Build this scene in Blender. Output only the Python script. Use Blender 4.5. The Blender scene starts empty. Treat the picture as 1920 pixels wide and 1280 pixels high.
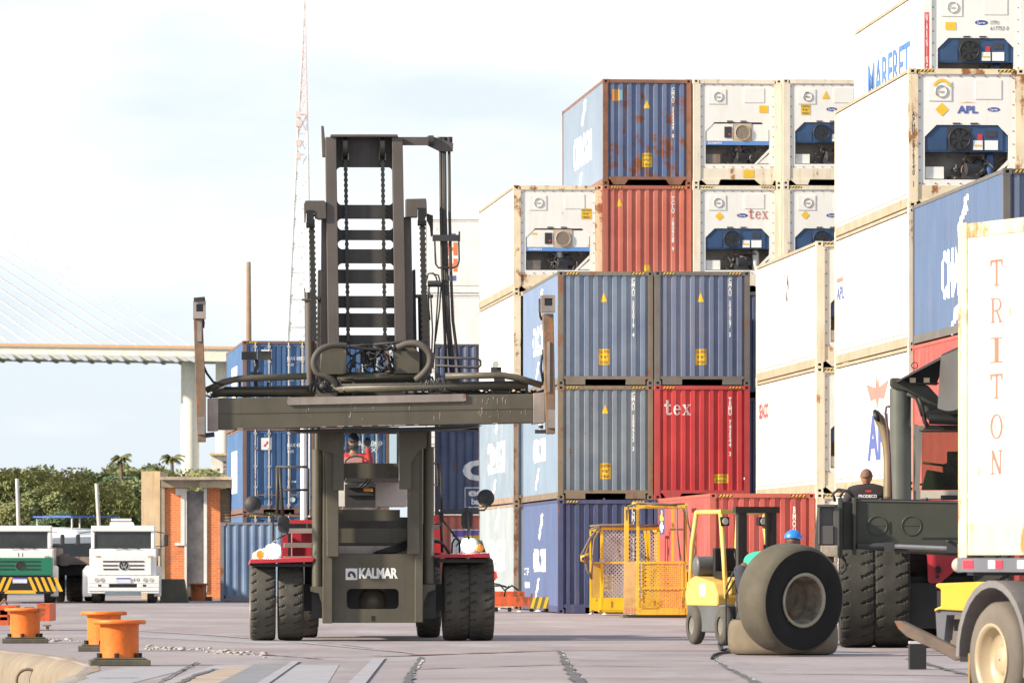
import bpy, bmesh, math, random
from mathutils import Vector, Matrix
random.seed(7)
R = math.radians
SC = bpy.context.scene
COL = SC.collection
F = 11500.0      # focal length in photo pixels (1920 wide)
HY = 1050.0      # horizon row
CH = 1.35        # eye height

# ---------------------------------------------------------------- camera
cam = bpy.data.cameras.new('camera')
camo = bpy.data.objects.new('camera', cam); COL.objects.link(camo)
camo.location = (0, 0, CH); camo.rotation_euler = (R(90), 0, 0)
cam.sensor_width = 36; cam.lens = 36*F/1920
cam.shift_y = (HY-640)/1920
cam.clip_start = 1; cam.clip_end = 6000
cam.dof.use_dof = True; cam.dof.focus_distance = 106; cam.dof.aperture_fstop = 9
SC.camera = camo

# ---------------------------------------------------------------- light
SUN = Vector((-0.93, -0.36, 0.0)).normalized()*math.cos(R(27)) + Vector((0, 0, math.sin(R(27))))
sl = bpy.data.lights.new('sun', 'SUN'); sl.energy = 4.2; sl.angle = R(3.0); sl.color = (1.0, .89, .74)
so = bpy.data.objects.new('sun', sl); COL.objects.link(so)
so.rotation_euler = (-SUN).to_track_quat('-Z', 'Y').to_euler()
W = bpy.data.worlds.new('World'); SC.world = W; W.use_nodes = True
nt = W.node_tree; nt.nodes.clear()
out = nt.nodes.new('ShaderNodeOutputWorld'); bg = nt.nodes.new('ShaderNodeBackground')
sky = nt.nodes.new('ShaderNodeTexSky'); sky.sky_type = 'NISHITA'; sky.sun_disc = False
sky.sun_elevation = R(27); sky.sun_rotation = math.atan2(SUN.x, SUN.y) % (2*math.pi)
tc = nt.nodes.new('ShaderNodeTexCoord'); mp = nt.nodes.new('ShaderNodeMapping')
mp.inputs['Scale'].default_value = (9, 9, 26); mp.inputs['Location'].default_value = (2.3, 0.4, 1.25)
nz = nt.nodes.new('ShaderNodeTexNoise'); nz.inputs['Scale'].default_value = 1.0; nz.inputs['Detail'].default_value = 5; nz.inputs['Roughness'].default_value = .5
rp = nt.nodes.new('ShaderNodeValToRGB'); rp.color_ramp.elements[0].position = .44; rp.color_ramp.elements[1].position = .66
sc_ = nt.nodes.new('ShaderNodeMix'); sc_.data_type = 'RGBA'; sc_.blend_type = 'MIX'
mu = nt.nodes.new('ShaderNodeMix'); mu.data_type = 'RGBA'
nt.links.new(tc.outputs['Generated'], mp.inputs['Vector']); nt.links.new(mp.outputs[0], nz.inputs['Vector'])
sx = nt.nodes.new('ShaderNodeSeparateXYZ'); nt.links.new(tc.outputs['Generated'], sx.inputs[0])
ml = nt.nodes.new('ShaderNodeMath'); ml.operation = 'MULTIPLY_ADD'; nt.links.new(sx.outputs['Z'], ml.inputs[0]); ml.inputs[1].default_value = 1.0
mx = nt.nodes.new('ShaderNodeMath'); mx.operation = 'MULTIPLY_ADD'; nt.links.new(sx.outputs['X'], mx.inputs[0]); mx.inputs[1].default_value = .7; nt.links.new(nz.outputs['Fac'], mx.inputs[2]); nt.links.new(mx.outputs[0], ml.inputs[2])
sb = nt.nodes.new('ShaderNodeMath'); sb.operation = 'MINIMUM'; nt.links.new(ml.outputs[0], sb.inputs[0]); sb.inputs[1].default_value = 1.0
nt.links.new(sb.outputs[0], rp.inputs['Fac'])
# thin veil (pale blue) over the sky, then white cloud over the veil
sc_.inputs['Factor'].default_value = .9
nt.links.new(sky.outputs[0], sc_.inputs['A']); sc_.inputs['B'].default_value = (4.25, 4.7, 5.15, 1)
nt.links.new(rp.outputs['Color'], mu.inputs['Factor'])
nt.links.new(sc_.outputs['Result'], mu.inputs['A']); mu.inputs['B'].default_value = (6.0, 6.1, 6.2, 1)
up = nt.nodes.new('ShaderNodeMapRange'); up.interpolation_type = 'SMOOTHSTEP'; nt.links.new(sx.outputs['Z'], up.inputs['Value']); up.inputs['From Min'].default_value = .12; up.inputs['From Max'].default_value = .55
zn = nt.nodes.new('ShaderNodeMix'); zn.data_type = 'RGBA'; nt.links.new(up.outputs[0], zn.inputs['Factor']); nt.links.new(mu.outputs['Result'], zn.inputs['A']); zn.inputs['B'].default_value = (2.3, 2.75, 3.4, 1)
nt.links.new(zn.outputs['Result'], bg.inputs['Color']); bg.inputs['Strength'].default_value = .1
nt.links.new(bg.outputs[0], out.inputs['Surface'])
SC.view_settings.view_transform = 'Standard'; SC.view_settings.look = 'None'
SC.view_settings.gamma = 1; SC.view_settings.exposure = 1.0
SC.cycles.max_bounces = 6

# ---------------------------------------------------------------- materials
MATS = {}
def N(nt, t, **kw):
    n = nt.nodes.new(t)
    for k, v in kw.items(): setattr(n, k, v)
    return n
def mix(nt, fac, a, b):
    m = N(nt, 'ShaderNodeMix', data_type='RGBA')
    for s, v in (('Factor', fac), ('A', a), ('B', b)):
        if hasattr(v, 'is_output') or isinstance(v, bpy.types.NodeSocket): nt.links.new(v, m.inputs[s])
        elif isinstance(v, (int, float)): m.inputs[s].default_value = v
        else: m.inputs[s].default_value = (*v, 1)
    return m.outputs['Result']
def mat(name, rgb, rough=.55, metal=0, var=.12, rust=0, rustc=(.23, .075, .025), streak=0, dirt=(.16, .12, .09),
        nscale=1.5, bump=0, emis=None, est=1, stretch=(7, 7, .45), fade=None):
    if name in MATS: return MATS[name]
    m = bpy.data.materials.new(name); m.use_nodes = True; nt = m.node_tree
    b = nt.nodes['Principled BSDF']; b.inputs['Roughness'].default_value = rough; b.inputs['Metallic'].default_value = metal
    if emis:
        b.inputs['Base Color'].default_value = (*rgb, 1)
        b.inputs['Emission Color'].default_value = (*emis, 1); b.inputs['Emission Strength'].default_value = est
        MATS[name] = m; return m
    tc = N(nt, 'ShaderNodeTexCoord'); oi = N(nt, 'ShaderNodeObjectInfo')
    ad = N(nt, 'ShaderNodeVectorMath', operation='MULTIPLY_ADD')
    nt.links.new(oi.outputs['Random'], ad.inputs[0]); ad.inputs[1].default_value = (61, 37, 23); nt.links.new(tc.outputs['Object'], ad.inputs[2])
    def noise(scale, detail, rgh=.6, vec=None):
        n = N(nt, 'ShaderNodeTexNoise'); n.inputs['Scale'].default_value = scale; n.inputs['Detail'].default_value = detail
        n.inputs['Roughness'].default_value = rgh; nt.links.new(vec or ad.outputs[0], n.inputs['Vector']); return n.outputs['Fac']
    def ramp(v, a, b_):
        r = N(nt, 'ShaderNodeMapRange'); r.inputs['From Min'].default_value = a; r.inputs['From Max'].default_value = b_
        nt.links.new(v, r.inputs['Value']); return r.outputs[0]
    base = tuple(rgb); lo = tuple(c*(1-var) for c in base); hi = tuple(min(1, c*(1+var)) for c in base)
    if fade: hi = fade
    c = mix(nt, ramp(noise(nscale, 6), .3, .7), lo, hi)
    mp = N(nt, 'ShaderNodeMapping'); mp.inputs['Scale'].default_value = stretch; nt.links.new(ad.outputs[0], mp.inputs['Vector'])
    st = noise(1, 5, .6, mp.outputs[0])
    if streak:
        s = ramp(st, .5, .75)
        mm = N(nt, 'ShaderNodeMath', operation='MULTIPLY'); nt.links.new(s, mm.inputs[0]); mm.inputs[1].default_value = streak
        c = mix(nt, mm.outputs[0], c, dirt)
    if rust:
        a = noise(2.2, 9, .7); s = N(nt, 'ShaderNodeMath', operation='ADD'); nt.links.new(a, s.inputs[0])
        s2 = N(nt, 'ShaderNodeMath', operation='MULTIPLY'); nt.links.new(st, s2.inputs[0]); s2.inputs[1].default_value = .55
        nt.links.new(s2.outputs[0], s.inputs[1])
        th = 1.03-.27*rust
        rm = ramp(s.outputs[0], th, th+.07)
        rc = mix(nt, noise(9, 4), tuple(x*.6 for x in rustc), tuple(min(1, x*1.5) for x in rustc))
        c = mix(nt, rm, c, rc)
    nt.links.new(c, b.inputs['Base Color'])
    rr = N(nt, 'ShaderNodeMapRange'); nt.links.new(noise(4, 4), rr.inputs['Value'])
    rr.inputs['To Min'].default_value = max(0, rough-.12); rr.inputs['To Max'].default_value = min(1, rough+.12)
    nt.links.new(rr.outputs[0], b.inputs['Roughness'])
    if bump:
        bp = N(nt, 'ShaderNodeBump'); bp.inputs['Strength'].default_value = bump; bp.inputs['Distance'].default_value = .02
        nt.links.new(noise(11, 6), bp.inputs['Height']); nt.links.new(bp.outputs[0], b.inputs['Normal'])
    MATS[name] = m; return m

WHOLE = {'emblem', 'pipework', 'corner_casting', 'crown', 'fan', 'fan_grille'}
# ---------------------------------------------------------------- mesh builder
class MB:
    def __init__(s): s.v = []; s.f = []; s.sm = []
    def add(s, vs, fs, smooth=False):
        o = len(s.v); s.v += [tuple(v) for v in vs]
        for f in fs: s.f.append(tuple(i+o for i in f)); s.sm.append(smooth)
        return s
    def box(s, x0, x1, y0, y1, z0, z1):
        x0, x1 = min(x0, x1), max(x0, x1); y0, y1 = min(y0, y1), max(y0, y1); z0, z1 = min(z0, z1), max(z0, z1)
        return s.add([(x0,y0,z0),(x1,y0,z0),(x1,y1,z0),(x0,y1,z0),(x0,y0,z1),(x1,y0,z1),(x1,y1,z1),(x0,y1,z1)],
                     [(0,3,2,1),(4,5,6,7),(0,1,5,4),(1,2,6,5),(2,3,7,6),(3,0,4,7)])
    def prism(s, pts, y0, y1, ax='y'):
        n = len(pts)
        if ax == 'y': A = [(p[0], y0, p[1]) for p in pts]; B = [(p[0], y1, p[1]) for p in pts]
        elif ax == 'x': A = [(y0, p[0], p[1]) for p in pts]; B = [(y1, p[0], p[1]) for p in pts]
        else: A = [(p[0], p[1], y0) for p in pts]; B = [(p[0], p[1], y1) for p in pts]
        return s.add(A+B, [tuple(range(n)), tuple(range(2*n-1, n-1, -1))] + [((i+1) % n, i, n+i, n+(i+1) % n) for i in range(n)])
    def cyl(s, p0, p1, r, n=12, r1=None, caps=True):
        p0 = Vector(p0); p1 = Vector(p1); d = (p1-p0)
        if d.length < 1e-6: return s
        d.normalize(); a = d.orthogonal().normalized(); b = d.cross(a)
        r1 = r if r1 is None else r1; A = []; B = []
        for i in range(n):
            t = 2*math.pi*i/n; u = a*math.cos(t)+b*math.sin(t)
            A.append(p0+u*r); B.append(p1+u*r1)
        s.add(A+B, [(i, (i+1) % n, n+(i+1) % n, n+i) for i in range(n)], n > 6)
        if caps: s.add(A, [tuple(range(n-1, -1, -1))]); s.add(B, [tuple(range(n))])
        return s
    def tube(s, pts, r, n=8):
        pts = [Vector(p) for p in pts]; rings = []; a = None
        for i, p in enumerate(pts):
            d = (pts[min(i+1, len(pts)-1)]-pts[max(i-1, 0)]).normalized()
            a = d.orthogonal().normalized() if a is None else (a-d*a.dot(d)).normalized()
            b = d.cross(a); rr = r[i] if isinstance(r, (list, tuple)) else r
            rings.append([p+(a*math.cos(2*math.pi*k/n)+b*math.sin(2*math.pi*k/n))*rr for k in range(n)])
        vs = [v for q in rings for v in q]; fs = []
        for i in range(len(pts)-1):
            for k in range(n): fs.append((i*n+k, i*n+(k+1) % n, (i+1)*n+(k+1) % n, (i+1)*n+k))
        fs.append(tuple(range(n-1, -1, -1))); fs.append(tuple((len(pts)-1)*n+k for k in range(n)))
        return s.add(vs, fs, True)
    def lathe(s, prof, c=(0, 0, 0), ax='x', n=32, closed=False):
        # prof: (radius, along axis)
        vs = []; m = len(prof)
        for i in range(n):
            t = 2*math.pi*i/n; cs, sn = math.cos(t), math.sin(t)
            for r, h in prof:
                if ax == 'x': vs.append((c[0]+h, c[1]+r*cs, c[2]+r*sn))
                elif ax == 'y': vs.append((c[0]+r*cs, c[1]+h, c[2]+r*sn))
                else: vs.append((c[0]+r*cs, c[1]+r*sn, c[2]+h))
        fs = []
        for i in range(n):
            for k in range(m if closed else m-1):
                fs.append((i*m+k, ((i+1) % n)*m+k, ((i+1) % n)*m+(k+1) % m, i*m+(k+1) % m))
        return s.add(vs, fs, True)
    def sphere(s, c, r, n=12):
        if not isinstance(r, (tuple, list)): r = (r, r, r)
        vs = []; fs = []
        for j in range(n+1):
            for i in range(2*n):
                a = math.pi*j/n; t = math.pi*i/n
                vs.append((c[0]+r[0]*math.sin(a)*math.cos(t), c[1]+r[1]*math.sin(a)*math.sin(t), c[2]+r[2]*math.cos(a)))
        for j in range(n):
            for i in range(2*n): fs.append((j*2*n+i, j*2*n+(i+1) % (2*n), (j+1)*2*n+(i+1) % (2*n), (j+1)*2*n+i))
        return s.add(vs, fs, True)
    def mesh(s, name):
        me = bpy.data.meshes.new(name); me.from_pydata(s.v, [], s.f)
        me.polygons.foreach_set('use_smooth', s.sm)
        bm = bmesh.new(); bm.from_mesh(me); bmesh.ops.remove_doubles(bm, verts=bm.verts, dist=1e-6) if False else None
        bmesh.ops.recalc_face_normals(bm, faces=bm.faces); bm.to_mesh(me); bm.free(); me.update()
        return me
    def pieces(s):
        # connected shapes, merged where their boxes touch
        par = list(range(len(s.v)))
        def find(i):
            while par[i] != i: par[i] = par[par[i]]; i = par[i]
            return i
        for f in s.f:
            a = find(f[0])
            for j in f[1:]: par[find(j)] = a
        g = {}
        for i in range(len(s.v)): g.setdefault(find(i), []).append(i)
        if len(g) > 60: return None
        cl = [[set(ix), [min(s.v[i][k] for i in ix)-.012 for k in range(3)], [max(s.v[i][k] for i in ix)+.012 for k in range(3)]] for ix in g.values()]
        ch = True
        while ch:
            ch = False
            for i in range(len(cl)):
                for j in range(i+1, len(cl)):
                    if all(cl[i][1][k] <= cl[j][2][k] and cl[j][1][k] <= cl[i][2][k] for k in range(3)):
                        cl[i][0] |= cl[j][0]; cl[i][1] = [min(a, b) for a, b in zip(cl[i][1], cl[j][1])]; cl[i][2] = [max(a, b) for a, b in zip(cl[i][2], cl[j][2])]
                        del cl[j]; ch = True; break
                if ch: break
        return [c[0] for c in cl]
    def build(s, name, m, parent=None, bevel=0, **kw):
        if parent is not None and 'kind' not in kw and name not in WHOLE:
            pc = s.pieces()
            if pc and 1 < len(pc) <= 16:
                first = None
                for ix in pc:
                    q = MB(); mp = {}
                    for i in sorted(ix): mp[i] = len(q.v); q.v.append(s.v[i])
                    for f, sm in zip(s.f, s.sm):
                        if f[0] in mp: q.f.append(tuple(mp[i] for i in f)); q.sm.append(sm)
                    o = q.build1(name, m, parent, bevel); first = first or o
                return first
        return s.build1(name, m, parent, bevel, **kw)
    def build1(s, name, m, parent=None, bevel=0, **kw):
        o = bpy.data.objects.new(name, s.mesh(name)); COL.objects.link(o)
        o.data.materials.append(m)
        if parent: o.parent = parent
        if bevel:
            bv = o.modifiers.new('bevel', 'BEVEL'); bv.width = bevel; bv.segments = 2; bv.limit_method = 'ANGLE'
        for k, v in kw.items(): o[k] = v
        return o
def tag(o, label, cat, group=None):
    o['label'] = label; o['category'] = cat
    if group: o['group'] = group
    return o
def thing(name, label, cat, loc=(0, 0, 0), rz=0, group=None):
    o = bpy.data.objects.new(name, None); COL.objects.link(o); o.location = loc; o.rotation_euler = (0, 0, rz)
    return tag(o, label, cat, group)
def clone(o, parent=None):
    c = o.copy(); COL.objects.link(c)
    if parent: c.parent = parent
    for ch in list(o.children): clone(ch, c)
    return c

# frame: a local system placed in the world; px/py of the photo -> local metres at a chosen depth
class Fr:
    def __init__(s, px, D, th=0, base=0):
        s.O = Vector(((px-960)/F*D, D, base)); s.th = th; s.c = math.cos(th); s.s = math.sin(th); s.base = base
    def lx(s, px, y):
        k = (px-960)/F
        return (k*(s.O.y+y*s.c)-s.O.x+y*s.s)/(s.c-k*s.s)
    def p(s, px, py, y):
        x = s.lx(px, y); wy = s.O.y+x*s.s+y*s.c
        return Vector((x, y, CH+(HY-py)/F*wy-s.base))
    def box(s, m, x0, y0, x1, y1, y, th):
        a = s.p(x0, y0, y); b = s.p(x1, y1, y); return m.box(a.x, b.x, y, y+th, a.z, b.z)
    def poly(s, m, pts, y, th):
        q = [s.p(px, py, y) for px, py in pts]; return m.prism([(v.x, v.z) for v in q], y, y+th)
    def cyl(s, m, p0, p1, r, y, n=14, y1=None):
        return m.cyl(s.p(*p0, y), s.p(*p1, y if y1 is None else y1), r, n)
    def tube(s, m, pts, r, y, n=8):
        return m.tube([s.p(q[0], q[1], q[2] if len(q) > 2 else y) for q in pts], r, n)
    def empty(s, name, label, cat, group=None): return thing(name, label, cat, s.O, s.th, group)

def curve(pts, n=6):
    # catmull-rom through the points
    out = []
    P = [pts[0]]+list(pts)+[pts[-1]]
    for i in range(1, len(P)-2):
        for k in range(n):
            t = k/n; a, b, c, d = (Vector(P[i-1]), Vector(P[i]), Vector(P[i+1]), Vector(P[i+2]))
            out.append(.5*((2*b)+(c-a)*t+(2*a-5*b+4*c-d)*t*t+(3*b-a-3*c+d)*t**3))
    out.append(Vector(pts[-1])); return out

# ---------------------------------------------------------------- lettering
TCACHE = {}
def glyphs(txt, bold=0, vertical=False, sp=1.0):
    key = (txt, bold, vertical, sp)
    if key in TCACHE: return TCACHE[key]
    cu = bpy.data.curves.new('t', 'FONT'); cu.body = '\n'.join(txt) if vertical else txt
    cu.size = 1; cu.offset = bold; cu.resolution_u = 3; cu.space_character = sp
    cu.align_x = 'CENTER' if vertical else 'LEFT'; cu.space_line = .78*sp if vertical else 1
    ob = bpy.data.objects.new('t', cu); COL.objects.link(ob)
    dg = bpy.context.evaluated_depsgraph_get(); me = bpy.data.meshes.new_from_object(ob.evaluated_get(dg))
    vs = [(v.co.x, v.co.y) for v in me.vertices]; fs = [tuple(p.vertices) for p in me.polygons]
    bpy.data.objects.remove(ob); bpy.data.curves.remove(cu); bpy.data.meshes.remove(me)
    x0 = min(v[0] for v in vs); x1 = max(v[0] for v in vs); y0 = min(v[1] for v in vs); y1 = max(v[1] for v in vs)
    vs = [((x-x0)/(x1-x0), (y-y0)/(y1-y0)) for x, y in vs]
    TCACHE[key] = (vs, fs, (x1-x0)/(y1-y0)); return TCACHE[key]
# stroke-built serif letters in a unit box
def _r(x0, y0, x1, y1): return [(x0, y0), (x1, y0), (x1, y1), (x0, y1)]
def _ring(cx, cy, rx, ry, w, wy, a0=0, a1=360, n=20):
    P = []
    for i in range(n):
        a = R(a0+(a1-a0)*i/n); b = R(a0+(a1-a0)*(i+1)/n)
        P.append([(cx+rx*math.cos(a), cy+ry*math.sin(a)), (cx+rx*math.cos(b), cy+ry*math.sin(b)),
                  (cx+(rx-w)*math.cos(b), cy+(ry-wy)*math.sin(b)), (cx+(rx-w)*math.cos(a), cy+(ry-wy)*math.sin(a))])
    return P
SERIF = {
 'T': [_r(.42, .06, .58, .94), _r(.28, 0, .72, .06), _r(.02, .9, .98, 1), [(.02, .9), (.02, .72), (.1, .72), (.16, .9)], [(.84, .9), (.9, .72), (.98, .72), (.98, .9)]],
 'R': [_r(.14, .05, .3, .95), _r(.02, 0, .42, .06), _r(.02, .94, .6, 1), _r(.3, .46, .6, .53), [(.45, .48), (.6, .48), (.92, .05), (.74, .05)], _r(.68, 0, 1, .06)] + _ring(.58, .735, .34, .265, .16, .07, -90, 90, 10),
 'I': [_r(.42, .05, .58, .95), _r(.26, 0, .74, .06), _r(.26, .94, .74, 1)],
 'O': _ring(.5, .5, .48, .5, .16, .07, 0, 360, 24),
 'N': [_r(.14, .05, .24, .95), _r(.76, .05, .86, .95), [(.06, 1), (.26, 1), (.86, .05), (.76, 0), (.7, 0)], _r(0, 0, .38, .06), _r(.62, .94, 1, 1)],
 't': [_r(.3, .12, .58, .98), _r(.05, .58, .9, .7), [(.3, .12), (.4, 0), (.8, 0), (.95, .1), (.95, .16), (.7, .12), (.58, .14)]],
 'e': _ring(.5, .34, .46, .35, .22, .07, 20, 330, 20) + [_r(.2, .34, .94, .42)],
 'x': [[(.05, .66), (.35, .66), (.95, .04), (.65, .04)], [(.12, .04), (.22, .04), (.88, .66), (.76, .66)], _r(0, .64, .42, .7), _r(.62, .64, 1, .7), _r(0, 0, .34, .06), _r(.56, 0, 1, .06)],
}
def serif(txt, gap=.12, vertical=False, vg=.5):
    vs = []; fs = []; x = 0; y = 0
    for ch in txt:
        for q in SERIF[ch]:
            o = len(vs); vs += [(a+x, b+y) for a, b in q]; fs.append(tuple(range(o, o+len(q))))
        if vertical: y -= 1+vg
        else: x += 1+gap
    x0 = min(v[0] for v in vs); x1 = max(v[0] for v in vs); y0 = min(v[1] for v in vs); y1 = max(v[1] for v in vs)
    return [((a-x0)/(x1-x0), (b-y0)/(y1-y0)) for a, b in vs], fs, (x1-x0)/(y1-y0)

class Corr:
    # piecewise linear corrugation: depth (0 outer .. dep inner) as function of u
    def __init__(s, u0, u1, pitch, dep, fo, sl):
        s.bp = []; n = max(1, round((u1-u0)/pitch)); pitch = (u1-u0)/n; fo = fo*pitch; sl = sl*pitch; fi = pitch-fo-2*sl; u = u0
        s.bp.append((u0, dep))
        for i in range(n):
            b = u0+i*pitch+fi/2
            s.bp += [(b, dep), (b+sl, 0), (b+sl+fo, 0), (b+2*sl+fo, dep)]
        s.bp.append((u1, dep))
    def d(s, u):
        B = s.bp
        if u <= B[0][0] or u >= B[-1][0]: return 0
        for (a, da), (b, db) in zip(B, B[1:]):
            if a <= u <= b and b > a: return da+(db-da)*(u-a)/(b-a)
        return 0
def drape(vs, fs, corr):
    bm = bmesh.new(); V = [bm.verts.new((x, y, 0)) for x, y in vs]
    for f in fs:
        try: bm.faces.new([V[i] for i in f])
        except ValueError: pass
    lo = min(x for x, y in vs); hi = max(x for x, y in vs)
    for u, d in corr.bp:
        if lo < u < hi:
            bmesh.ops.bisect_plane(bm, geom=bm.verts[:]+bm.edges[:]+bm.faces[:], plane_co=(u, 0, 0), plane_no=(1, 0, 0), dist=1e-5)
    bm.verts.ensure_lookup_table(); bm.verts.index_update()
    out = [(v.co.x, v.co.y, corr.d(v.co.x)) for v in bm.verts]; of = [tuple(v.index for v in f.verts) for f in bm.faces]
    bm.free(); return out, of
# ---------------------------------------------------------------- shared materials
WHITE = mat('white_paint', (.8, .79, .76), .5, var=.05, streak=.12, dirt=(.5, .42, .3))
MARK = mat('white_marking', (.82, .82, .8), .6, var=.06, streak=.15)
MARKD = mat('dark_marking', (.05, .05, .07), .6)
YEL = mat('yellow_marking', (.8, .5, .03), .55, var=.1, streak=.2)
BLK = mat('black_rubber', (.012, .012, .012), .75, var=.3)
BLACK = mat('black_paint', (.012, .012, .013), .5, var=.3)
CAVE = mat('shadowed_steel', (.02, .02, .02), .9)
GLASS = mat('window_glass', (.03, .04, .045), .06, var=.05)
CHROME = mat('bare_steel', (.55, .54, .52), .3, metal=.9)
RUSTM = mat('rusty_steel', (.2, .135, .09), .8, var=.3, rust=.75, rustc=(.3, .13, .06), streak=.5, bump=.3, nscale=4)

def decal(parent, geo, m, face, corr, box, name='lettering'):
    vs, fs = geo[0], geo[1]; u0, z0, u1, z1 = box
    V, Fc = drape([(u0+x*(u1-u0), z0+y*(z1-z0)) for x, y in vs], fs, corr) if corr else ([(u0+x*(u1-u0), z0+y*(z1-z0), 0) for x, y in vs], fs)
    mb = MB(); e = .005
    if face[0] == 'f': P = [(x, face[1]+d-e, z) for x, z, d in V]
    else: P = [(face[1]+d-e, face[2]-x, z) for x, z, d in V]   # left side, reads towards the front
    mb.v = P; mb.f = [tuple(f) for f in Fc]; mb.sm = [False]*len(Fc)
    me = bpy.data.meshes.new(name); me.from_pydata(mb.v, [], mb.f); me.update()
    o = bpy.data.objects.new(name, me); COL.objects.link(o); me.materials.append(m); o.parent = parent; return o
SQ = ([(0, 0), (1, 0), (1, 1), (0, 1)], [(0, 1, 2, 3)])
TRI = ([(0, 0), (1, 0), (.5, 1)], [(0, 1, 2)])
DIA = ([(0, .5), (.5, 0), (1, .5), (.5, 1)], [(0, 1, 2, 3)])
def DISC(n=20): return ([(.5+.5*math.cos(2*math.pi*i/n), .5+.5*math.sin(2*math.pi*i/n)) for i in range(n)], [tuple(range(n))])
def chevron(n=5):
    v = []; f = []
    for i in range(n):
        a = i/n; w = .5/n; o = len(v); v += [(a, 0), (a+w, 0), (a+w+.5/n, 1), (a+.5/n, 1)]; f.append((o, o+1, o+2, o+3))
    return v, f
SLASH = ([(.15, 0), (.4, .05), (.45, .35), (.85, .55), (.8, .8), (1, .9), (.9, 1), (.5, .9), (.45, .6), (.1, .35), (0, .1)], [tuple(range(11))])
def castings(root, L, H, m, Wd=2.438):
    me = None
    for x in (0, 1):
        for y in (0, 1):
            for z in (0, 1):
                if me is None:
                    b = MB(); t = .02; w, d, h = .162, .178, .118
                    # hollow block with the two oval-ish openings as real recesses
                    for (ua, ub, za, zb) in ((0, .045, 0, h), (.117, w, 0, h), (.045, .117, 0, .03), (.045, .117, .088, h)): b.box(ua, ub, 0, t, za, zb)
                    b.box(0, w, t+.01, d, 0, h)
                    for (ya, yb, za, zb) in ((t, .06, 0, h), (.125, d, 0, h), (.06, .125, 0, .03), (.06, .125, .088, h)): b.box(-.004, 0, ya, yb, za, zb)
                    me = b.mesh('corner_casting'); me.materials.append(m)
                    me.materials.append(CAVE)
                    for p in me.polygons:
                        if abs(p.center.y-(t+.01)) < 1e-4 and abs(p.normal.y) > .9: p.material_index = 1
                o = bpy.data.objects.new('corner_casting', me); COL.objects.link(o); o.parent = root
                # corners are mirrored by a half turn so that the openings face outwards
                o.location = (0 if not x else Wd, 0 if not y else L, (0 if not z else H-.118))
                o.scale = (1 if not x else -1, 1 if not y else -1, 1)
SLD = .036; FRD = .045
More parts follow.
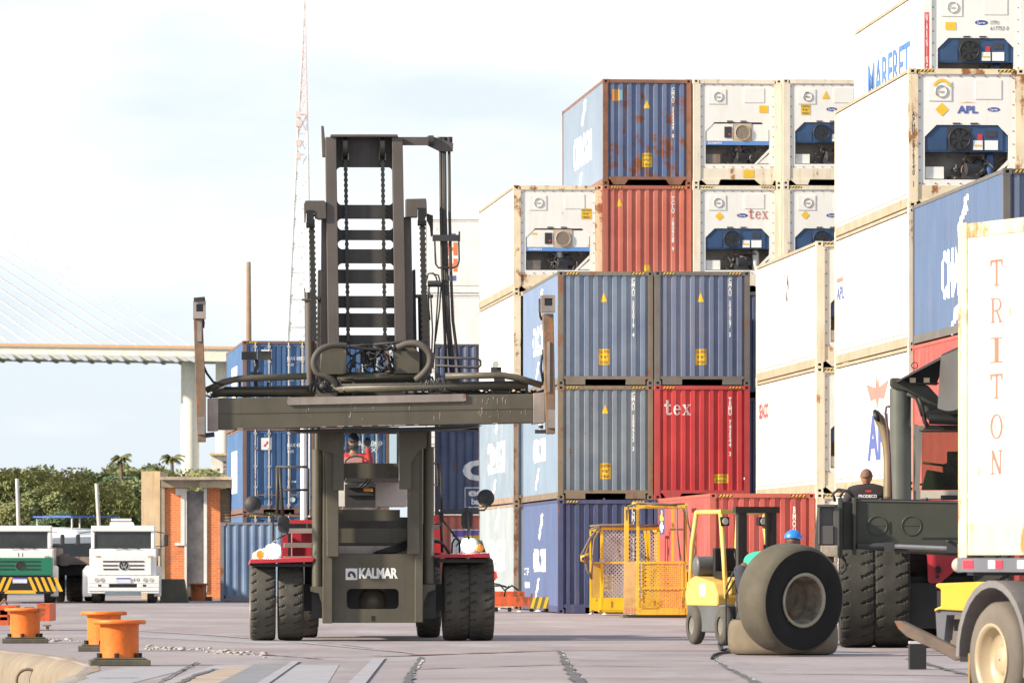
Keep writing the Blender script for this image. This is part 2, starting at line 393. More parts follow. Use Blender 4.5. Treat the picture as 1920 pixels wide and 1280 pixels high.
def dry(root, body, frame, side=None, L=12.192, H=2.896, Wd=2.438, end='wall', tabs='box'):
    post = .14; side_m = side or body
    fr = MB()
    for x in (0, Wd-post):
        for y in (0, L-.12): fr.box(x+.004, x+post-.004, y+.004, y+.12-.004, .118, H-.118)
    fr.box(.162, Wd-.162, .01, .11, H-.1, H-.006)                      # front header
    fr.box(.162, Wd-.162, L-.11, L-.01, H-.1, H-.006)
    for x in (.006, Wd-.066):
        fr.box(x, x+.06, .178, L-.178, H-.075, H-.008)                 # top side rails
        fr.box(x, x+.06, .178, L-.178, .03, .19)                      # bottom side rails
    # end sills with the gooseneck tunnel / fork recess between the tabs
    for y0, y1 in ((.01, .12), (L-.12, L-.01)):
        fr.box(.14, Wd-.14, y0+.002, y1-.002, .155, .235)
        for a, b in ((.2, .7), (Wd-.7, Wd-.2)):
            if tabs == 'box': fr.box(a, b, y0, y1, .015, .155)
            else: fr.prism([(a+.1, .015), (b-.1, .015), (b, .155), (a, .155)], y0, y1)
    fr.build('frame', frame, root)
    castings(root, L, H, frame, Wd)
    b = MB()
    b.box(.07, Wd-.07, .1, L-.1, .19, .21); b.build('floor', CAVE, root)
    b = MB(); b.box(.03, Wd-.03, .11, L-.11, H-.03, H-.012); b.build('roof', body, root)
    cs = Corr(.12, L-.12, .278, SLD, .26, .245)
    for sd_ in (0, 1):
        b = MB(); vs = []; x = .012 if sd_ == 0 else Wd-.012; sg = 1 if sd_ == 0 else -1
        for u, d in cs.bp: vs += [(x+sg*d, u, .19), (x+sg*d, u, H-.075)]
        n = len(cs.bp); b.add(vs, [(2*i, 2*i+2, 2*i+3, 2*i+1) for i in range(n-1)]); b.build('side_wall', side_m, root)
    cf = Corr(.14, Wd-.14, .25, FRD, .44, .075)
    if end == 'wall':
        for yy, sg in ((.03, 1), (L-.03, -1)):
            b = MB(); vs = []
            for u, d in cf.bp: vs += [(u, yy+sg*d, .235), (u, yy+sg*d, H-.1)]
            n = len(cf.bp); b.add(vs, [(2*i, 2*i+2, 2*i+3, 2*i+1) for i in range(n-1)]); b.build('end_wall', body, root)
    else:
        b = MB(); vs = []
        for u, d in cf.bp: vs += [(u, L-.03-d, .235), (u, L-.03-d, H-.1)]
        n = len(cf.bp); b.add(vs, [(2*i, 2*i+2, 2*i+3, 2*i+1) for i in range(n-1)]); b.build('end_wall', body, root)
        for k in (0, 1):
            x0 = .15+k*(Wd/2-.145); x1 = x0+Wd/2-.16
            b = MB(); cd = Corr(x0+.05, x1-.05, .26, .036, .4, .12); vs = []
            for u, d in cd.bp: vs += [(u, .04+d, .3), (u, .04+d, H-.16)]
            n = len(cd.bp); b.add(vs, [(2*i, 2*i+2, 2*i+3, 2*i+1) for i in range(n-1)])
            b.box(x0, x0+.05, .03, .08, .24, H-.11); b.box(x1-.05, x1, .03, .08, .24, H-.11)
            b.box(x0+.05, x1-.05, .03, .08, .24, .31); b.box(x0+.05, x1-.05, .03, .08, H-.18, H-.11)
            dr = b.build('door', body, root)
            for xr in ((x0+.28, x1-.32) if k == 0 else (x0+.32, x1-.28)):
                r = MB(); r.cyl((xr, 0, .2), (xr, 0, H-.06), .022, 8)
                for z in (.3, .9, 1.6, 2.2, H-.2): r.box(xr-.05, xr+.05, -.02, .03, z-.035, z+.035)
                r.build('locking_rod', GALV, dr)
                r = MB(); zz = .95 if k else .9; r.box(xr, xr+(.34 if k == 0 else .3), -.035, -.015, .62, .66); r.build('door_handle', RUSTM, dr)
    return cs, cf
GALV = mat('galvanised_steel', (.55, .53, .5), .5, metal=.3, rust=.6, streak=.3)

def idnum(root, txt, cf, H, Wd=2.438, m=MARK, x=1.93, z1=None, z0=None, w=.085, y=.03):
    z1 = H-.3 if z1 is None else z1; z0 = z1-.115*len(txt) if z0 is None else z0
    decal(root, glyphs(txt, .035, True), m, ('f', y), cf, (x-w/2, z0, x+w/2, z1), 'serial_number')
def hazard(root, H, Wd=2.438, m=YEL):
    for a, b in ((.2, .52), (Wd-.56, Wd-.22)):
        decal(root, SQ, BLACK, ('f', .01), None, (a, H-.075, b, H-.03), 'hazard_marking')
        decal(root, chevron(4), m, ('f', .006), None, (a+.01, H-.075, b, H-.03), 'hazard_marking')
def caution(root, cf, u0, z0, u1, z1, lines=('CAUTION', "9'6\"", 'HIGH'), y=.03):
    decal(root, SQ, YEL, ('f', y), cf, (u0, z0, u1, z1), 'caution_plate')
    n = len(lines); h = (z1-z0)/n
    for i, t in enumerate(lines):
        a = z1-(i+1)*h+h*.2; w = min(1, .28+.12*len(t)); c = (u0+u1)/2; hw = (u1-u0)/2*w*.9
        decal(root, glyphs(t, .01), MARKD, ('f', y-.003), cf, (c-hw, a, c+hw, a+h*.6), 'caution_plate_lettering')
def cmacgm(root, cs, L, c=None, z=1.35, h=.62, w=4.0, m=MARK, slash=True):
    c = L/2 if c is None else c
    decal(root, glyphs('CMA CGM', .03), m, ('s', .012, L), cs, (c-w/2, z-h/2, c+w/2, z+h/2), 'lettering')
    if slash:
        decal(root, SLASH, m, ('s', .012, L), cs, (c-.3, z+h/2+.22, c+1.2, z+h/2+.95), 'emblem')
        decal(root, SLASH, m, ('s', .012, L), cs, (c-1.4, z-h/2-.75, c-.1, z-h/2-.15), 'emblem')

def paintset(nm, rgb, rust=.5, fade=None, frame=None, frust=None, streak=.25, side=None):
    b = mat(nm, rgb, .55, var=.12, rust=rust, streak=streak, dirt=(.3, .25, .2), fade=fade, nscale=.9)
    f = mat(nm+'_frame', frame or tuple(c*.8 for c in rgb), .65, var=.15, rust=(frust if frust is not None else rust+.5)*.72, rustc=(.2, .085, .04), streak=.45, dirt=(.16, .12, .08), nscale=1.5)
    if side: return b, f, mat(nm+'_side', side, .55, var=.08, rust=.1, streak=.15, dirt=(.3, .27, .24), nscale=.9)  # side copy: mostly paler, sunlight put into the colour, with less rust
    return b, f

REEF = mat('reefer_white', (.80, .78, .73), .45, var=.04, streak=.18, dirt=(.62, .45, .25), rust=.25, rustc=(.45, .2, .07))
REEFS = mat('reefer_side_white', (.80, .79, .76), .4, var=.06, streak=.35, dirt=(.52, .46, .36), rust=.22, rustc=(.45, .25, .12), stretch=(3, 3, .35))
REEFR = mat('reefer_frame_rusty', (.76, .64, .44), .6, var=.12, streak=.7, dirt=(.5, .27, .1), rust=.8, rustc=(.3, .12, .04), stretch=(5, 5, .6))
REEFF = mat('reefer_frame', (.76, .68, .54), .55, var=.08, streak=.5, dirt=(.55, .36, .15), rust=.45, rustc=(.35, .15, .05))
RSTAIN = mat('rail_stained', (.40, .33, .23), .6, var=.15, streak=.5, dirt=(.4, .22, .08), rust=.35, rustc=(.35, .15, .05), stretch=(4, 4, .6))
RBLUE = mat('unit_blue', (.028, .07, .16), .45, var=.25)
RLBLUE = mat('unit_light_blue', (.12, .27, .6), .45, var=.1)
TAN = mat('unit_tan', (.5, .4, .3), .6)
DARK = mat('dark_metal', (.035, .035, .038), .6, var=.3)
GUTS = mat('grimy_metal', (.16, .14, .12), .6, var=.4, rust=.5)
RED = mat('red_sticker', (.6, .04, .05), .5)
LETBLUE = mat('blue_lettering', (.09, .13, .36), .55, var=.1)
LETRED = mat('red_lettering', (.62, .09, .08), .55, var=.1)
LETPINK = mat('faded_red_lettering', (.62, .22, .18), .6, var=.2)
OVALB = mat('badge_blue', (.02, .05, .28), .5)
def rings(seed=0): return random.Random(seed)
def reefer(root, unit='carrier', frame=REEFF, rail=None, H=2.896, L=12.192, Wd=2.438, seed=0, sticker=None, front=True):
    rd = rings(seed)
    fr = MB()
    for x in (0, Wd-.2):
        for y in (0, L-.14): fr.box(x+.004, x+.196, y+.004, y+.136, .118, H-.118)
    for y0, y1 in ((.01, .13), (L-.13, L-.01)):
        fr.box(.196, Wd-.196, y0, y1, H-.12, H-.008)
        fr.box(.2, Wd-.2, y0+.02, y1, .16, .46)
        for a, b in ((.2, .75), (Wd-.75, Wd-.2)): fr.prism([(a+.18, .012), (b-.06, .012), (b, .16), (a, .16)], y0, y1)
    fr.build('frame', frame, root)
    rl = MB()
    for x in (.006, Wd-.076):
        rl.box(x, x+.07, .178, L-.178, .02, .215); rl.box(x, x+.07, .178, L-.178, H-.075, H-.008)
    rl.build('side_rail', rail or RSTAIN, root); rl = MB(); rl.box(.004, .02, .15, L-.15, .285, .3); rl.box(.009, .02, .15, L-.15, H-.155, H-.145); rl.build('rail_seam', RSTAIN, root)
    castings(root, L, H, frame, Wd)
    for x in (.016, Wd-.026):
        b = MB(); b.box(x, x+.01, .14, L-.14, .2, H-.1)
        for k in range(1, 10): b.box(x-.003, x, k*L/10-.01, k*L/10+.01, .2, H-.1)
        b.build('side_panel', REEFS, root)
    b = MB(); b.box(.03, Wd-.03, .12, L-.12, H-.03, H-.012); b.build('roof', REEFS, root)
    b = MB(); b.box(.07, Wd-.07, .14, L-.1, .17, .2); b.build('floor', CAVE, root)
    b = MB(); b.box(.2, Wd-.2, L-.09, L-.04, .2, H-.12); b.build('rear_door', REEFS, root)
    if not front: return
    # front panel with a real opening for the machinery
    cx0, cx1, cz0, cz1 = .34, 2.1, .58, 1.72; y0 = .04
    p = MB(); p.box(.2, cx0, y0, y0+.04, .46, H-.12); p.box(cx1, Wd-.2, y0, y0+.04, .46, H-.12)
    p.box(cx0, cx1, y0, y0+.04, cz1, H-.12); p.box(cx0, cx1, y0, y0+.04, .46, cz0)
    p.prism([(cx0, cz1), (cx0, cz1-.25), (cx0+.25, cz1)], y0, y0+.04); p.prism([(cx1, cz1), (cx1-.22, cz1), (cx1, cz1-.22)], y0, y0+.04)
    # hatches
    p.box(.42, .9, y0-.015, y0, 2.22, 2.62); p.box(1.4, 1.95, y0-.012, y0, 2.26, 2.66)
    fp = p.build('front_panel', REEF, root)
    h = MB()
    for i in range(9):
        t = .5+i*(H-.7)/8
        for x in (.235, Wd-.235): h.cyl((x, y0-.014, t), (x, y0, t), .016, 8)
    for i in range(8):
        x = .3+i*(Wd-.6)/7
        for z in (.5, H-.16): h.cyl((x, y0-.014, z), (x, y0, z), .016, 8)
    h.build('bolt', RUSTM, fp, kind='stuff')
    h = MB(); h.lathe([(.13, 0), (.13, -.02), (.11, -.02), (.11, 0)], (.68, y0-.015, 2.42), 'y', 20)
    h.box(.63, .73, y0-.035, y0-.015, 2.405, 2.43); h.build('vent_dial', GALV, fp)
    back = MB(); back.box(cx0, cx1, .6, .62, cz0, cz1); back.box(cx0-.01, cx0, y0+.04, .62, cz0, cz1); back.box(cx1, cx1+.01, y0+.04, .62, cz0, cz1)
    back.box(cx0, cx1, y0+.04, .62, cz0-.01, cz0); back.build('machinery_bay', mat('bay_grey', (.3, .27, .24), .7, rust=.5, var=.3), root)
    u = None
    zs = 1.16
    if unit == 'carrier':
        b = MB(); b.prism([(cx0+.01, zs), (cx1-.01, zs), (cx1-.01, cz1-.25), (cx1-.22, cz1-.01), (cx0+.26, cz1-.01), (cx0+.01, cz1-.28)], y0+.03, .3)
        b.box(.36, .8, y0+.02, y0+.03, 1.2, 1.46); b.box(1.3, 1.98, y0+.01, y0+.03, 1.19, 1.62)
        u = b.build('cooling_unit', RBLUE, root)
        fx, fz, fr_ = 1.07, 1.43, .23
        b = MB(); b.box(fx-.24, fx+.24, y0, y0+.01, fz-.24, fz+.25); b.build('fan_cover', DARK if seed % 2 else RBLUE, u)
    else:
        b = MB(); b.box(cx0+.02, 1.1, y0+.01, .3, zs+.05, cz1-.04); b.box(1.62, cx1-.02, y0+.02, .3, zs+.05, cz1-.05)
        u = b.build('cooling_unit', REEF, root)
        b = MB(); b.box(cx0, cx1, y0+.005, .3, zs-.06, zs+.045); b.build('front_rail', RLBLUE, u)
        decal(u, glyphs('DAIKIN', .03), MARK, ('f', y0+.004), None, (.42, zs-.035, .78, zs+.02), 'lettering')
        b = MB(); b.box(.86, 1.06, y0-.01, y0+.01, 1.3, 1.6); b.build('control_box', DARK, u)
        decal(u, SQ, RED, ('f', y0-.01), None, (.97, 1.36, 1.02, 1.41), 'sticker')
        fx, fz, fr_ = 1.36, 1.44, .21
        b = MB(); b.box(fx-.25, fx+.25, y0+.005, .2, fz-.25, fz+.25); b.build('fan_cover', TAN, u)
    b = MB(); b.lathe([(fr_, 0), (fr_, -.03), (fr_-.02, -.03), (fr_-.02, 0)], (fx, y0, fz), 'y', 28)
    if unit == 'carrier':
        b.cyl((fx, y0-.03, fz), (fx, y0, fz), .06, 14)
        for k in range(7):
            a = 2*math.pi*k/7; c, s_ = math.cos(a), math.sin(a)
            P = [(fx+c*.06-s_*.03, fz+s_*.06+c*.03), (fx+c*.2-s_*.08, fz+s_*.2+c*.08), (fx+c*.2+s_*.03, fz+s_*.2-c*.03), (fx+c*.06+s_*.03, fz+s_*.06-c*.03)]
            b.prism(P, y0-.02, y0-.012)
        b.build('fan', mat('fan_black', (.02, .02, .022), .5), u)
    else:
        for k in range(15):
            x = -fr_+fr_*2*(k+.5)/15; hh = math.sqrt(max(0, fr_**2-x*x)); b.box(fx+x-.005, fx+x+.005, y0-.02, y0-.012, fz-hh, fz+hh)
        b.build('fan_grille', TAN, u)
        b = MB(); b.cyl((fx, y0-.004, fz), (fx, y0+.004, fz), fr_-.02, 24); b.build('fan', GUTS, u)
    # compressor and pipework in the lower bay
    b = MB(); b.cyl((1.28 if unit != 'carrier' else 1.75, .3, .6), (1.28 if unit != 'carrier' else 1.75, .3, 1.08), .1, 16); b.sphere((1.28 if unit != 'carrier' else 1.75, .3, 1.08), .1, 6)
    b.build('receiver', RBLUE if unit == 'carrier' and seed % 2 else GALV, root)
    b = MB(); b.cyl((1.2, .2, .8), (1.6, .35, .8), .14, 14); b.box(1.15, 1.5, .15, .4, .6, .75); b.sphere((1.5, .3, .9), (.12, .1, .14), 8)
    b.build('compressor', DARK, root)
    b = MB()
    for k in range(16):
        x = rd.uniform(1.0, 2.0); z = rd.uniform(.62, 1.08)
        pts = [(x, .2+rd.random()*.2, z)]
        for q in range(4): pts.append((min(2.05, max(.9, pts[-1][0]+rd.uniform(-.2, .2))), .15+rd.random()*.3, min(1.1, max(.62, pts[-1][2]+rd.uniform(-.16, .16)))))
        b.tube(curve(pts, 4), rd.choice((.012, .018, .025)), 6)
    b.build('pipework', GUTS, root)
    b = MB(); b.box(.36, .75, .1, .5, .6, .85); b.build('battery_box', GUTS if unit != 'carrier' else REEF, root)
    b = MB(); b.prism([(cx1, .6), (cx1, .86), (cx1-.3, .6)], .05, .07); b.prism([(cx1-.42, .585), (cx1-.34, .585), (cx1-.01, .9), (cx1-.01, 1.0)], .045, .06); b.build('brace', REEF, root)
    # slots, stickers
    b = MB(); b.box(.93, 1.09, y0-.02, y0, 1.735, 1.765); b.box(1.3, 1.46, y0-.02, y0, 1.735, 1.765); b.build('lifting_slot', DARK, fp)
    Fy = ('f', y0-.001)
    if unit == 'carrier':
        decal(fp, ([(.5+.5*math.cos(i/12*math.pi), .5+.5*math.sin(i/12*math.pi)) for i in range(24)], [tuple(range(24))]), OVALB, Fy, None, (1.66, 2.0, 1.92, 2.09) if seed == 21 else (1.2, 2.02, 1.5, 2.13), 'maker_badge')
        bx = (1.7, 2.02, 1.88, 2.07) if seed == 21 else (1.25, 2.045, 1.45, 2.1)
        decal(fp, glyphs('Carrier', .02), MARK, ('f', y0-.003), None, bx, 'maker_badge_lettering')
        for (a, c, d, e) in ((1.36, 1.2, 1.56, 1.4), (1.6, 1.2, 1.88, 1.4)):
            decal(u, SQ, MARK, ('f', y0+.005), None, (a, c, d, e), 'sticker')
        decal(u, SQ, YEL, ('f', y0+.002), None, (1.38, 1.27, 1.54, 1.31), 'sticker')
        decal(u, SQ, MARKD, ('f', y0+.005), None, (1.62, 1.47, 1.85, 1.6), 'display')
        if seed % 2: decal(u, SQ, RED, ('f', y0+.004), None, (1.45, 1.41, 1.55, 1.53), 'sticker')
    return fp

def place(px, s, tier, name, label, cat, group, vp=100, dz=0, dD=0):
    D = F/s+dD; th = math.atan((960-vp)/F)
    return thing(name, label, cat, ((px-960)/F*D, D, tier*2.9+dz), th, group)
# ================================================================ SETTING
def G(px, py):   # photo pixel on the quay surface -> metres
    D = CH*F/(py-HY); return ((px-960)/F*D, D)
def ground_mat():
    m = bpy.data.materials.new('concrete_apron'); m.use_nodes = True; nt = m.node_tree; b = nt.nodes['Principled BSDF']
    tc = N(nt, 'ShaderNodeTexCoord')
    def noi(scale, det, sx=1, sy=1, r=.6):
        mp = N(nt, 'ShaderNodeMapping'); mp.inputs['Scale'].default_value = (sx, sy, 1); nt.links.new(tc.outputs['Object'], mp.inputs['Vector'])
        n = N(nt, 'ShaderNodeTexNoise'); n.inputs['Scale'].default_value = scale; n.inputs['Detail'].default_value = det; n.inputs['Roughness'].default_value = r
        nt.links.new(mp.outputs[0], n.inputs['Vector']); return n.outputs['Fac']
    def ramp(v, a, c, lo=0, hi=1):
        r = N(nt, 'ShaderNodeMapRange'); r.inputs['From Min'].default_value = a; r.inputs['From Max'].default_value = c
        r.inputs['To Min'].default_value = lo; r.inputs['To Max'].default_value = hi; nt.links.new(v, r.inputs['Value']); return r.outputs[0]
    c = mix(nt, ramp(noi(1, 7, .3, .14), .35, .65), (.25, .215, .225), (.36, .31, .315))
    c = mix(nt, ramp(noi(1, 7, .35, .2), .52, .66, 0, .6), c, (.24, .185, .185))       # reddish dust
    c = mix(nt, ramp(noi(1, 6, .5, .16), .56, .68, 0, .6), c, (.42, .415, .44))         # pale worn patches
    c = mix(nt, ramp(noi(1, 9, 1.2, .35, .75), .6, .68, 0, .75), c, (.13, .115, .12))     # oil and tyre marks
    c = mix(nt, ramp(noi(9, 8, 1, 1, .75), .3, .7, 0, .45), c, (.19, .165, .17))
    c = mix(nt, ramp(noi(.12, 7, 3.5, .25, .7), .55, .68, 0, .55), c, (.17, .15, .16))      # tyre wear running up the yard
    c = mix(nt, ramp(noi(14, 5, 1, 1, .8), .62, .7, 0, .5), c, (.5, .47, .44))              # grit
    nt.links.new(c, b.inputs['Base Color']); b.inputs['Roughness'].default_value = .88
    bp = N(nt, 'ShaderNodeBump'); bp.inputs['Strength'].default_value = .25; bp.inputs['Distance'].default_value = .02
    nt.links.new(noi(6, 8), bp.inputs['Height']); nt.links.new(bp.outputs[0], b.inputs['Normal']); return m
GM = ground_mat()
# quay edge in plan, near to far
edge = [(-3.2, 20), (-4.2, 50), (-4.96, 67.5), (-5.45, 79.2), (-6.35, 85.6), (-7.69, 92), (-10.6, 104), (-15, 122), (-30, 176), (-48, 236)]
def edge_x(y):
    for (x0, y0), (x1, y1) in zip(edge, edge[1:]):
        if y0 <= y <= y1: return x0+(x1-x0)*(y-y0)/(y1-y0)
    return edge[0][0]
b = MB(); n = len(edge); vs = [(x, y, 0) for x, y in edge]+[(420, edge[-1][1], 0), (420, edge[0][1], 0)]
vs += [(x, y, -4) for x, y in edge]+[(420, edge[-1][1], -4), (420, edge[0][1], -4)]; k = n+2
b.add(vs, [tuple(range(k))]+[(i, (i+1) % k, k+(i+1) % k, k+i) for i in range(k)])
o = b.build('quay_apron', GM); o['kind'] = 'structure'
# rounded concrete cope along the edge
COPE = mat('cope_concrete', (.25, .205, .15), .85, var=.25, streak=.5, dirt=(.3, .2, .12), rust=.35, rustc=(.5, .16, .04), bump=.5, stretch=(2, 2, .3))
E2 = []
for i in range(len(edge)-1):
    (x0, y0), (x1, y1) = edge[i], edge[i+1]; m_ = max(1, int((y1-y0)/1.2)) if 60 < y0 < 125 else 1
    for q in range(m_): E2.append((x0+(x1-x0)*q/m_, y0+(y1-y0)*q/m_))
E2.append(edge[-1])
b = MB(); prof = [(.16, .005), (.06, .008), (-.08, -.03), (-.2, -.14), (-.25, -.3), (-.25, -.95), (-.18, -1.05), (-.18, -3.9)]
rd = random.Random(3); rows = []
for i, (x, y) in enumerate(E2):
    x0, y0 = E2[max(0, i-1)]; x1, y1 = E2[min(len(E2)-1, i+1)]; d = Vector((x1-x0, y1-y0)).normalized(); nx, ny = d.y, -d.x
    j = rd.uniform(-.03, .03) if i % 4 else -.07
    rows.append([(x+nx*(a-j*(a < .2)), y+ny*(a-j*(a < .2)), z) for a, z in prof])
vs = [v for r in rows for v in r]; m_ = len(prof)
b.add(vs, [(i*m_+k, i*m_+k+1, (i+1)*m_+k+1, (i+1)*m_+k) for i in range(len(rows)-1) for k in range(m_-1)], True)
o = b.build('quay_wall', COPE); o['kind'] = 'structure'
# iron ring, tie post and dark joint on the quay face
qs = Fr(60, 86.5); qt = qs.empty('mooring_ring', 'rusty iron ring and tie post fixed to the pale quay face, lower left corner', 'mooring ring')
b = MB(); c_ = qs.p(52, 1275, 0); b.tube([(c_.x+.16*math.cos(a), .0, c_.z+.16*math.sin(a)) for a in [i*math.pi/8 for i in range(17)]], .022, 6); b.build('ring', RUSTM, qt)
b = MB(); qs.box(b, 84, 1240, 90, 1300, .1, .3); qs.box(b, 79, 1243, 84, 1248, 0, .2); b.build('post', mat('tie_post_dark', (.12, .09, .06), .8, rust=.7), qt)
b = MB(); qs.box(b, 74, 1258, 82, 1275, -.1, .2); qs.box(b, 88, 1277, 125, 1283, -2, .3); b.build('chain', RUSTM, qt)
# water
wm = bpy.data.materials.new('sea_water'); wm.use_nodes = True; nt = wm.node_tree; pb = nt.nodes['Principled BSDF']
pb.inputs['Base Color'].default_value = (.03, .06, .06, 1); pb.inputs['Roughness'].default_value = .12
nn = N(nt, 'ShaderNodeTexNoise'); nn.inputs['Scale'].default_value = .8; nn.inputs['Detail'].default_value = 6
tc = N(nt, 'ShaderNodeTexCoord'); nt.links.new(tc.outputs['Object'], nn.inputs['Vector']); bp = N(nt, 'ShaderNodeBump'); bp.inputs['Strength'].default_value = .4
nt.links.new(nn.outputs['Fac'], bp.inputs['Height']); nt.links.new(bp.outputs[0], pb.inputs['Normal'])
b = MB(); b.add([(-3000, -200, -2.4), (3000, -200, -2.4), (3000, 5500, -2.4), (-3000, 5500, -2.4)], [(0, 1, 2, 3)])
o = b.build('sea', wm); o['kind'] = 'structure'
# far bank
BANK = mat('bank_soil', (.1, .11, .06), .9, var=.3, nscale=.05)
b = MB(); b.prism([(-400, -4), (-400, .5), (400, .5), (400, -4)], 380, 900); o = b.build('far_bank', BANK); o['kind'] = 'structure'

# slab joints, cracks, rails, paint on the apron: thin sheets laid on it
def strip(name, pts, w, m, lvl, jag=0, kind='structure'):
    # pts: photo pixels; w: width in metres (list or number)
    P = [Vector(G(*p)) for p in pts]; q = []
    for a, c in zip(P, P[1:]):
        nn_ = max(1, int((c-a).length/.6)) if jag else 1
        for i in range(nn_): q.append(a+(c-a)*i/nn_)
    q.append(P[-1]); b = MB(); vs = []; rd = random.Random(len(pts)*7+int(pts[0][0]))
    for i, p in enumerate(q):
        d = (q[min(i+1, len(q)-1)]-q[max(0, i-1)]).normalized(); nrm = Vector((-d.y, d.x)); ww = (w[0]+(w[1]-w[0])*i/(len(q)-1)) if isinstance(w, tuple) else w
        off = rd.uniform(-jag, jag); ww *= 1+(rd.uniform(-.6, .8) if jag else 0)
        for sgn in (-1, 1): v = p+nrm*(off+sgn*ww/2); vs.append((v.x, v.y, .004*lvl))
    b.add(vs, [(2*i, 2*i+1, 2*i+3, 2*i+2) for i in range(len(q)-1)]); o = b.build(name, m); o['kind'] = kind; return o
CRK = mat('crack_filler', (.10, .095, .10), .9, var=.3)
CRL = mat('crack_light', (.42, .40, .36), .9, var=.2)
JNT = mat('joint_rust', (.24, .15, .14), .9, var=.3)
PALE = mat('pale_concrete', (.31, .3, .325), .85, var=.15, nscale=3, streak=.3, dirt=(.3, .28, .28), stretch=(1, .3, 1))
RAILM = mat('rail_steel', (.19, .18, .19), .5, var=.25, nscale=3)
TARM = mat('ochre_patch', (.37, .29, .225), .9, var=.25, nscale=1.5)
strip('slab_patch', [(520, 1246), (440, 1290)], (1.6, 1.9), PALE, 1)
for pts, w in (([(1048, 1220), (1058, 1240), (1072, 1262), (1098, 1292)], (.04, .14)), ([(790, 1232), (770, 1262), (758, 1290)], (.04, .09)),
               ([(1335, 1232), (1358, 1250), (1400, 1270), (1440, 1296)], (.03, .08)), ([(1700, 1235), (1800, 1262), (1900, 1282)], .08)):
    strip('expansion_joint', pts, w, CRK, 3, .015); strip('joint_edge', [(x+3, y) for x, y in pts], .05, CRL, 2, .02)
for pts, w in (([(590, 1232), (700, 1231), (1050, 1219), (1400, 1220), (1900, 1226)], .22), ([(1080, 1238), (1360, 1240)], .11), ([(780, 1254), (1075, 1245)], .11),
               ([(1075, 1247), (1260, 1250)], .08), ([(1085, 1271), (1380, 1275)], .1), ([(1420, 1262), (1920, 1268)], .12), ([(480, 1226), (600, 1235)], .1), ([(760, 1272), (1060, 1270)], .06)):
    strip('slab_joint', pts, w, JNT, 3, .05)
strip('crane_rail_cover', [(508, 1246), (430, 1290)], .42, RAILM, 3)
strip('paint_stripe', [(556, 1240), (478, 1292)], (.1, .14), PALE, 4)
strip('paint_stripe', [(712, 1234), (662, 1290)], (.16, .2), PALE, 4)
strip('ochre_patch', [(470, 1250), (350, 1292)], (.6, .8), TARM, 2)
strip('crack', [(405, 1255), (368, 1266), (330, 1286)], .06, CRK, 4, .012); strip('crack', [(372, 1242), (330, 1262), (290, 1286)], .035, CRK, 4, .012)
strip('paint_stripe', [(250, 1182), (420, 1192), (590, 1207), (760, 1223)], .16, PALE, 2)
strip('paint_stripe', [(640, 1208), (780, 1226)], .06, PALE, 3)
strip('worn_patch', [(280, 1192), (560, 1206)], 1.2, PALE, 1)
strip('drain_slot', [(183, 1272), (258, 1271)], .1, BLACK, 3); strip('slab_patch', [(300, 1250), (120, 1292)], .9, PALE, 1)
RUB = mat('broken_concrete', (.34, .31, .28), .9, var=.3)
rd = random.Random(5)
b = MB()
for i in range(90):
    px = rd.uniform(275, 500); py = 1213+(px-275)*.06+rd.gauss(0, 2.2); x, y = G(px, py); r = rd.uniform(.012, .045)
    b.sphere((x, y, r*.2), (r*rd.uniform(.8, 2), r*rd.uniform(1, 3), r*.5), 3)
for i in range(25):
    px = rd.uniform(60, 160); py = 1200+rd.gauss(0, 2); x, y = G(px, py); r = rd.uniform(.015, .05); b.sphere((x, y, r*.2), (r*1.5, r*2, r*.6), 3)
o = b.build('rubble', RUB); o['kind'] = 'stuff'; o['label'] = 'broken concrete crumbs along the damaged edge of the apron'; o['category'] = 'rubble'
# litter by the foot of the stacks
lit = [(1108, 1151), (1252, 1157), (1132, 1152), (975, 1147), (935, 1142), (1010, 1146), (1182, 1155)]
for i, (px, py) in enumerate(lit):
    x, y = G(px, py); b = MB(); r = .09; rd = random.Random(i)
    vs = [(x+r*math.cos(a)*rd.uniform(.6, 1.3), y+r*math.sin(a), .01) for a in [k*math.pi/3 for k in range(6)]]+[(x+rd.uniform(-.03, .03), y, .06)]
    b.add(vs, [(k, (k+1) % 6, 6) for k in range(6)]+[tuple(range(5, -1, -1))])
    nm = ['at the foot of the caged yellow basket', 'right of centre under the tall yellow basket', 'between the two yellow baskets', 'left of the striped spreader end', 'beside the left part of the red lifting beam', 'under the middle of the red lifting beam', 'under the tall basket\'s left corner'][i]
    tag(b.build('litter', MARK), 'crumpled white litter '+nm, 'litter', 'litter along the foot of the stacks')

# ---------------------------------------------------------------- bridge
CREAM = mat('bridge_concrete', (.82, .76, .64), .85, var=.06, streak=.15)
CAB = mat('stay_cable_white', (.8, .8, .8), .5)
br = Fr(0, 1500, 0, -2.4); bt = br.empty('cable_stayed_bridge', 'long pale cable-stayed bridge crossing behind the trees, its white stays fanning down from the left', 'bridge')
b = MB(); q = [br.p(-900, 637, 0), br.p(470, 655, 0), br.p(470, 678, 0), br.p(-900, 660, 0)]
b.prism([(v.x, v.z) for v in q], 0, 22); b.build('deck', CREAM, bt)
b = MB(); q = [br.p(-900, 631, 0), br.p(470, 650, 0), br.p(470, 654.5, 0), br.p(-900, 636.5, 0)]; b.prism([(v.x, v.z) for v in q], -.5, .2)
b.build('parapet', mat('parapet_ochre', (.75, .42, .2), .7), bt)
b = MB()
for i in range(-10, 11):
    px = 10+i*34; a = br.p(px, 640+px*.0131+22.5, 0); b.prism([(a.x-1.6, a.z), (a.x+1.8, a.z-1.6), (a.x+2.6, a.z-1.5), (a.x+1.6, a.z)], -1, 23)
b.build('deck_rib', mat('rib_grey', (.6, .62, .66), .8), bt, kind='stuff')
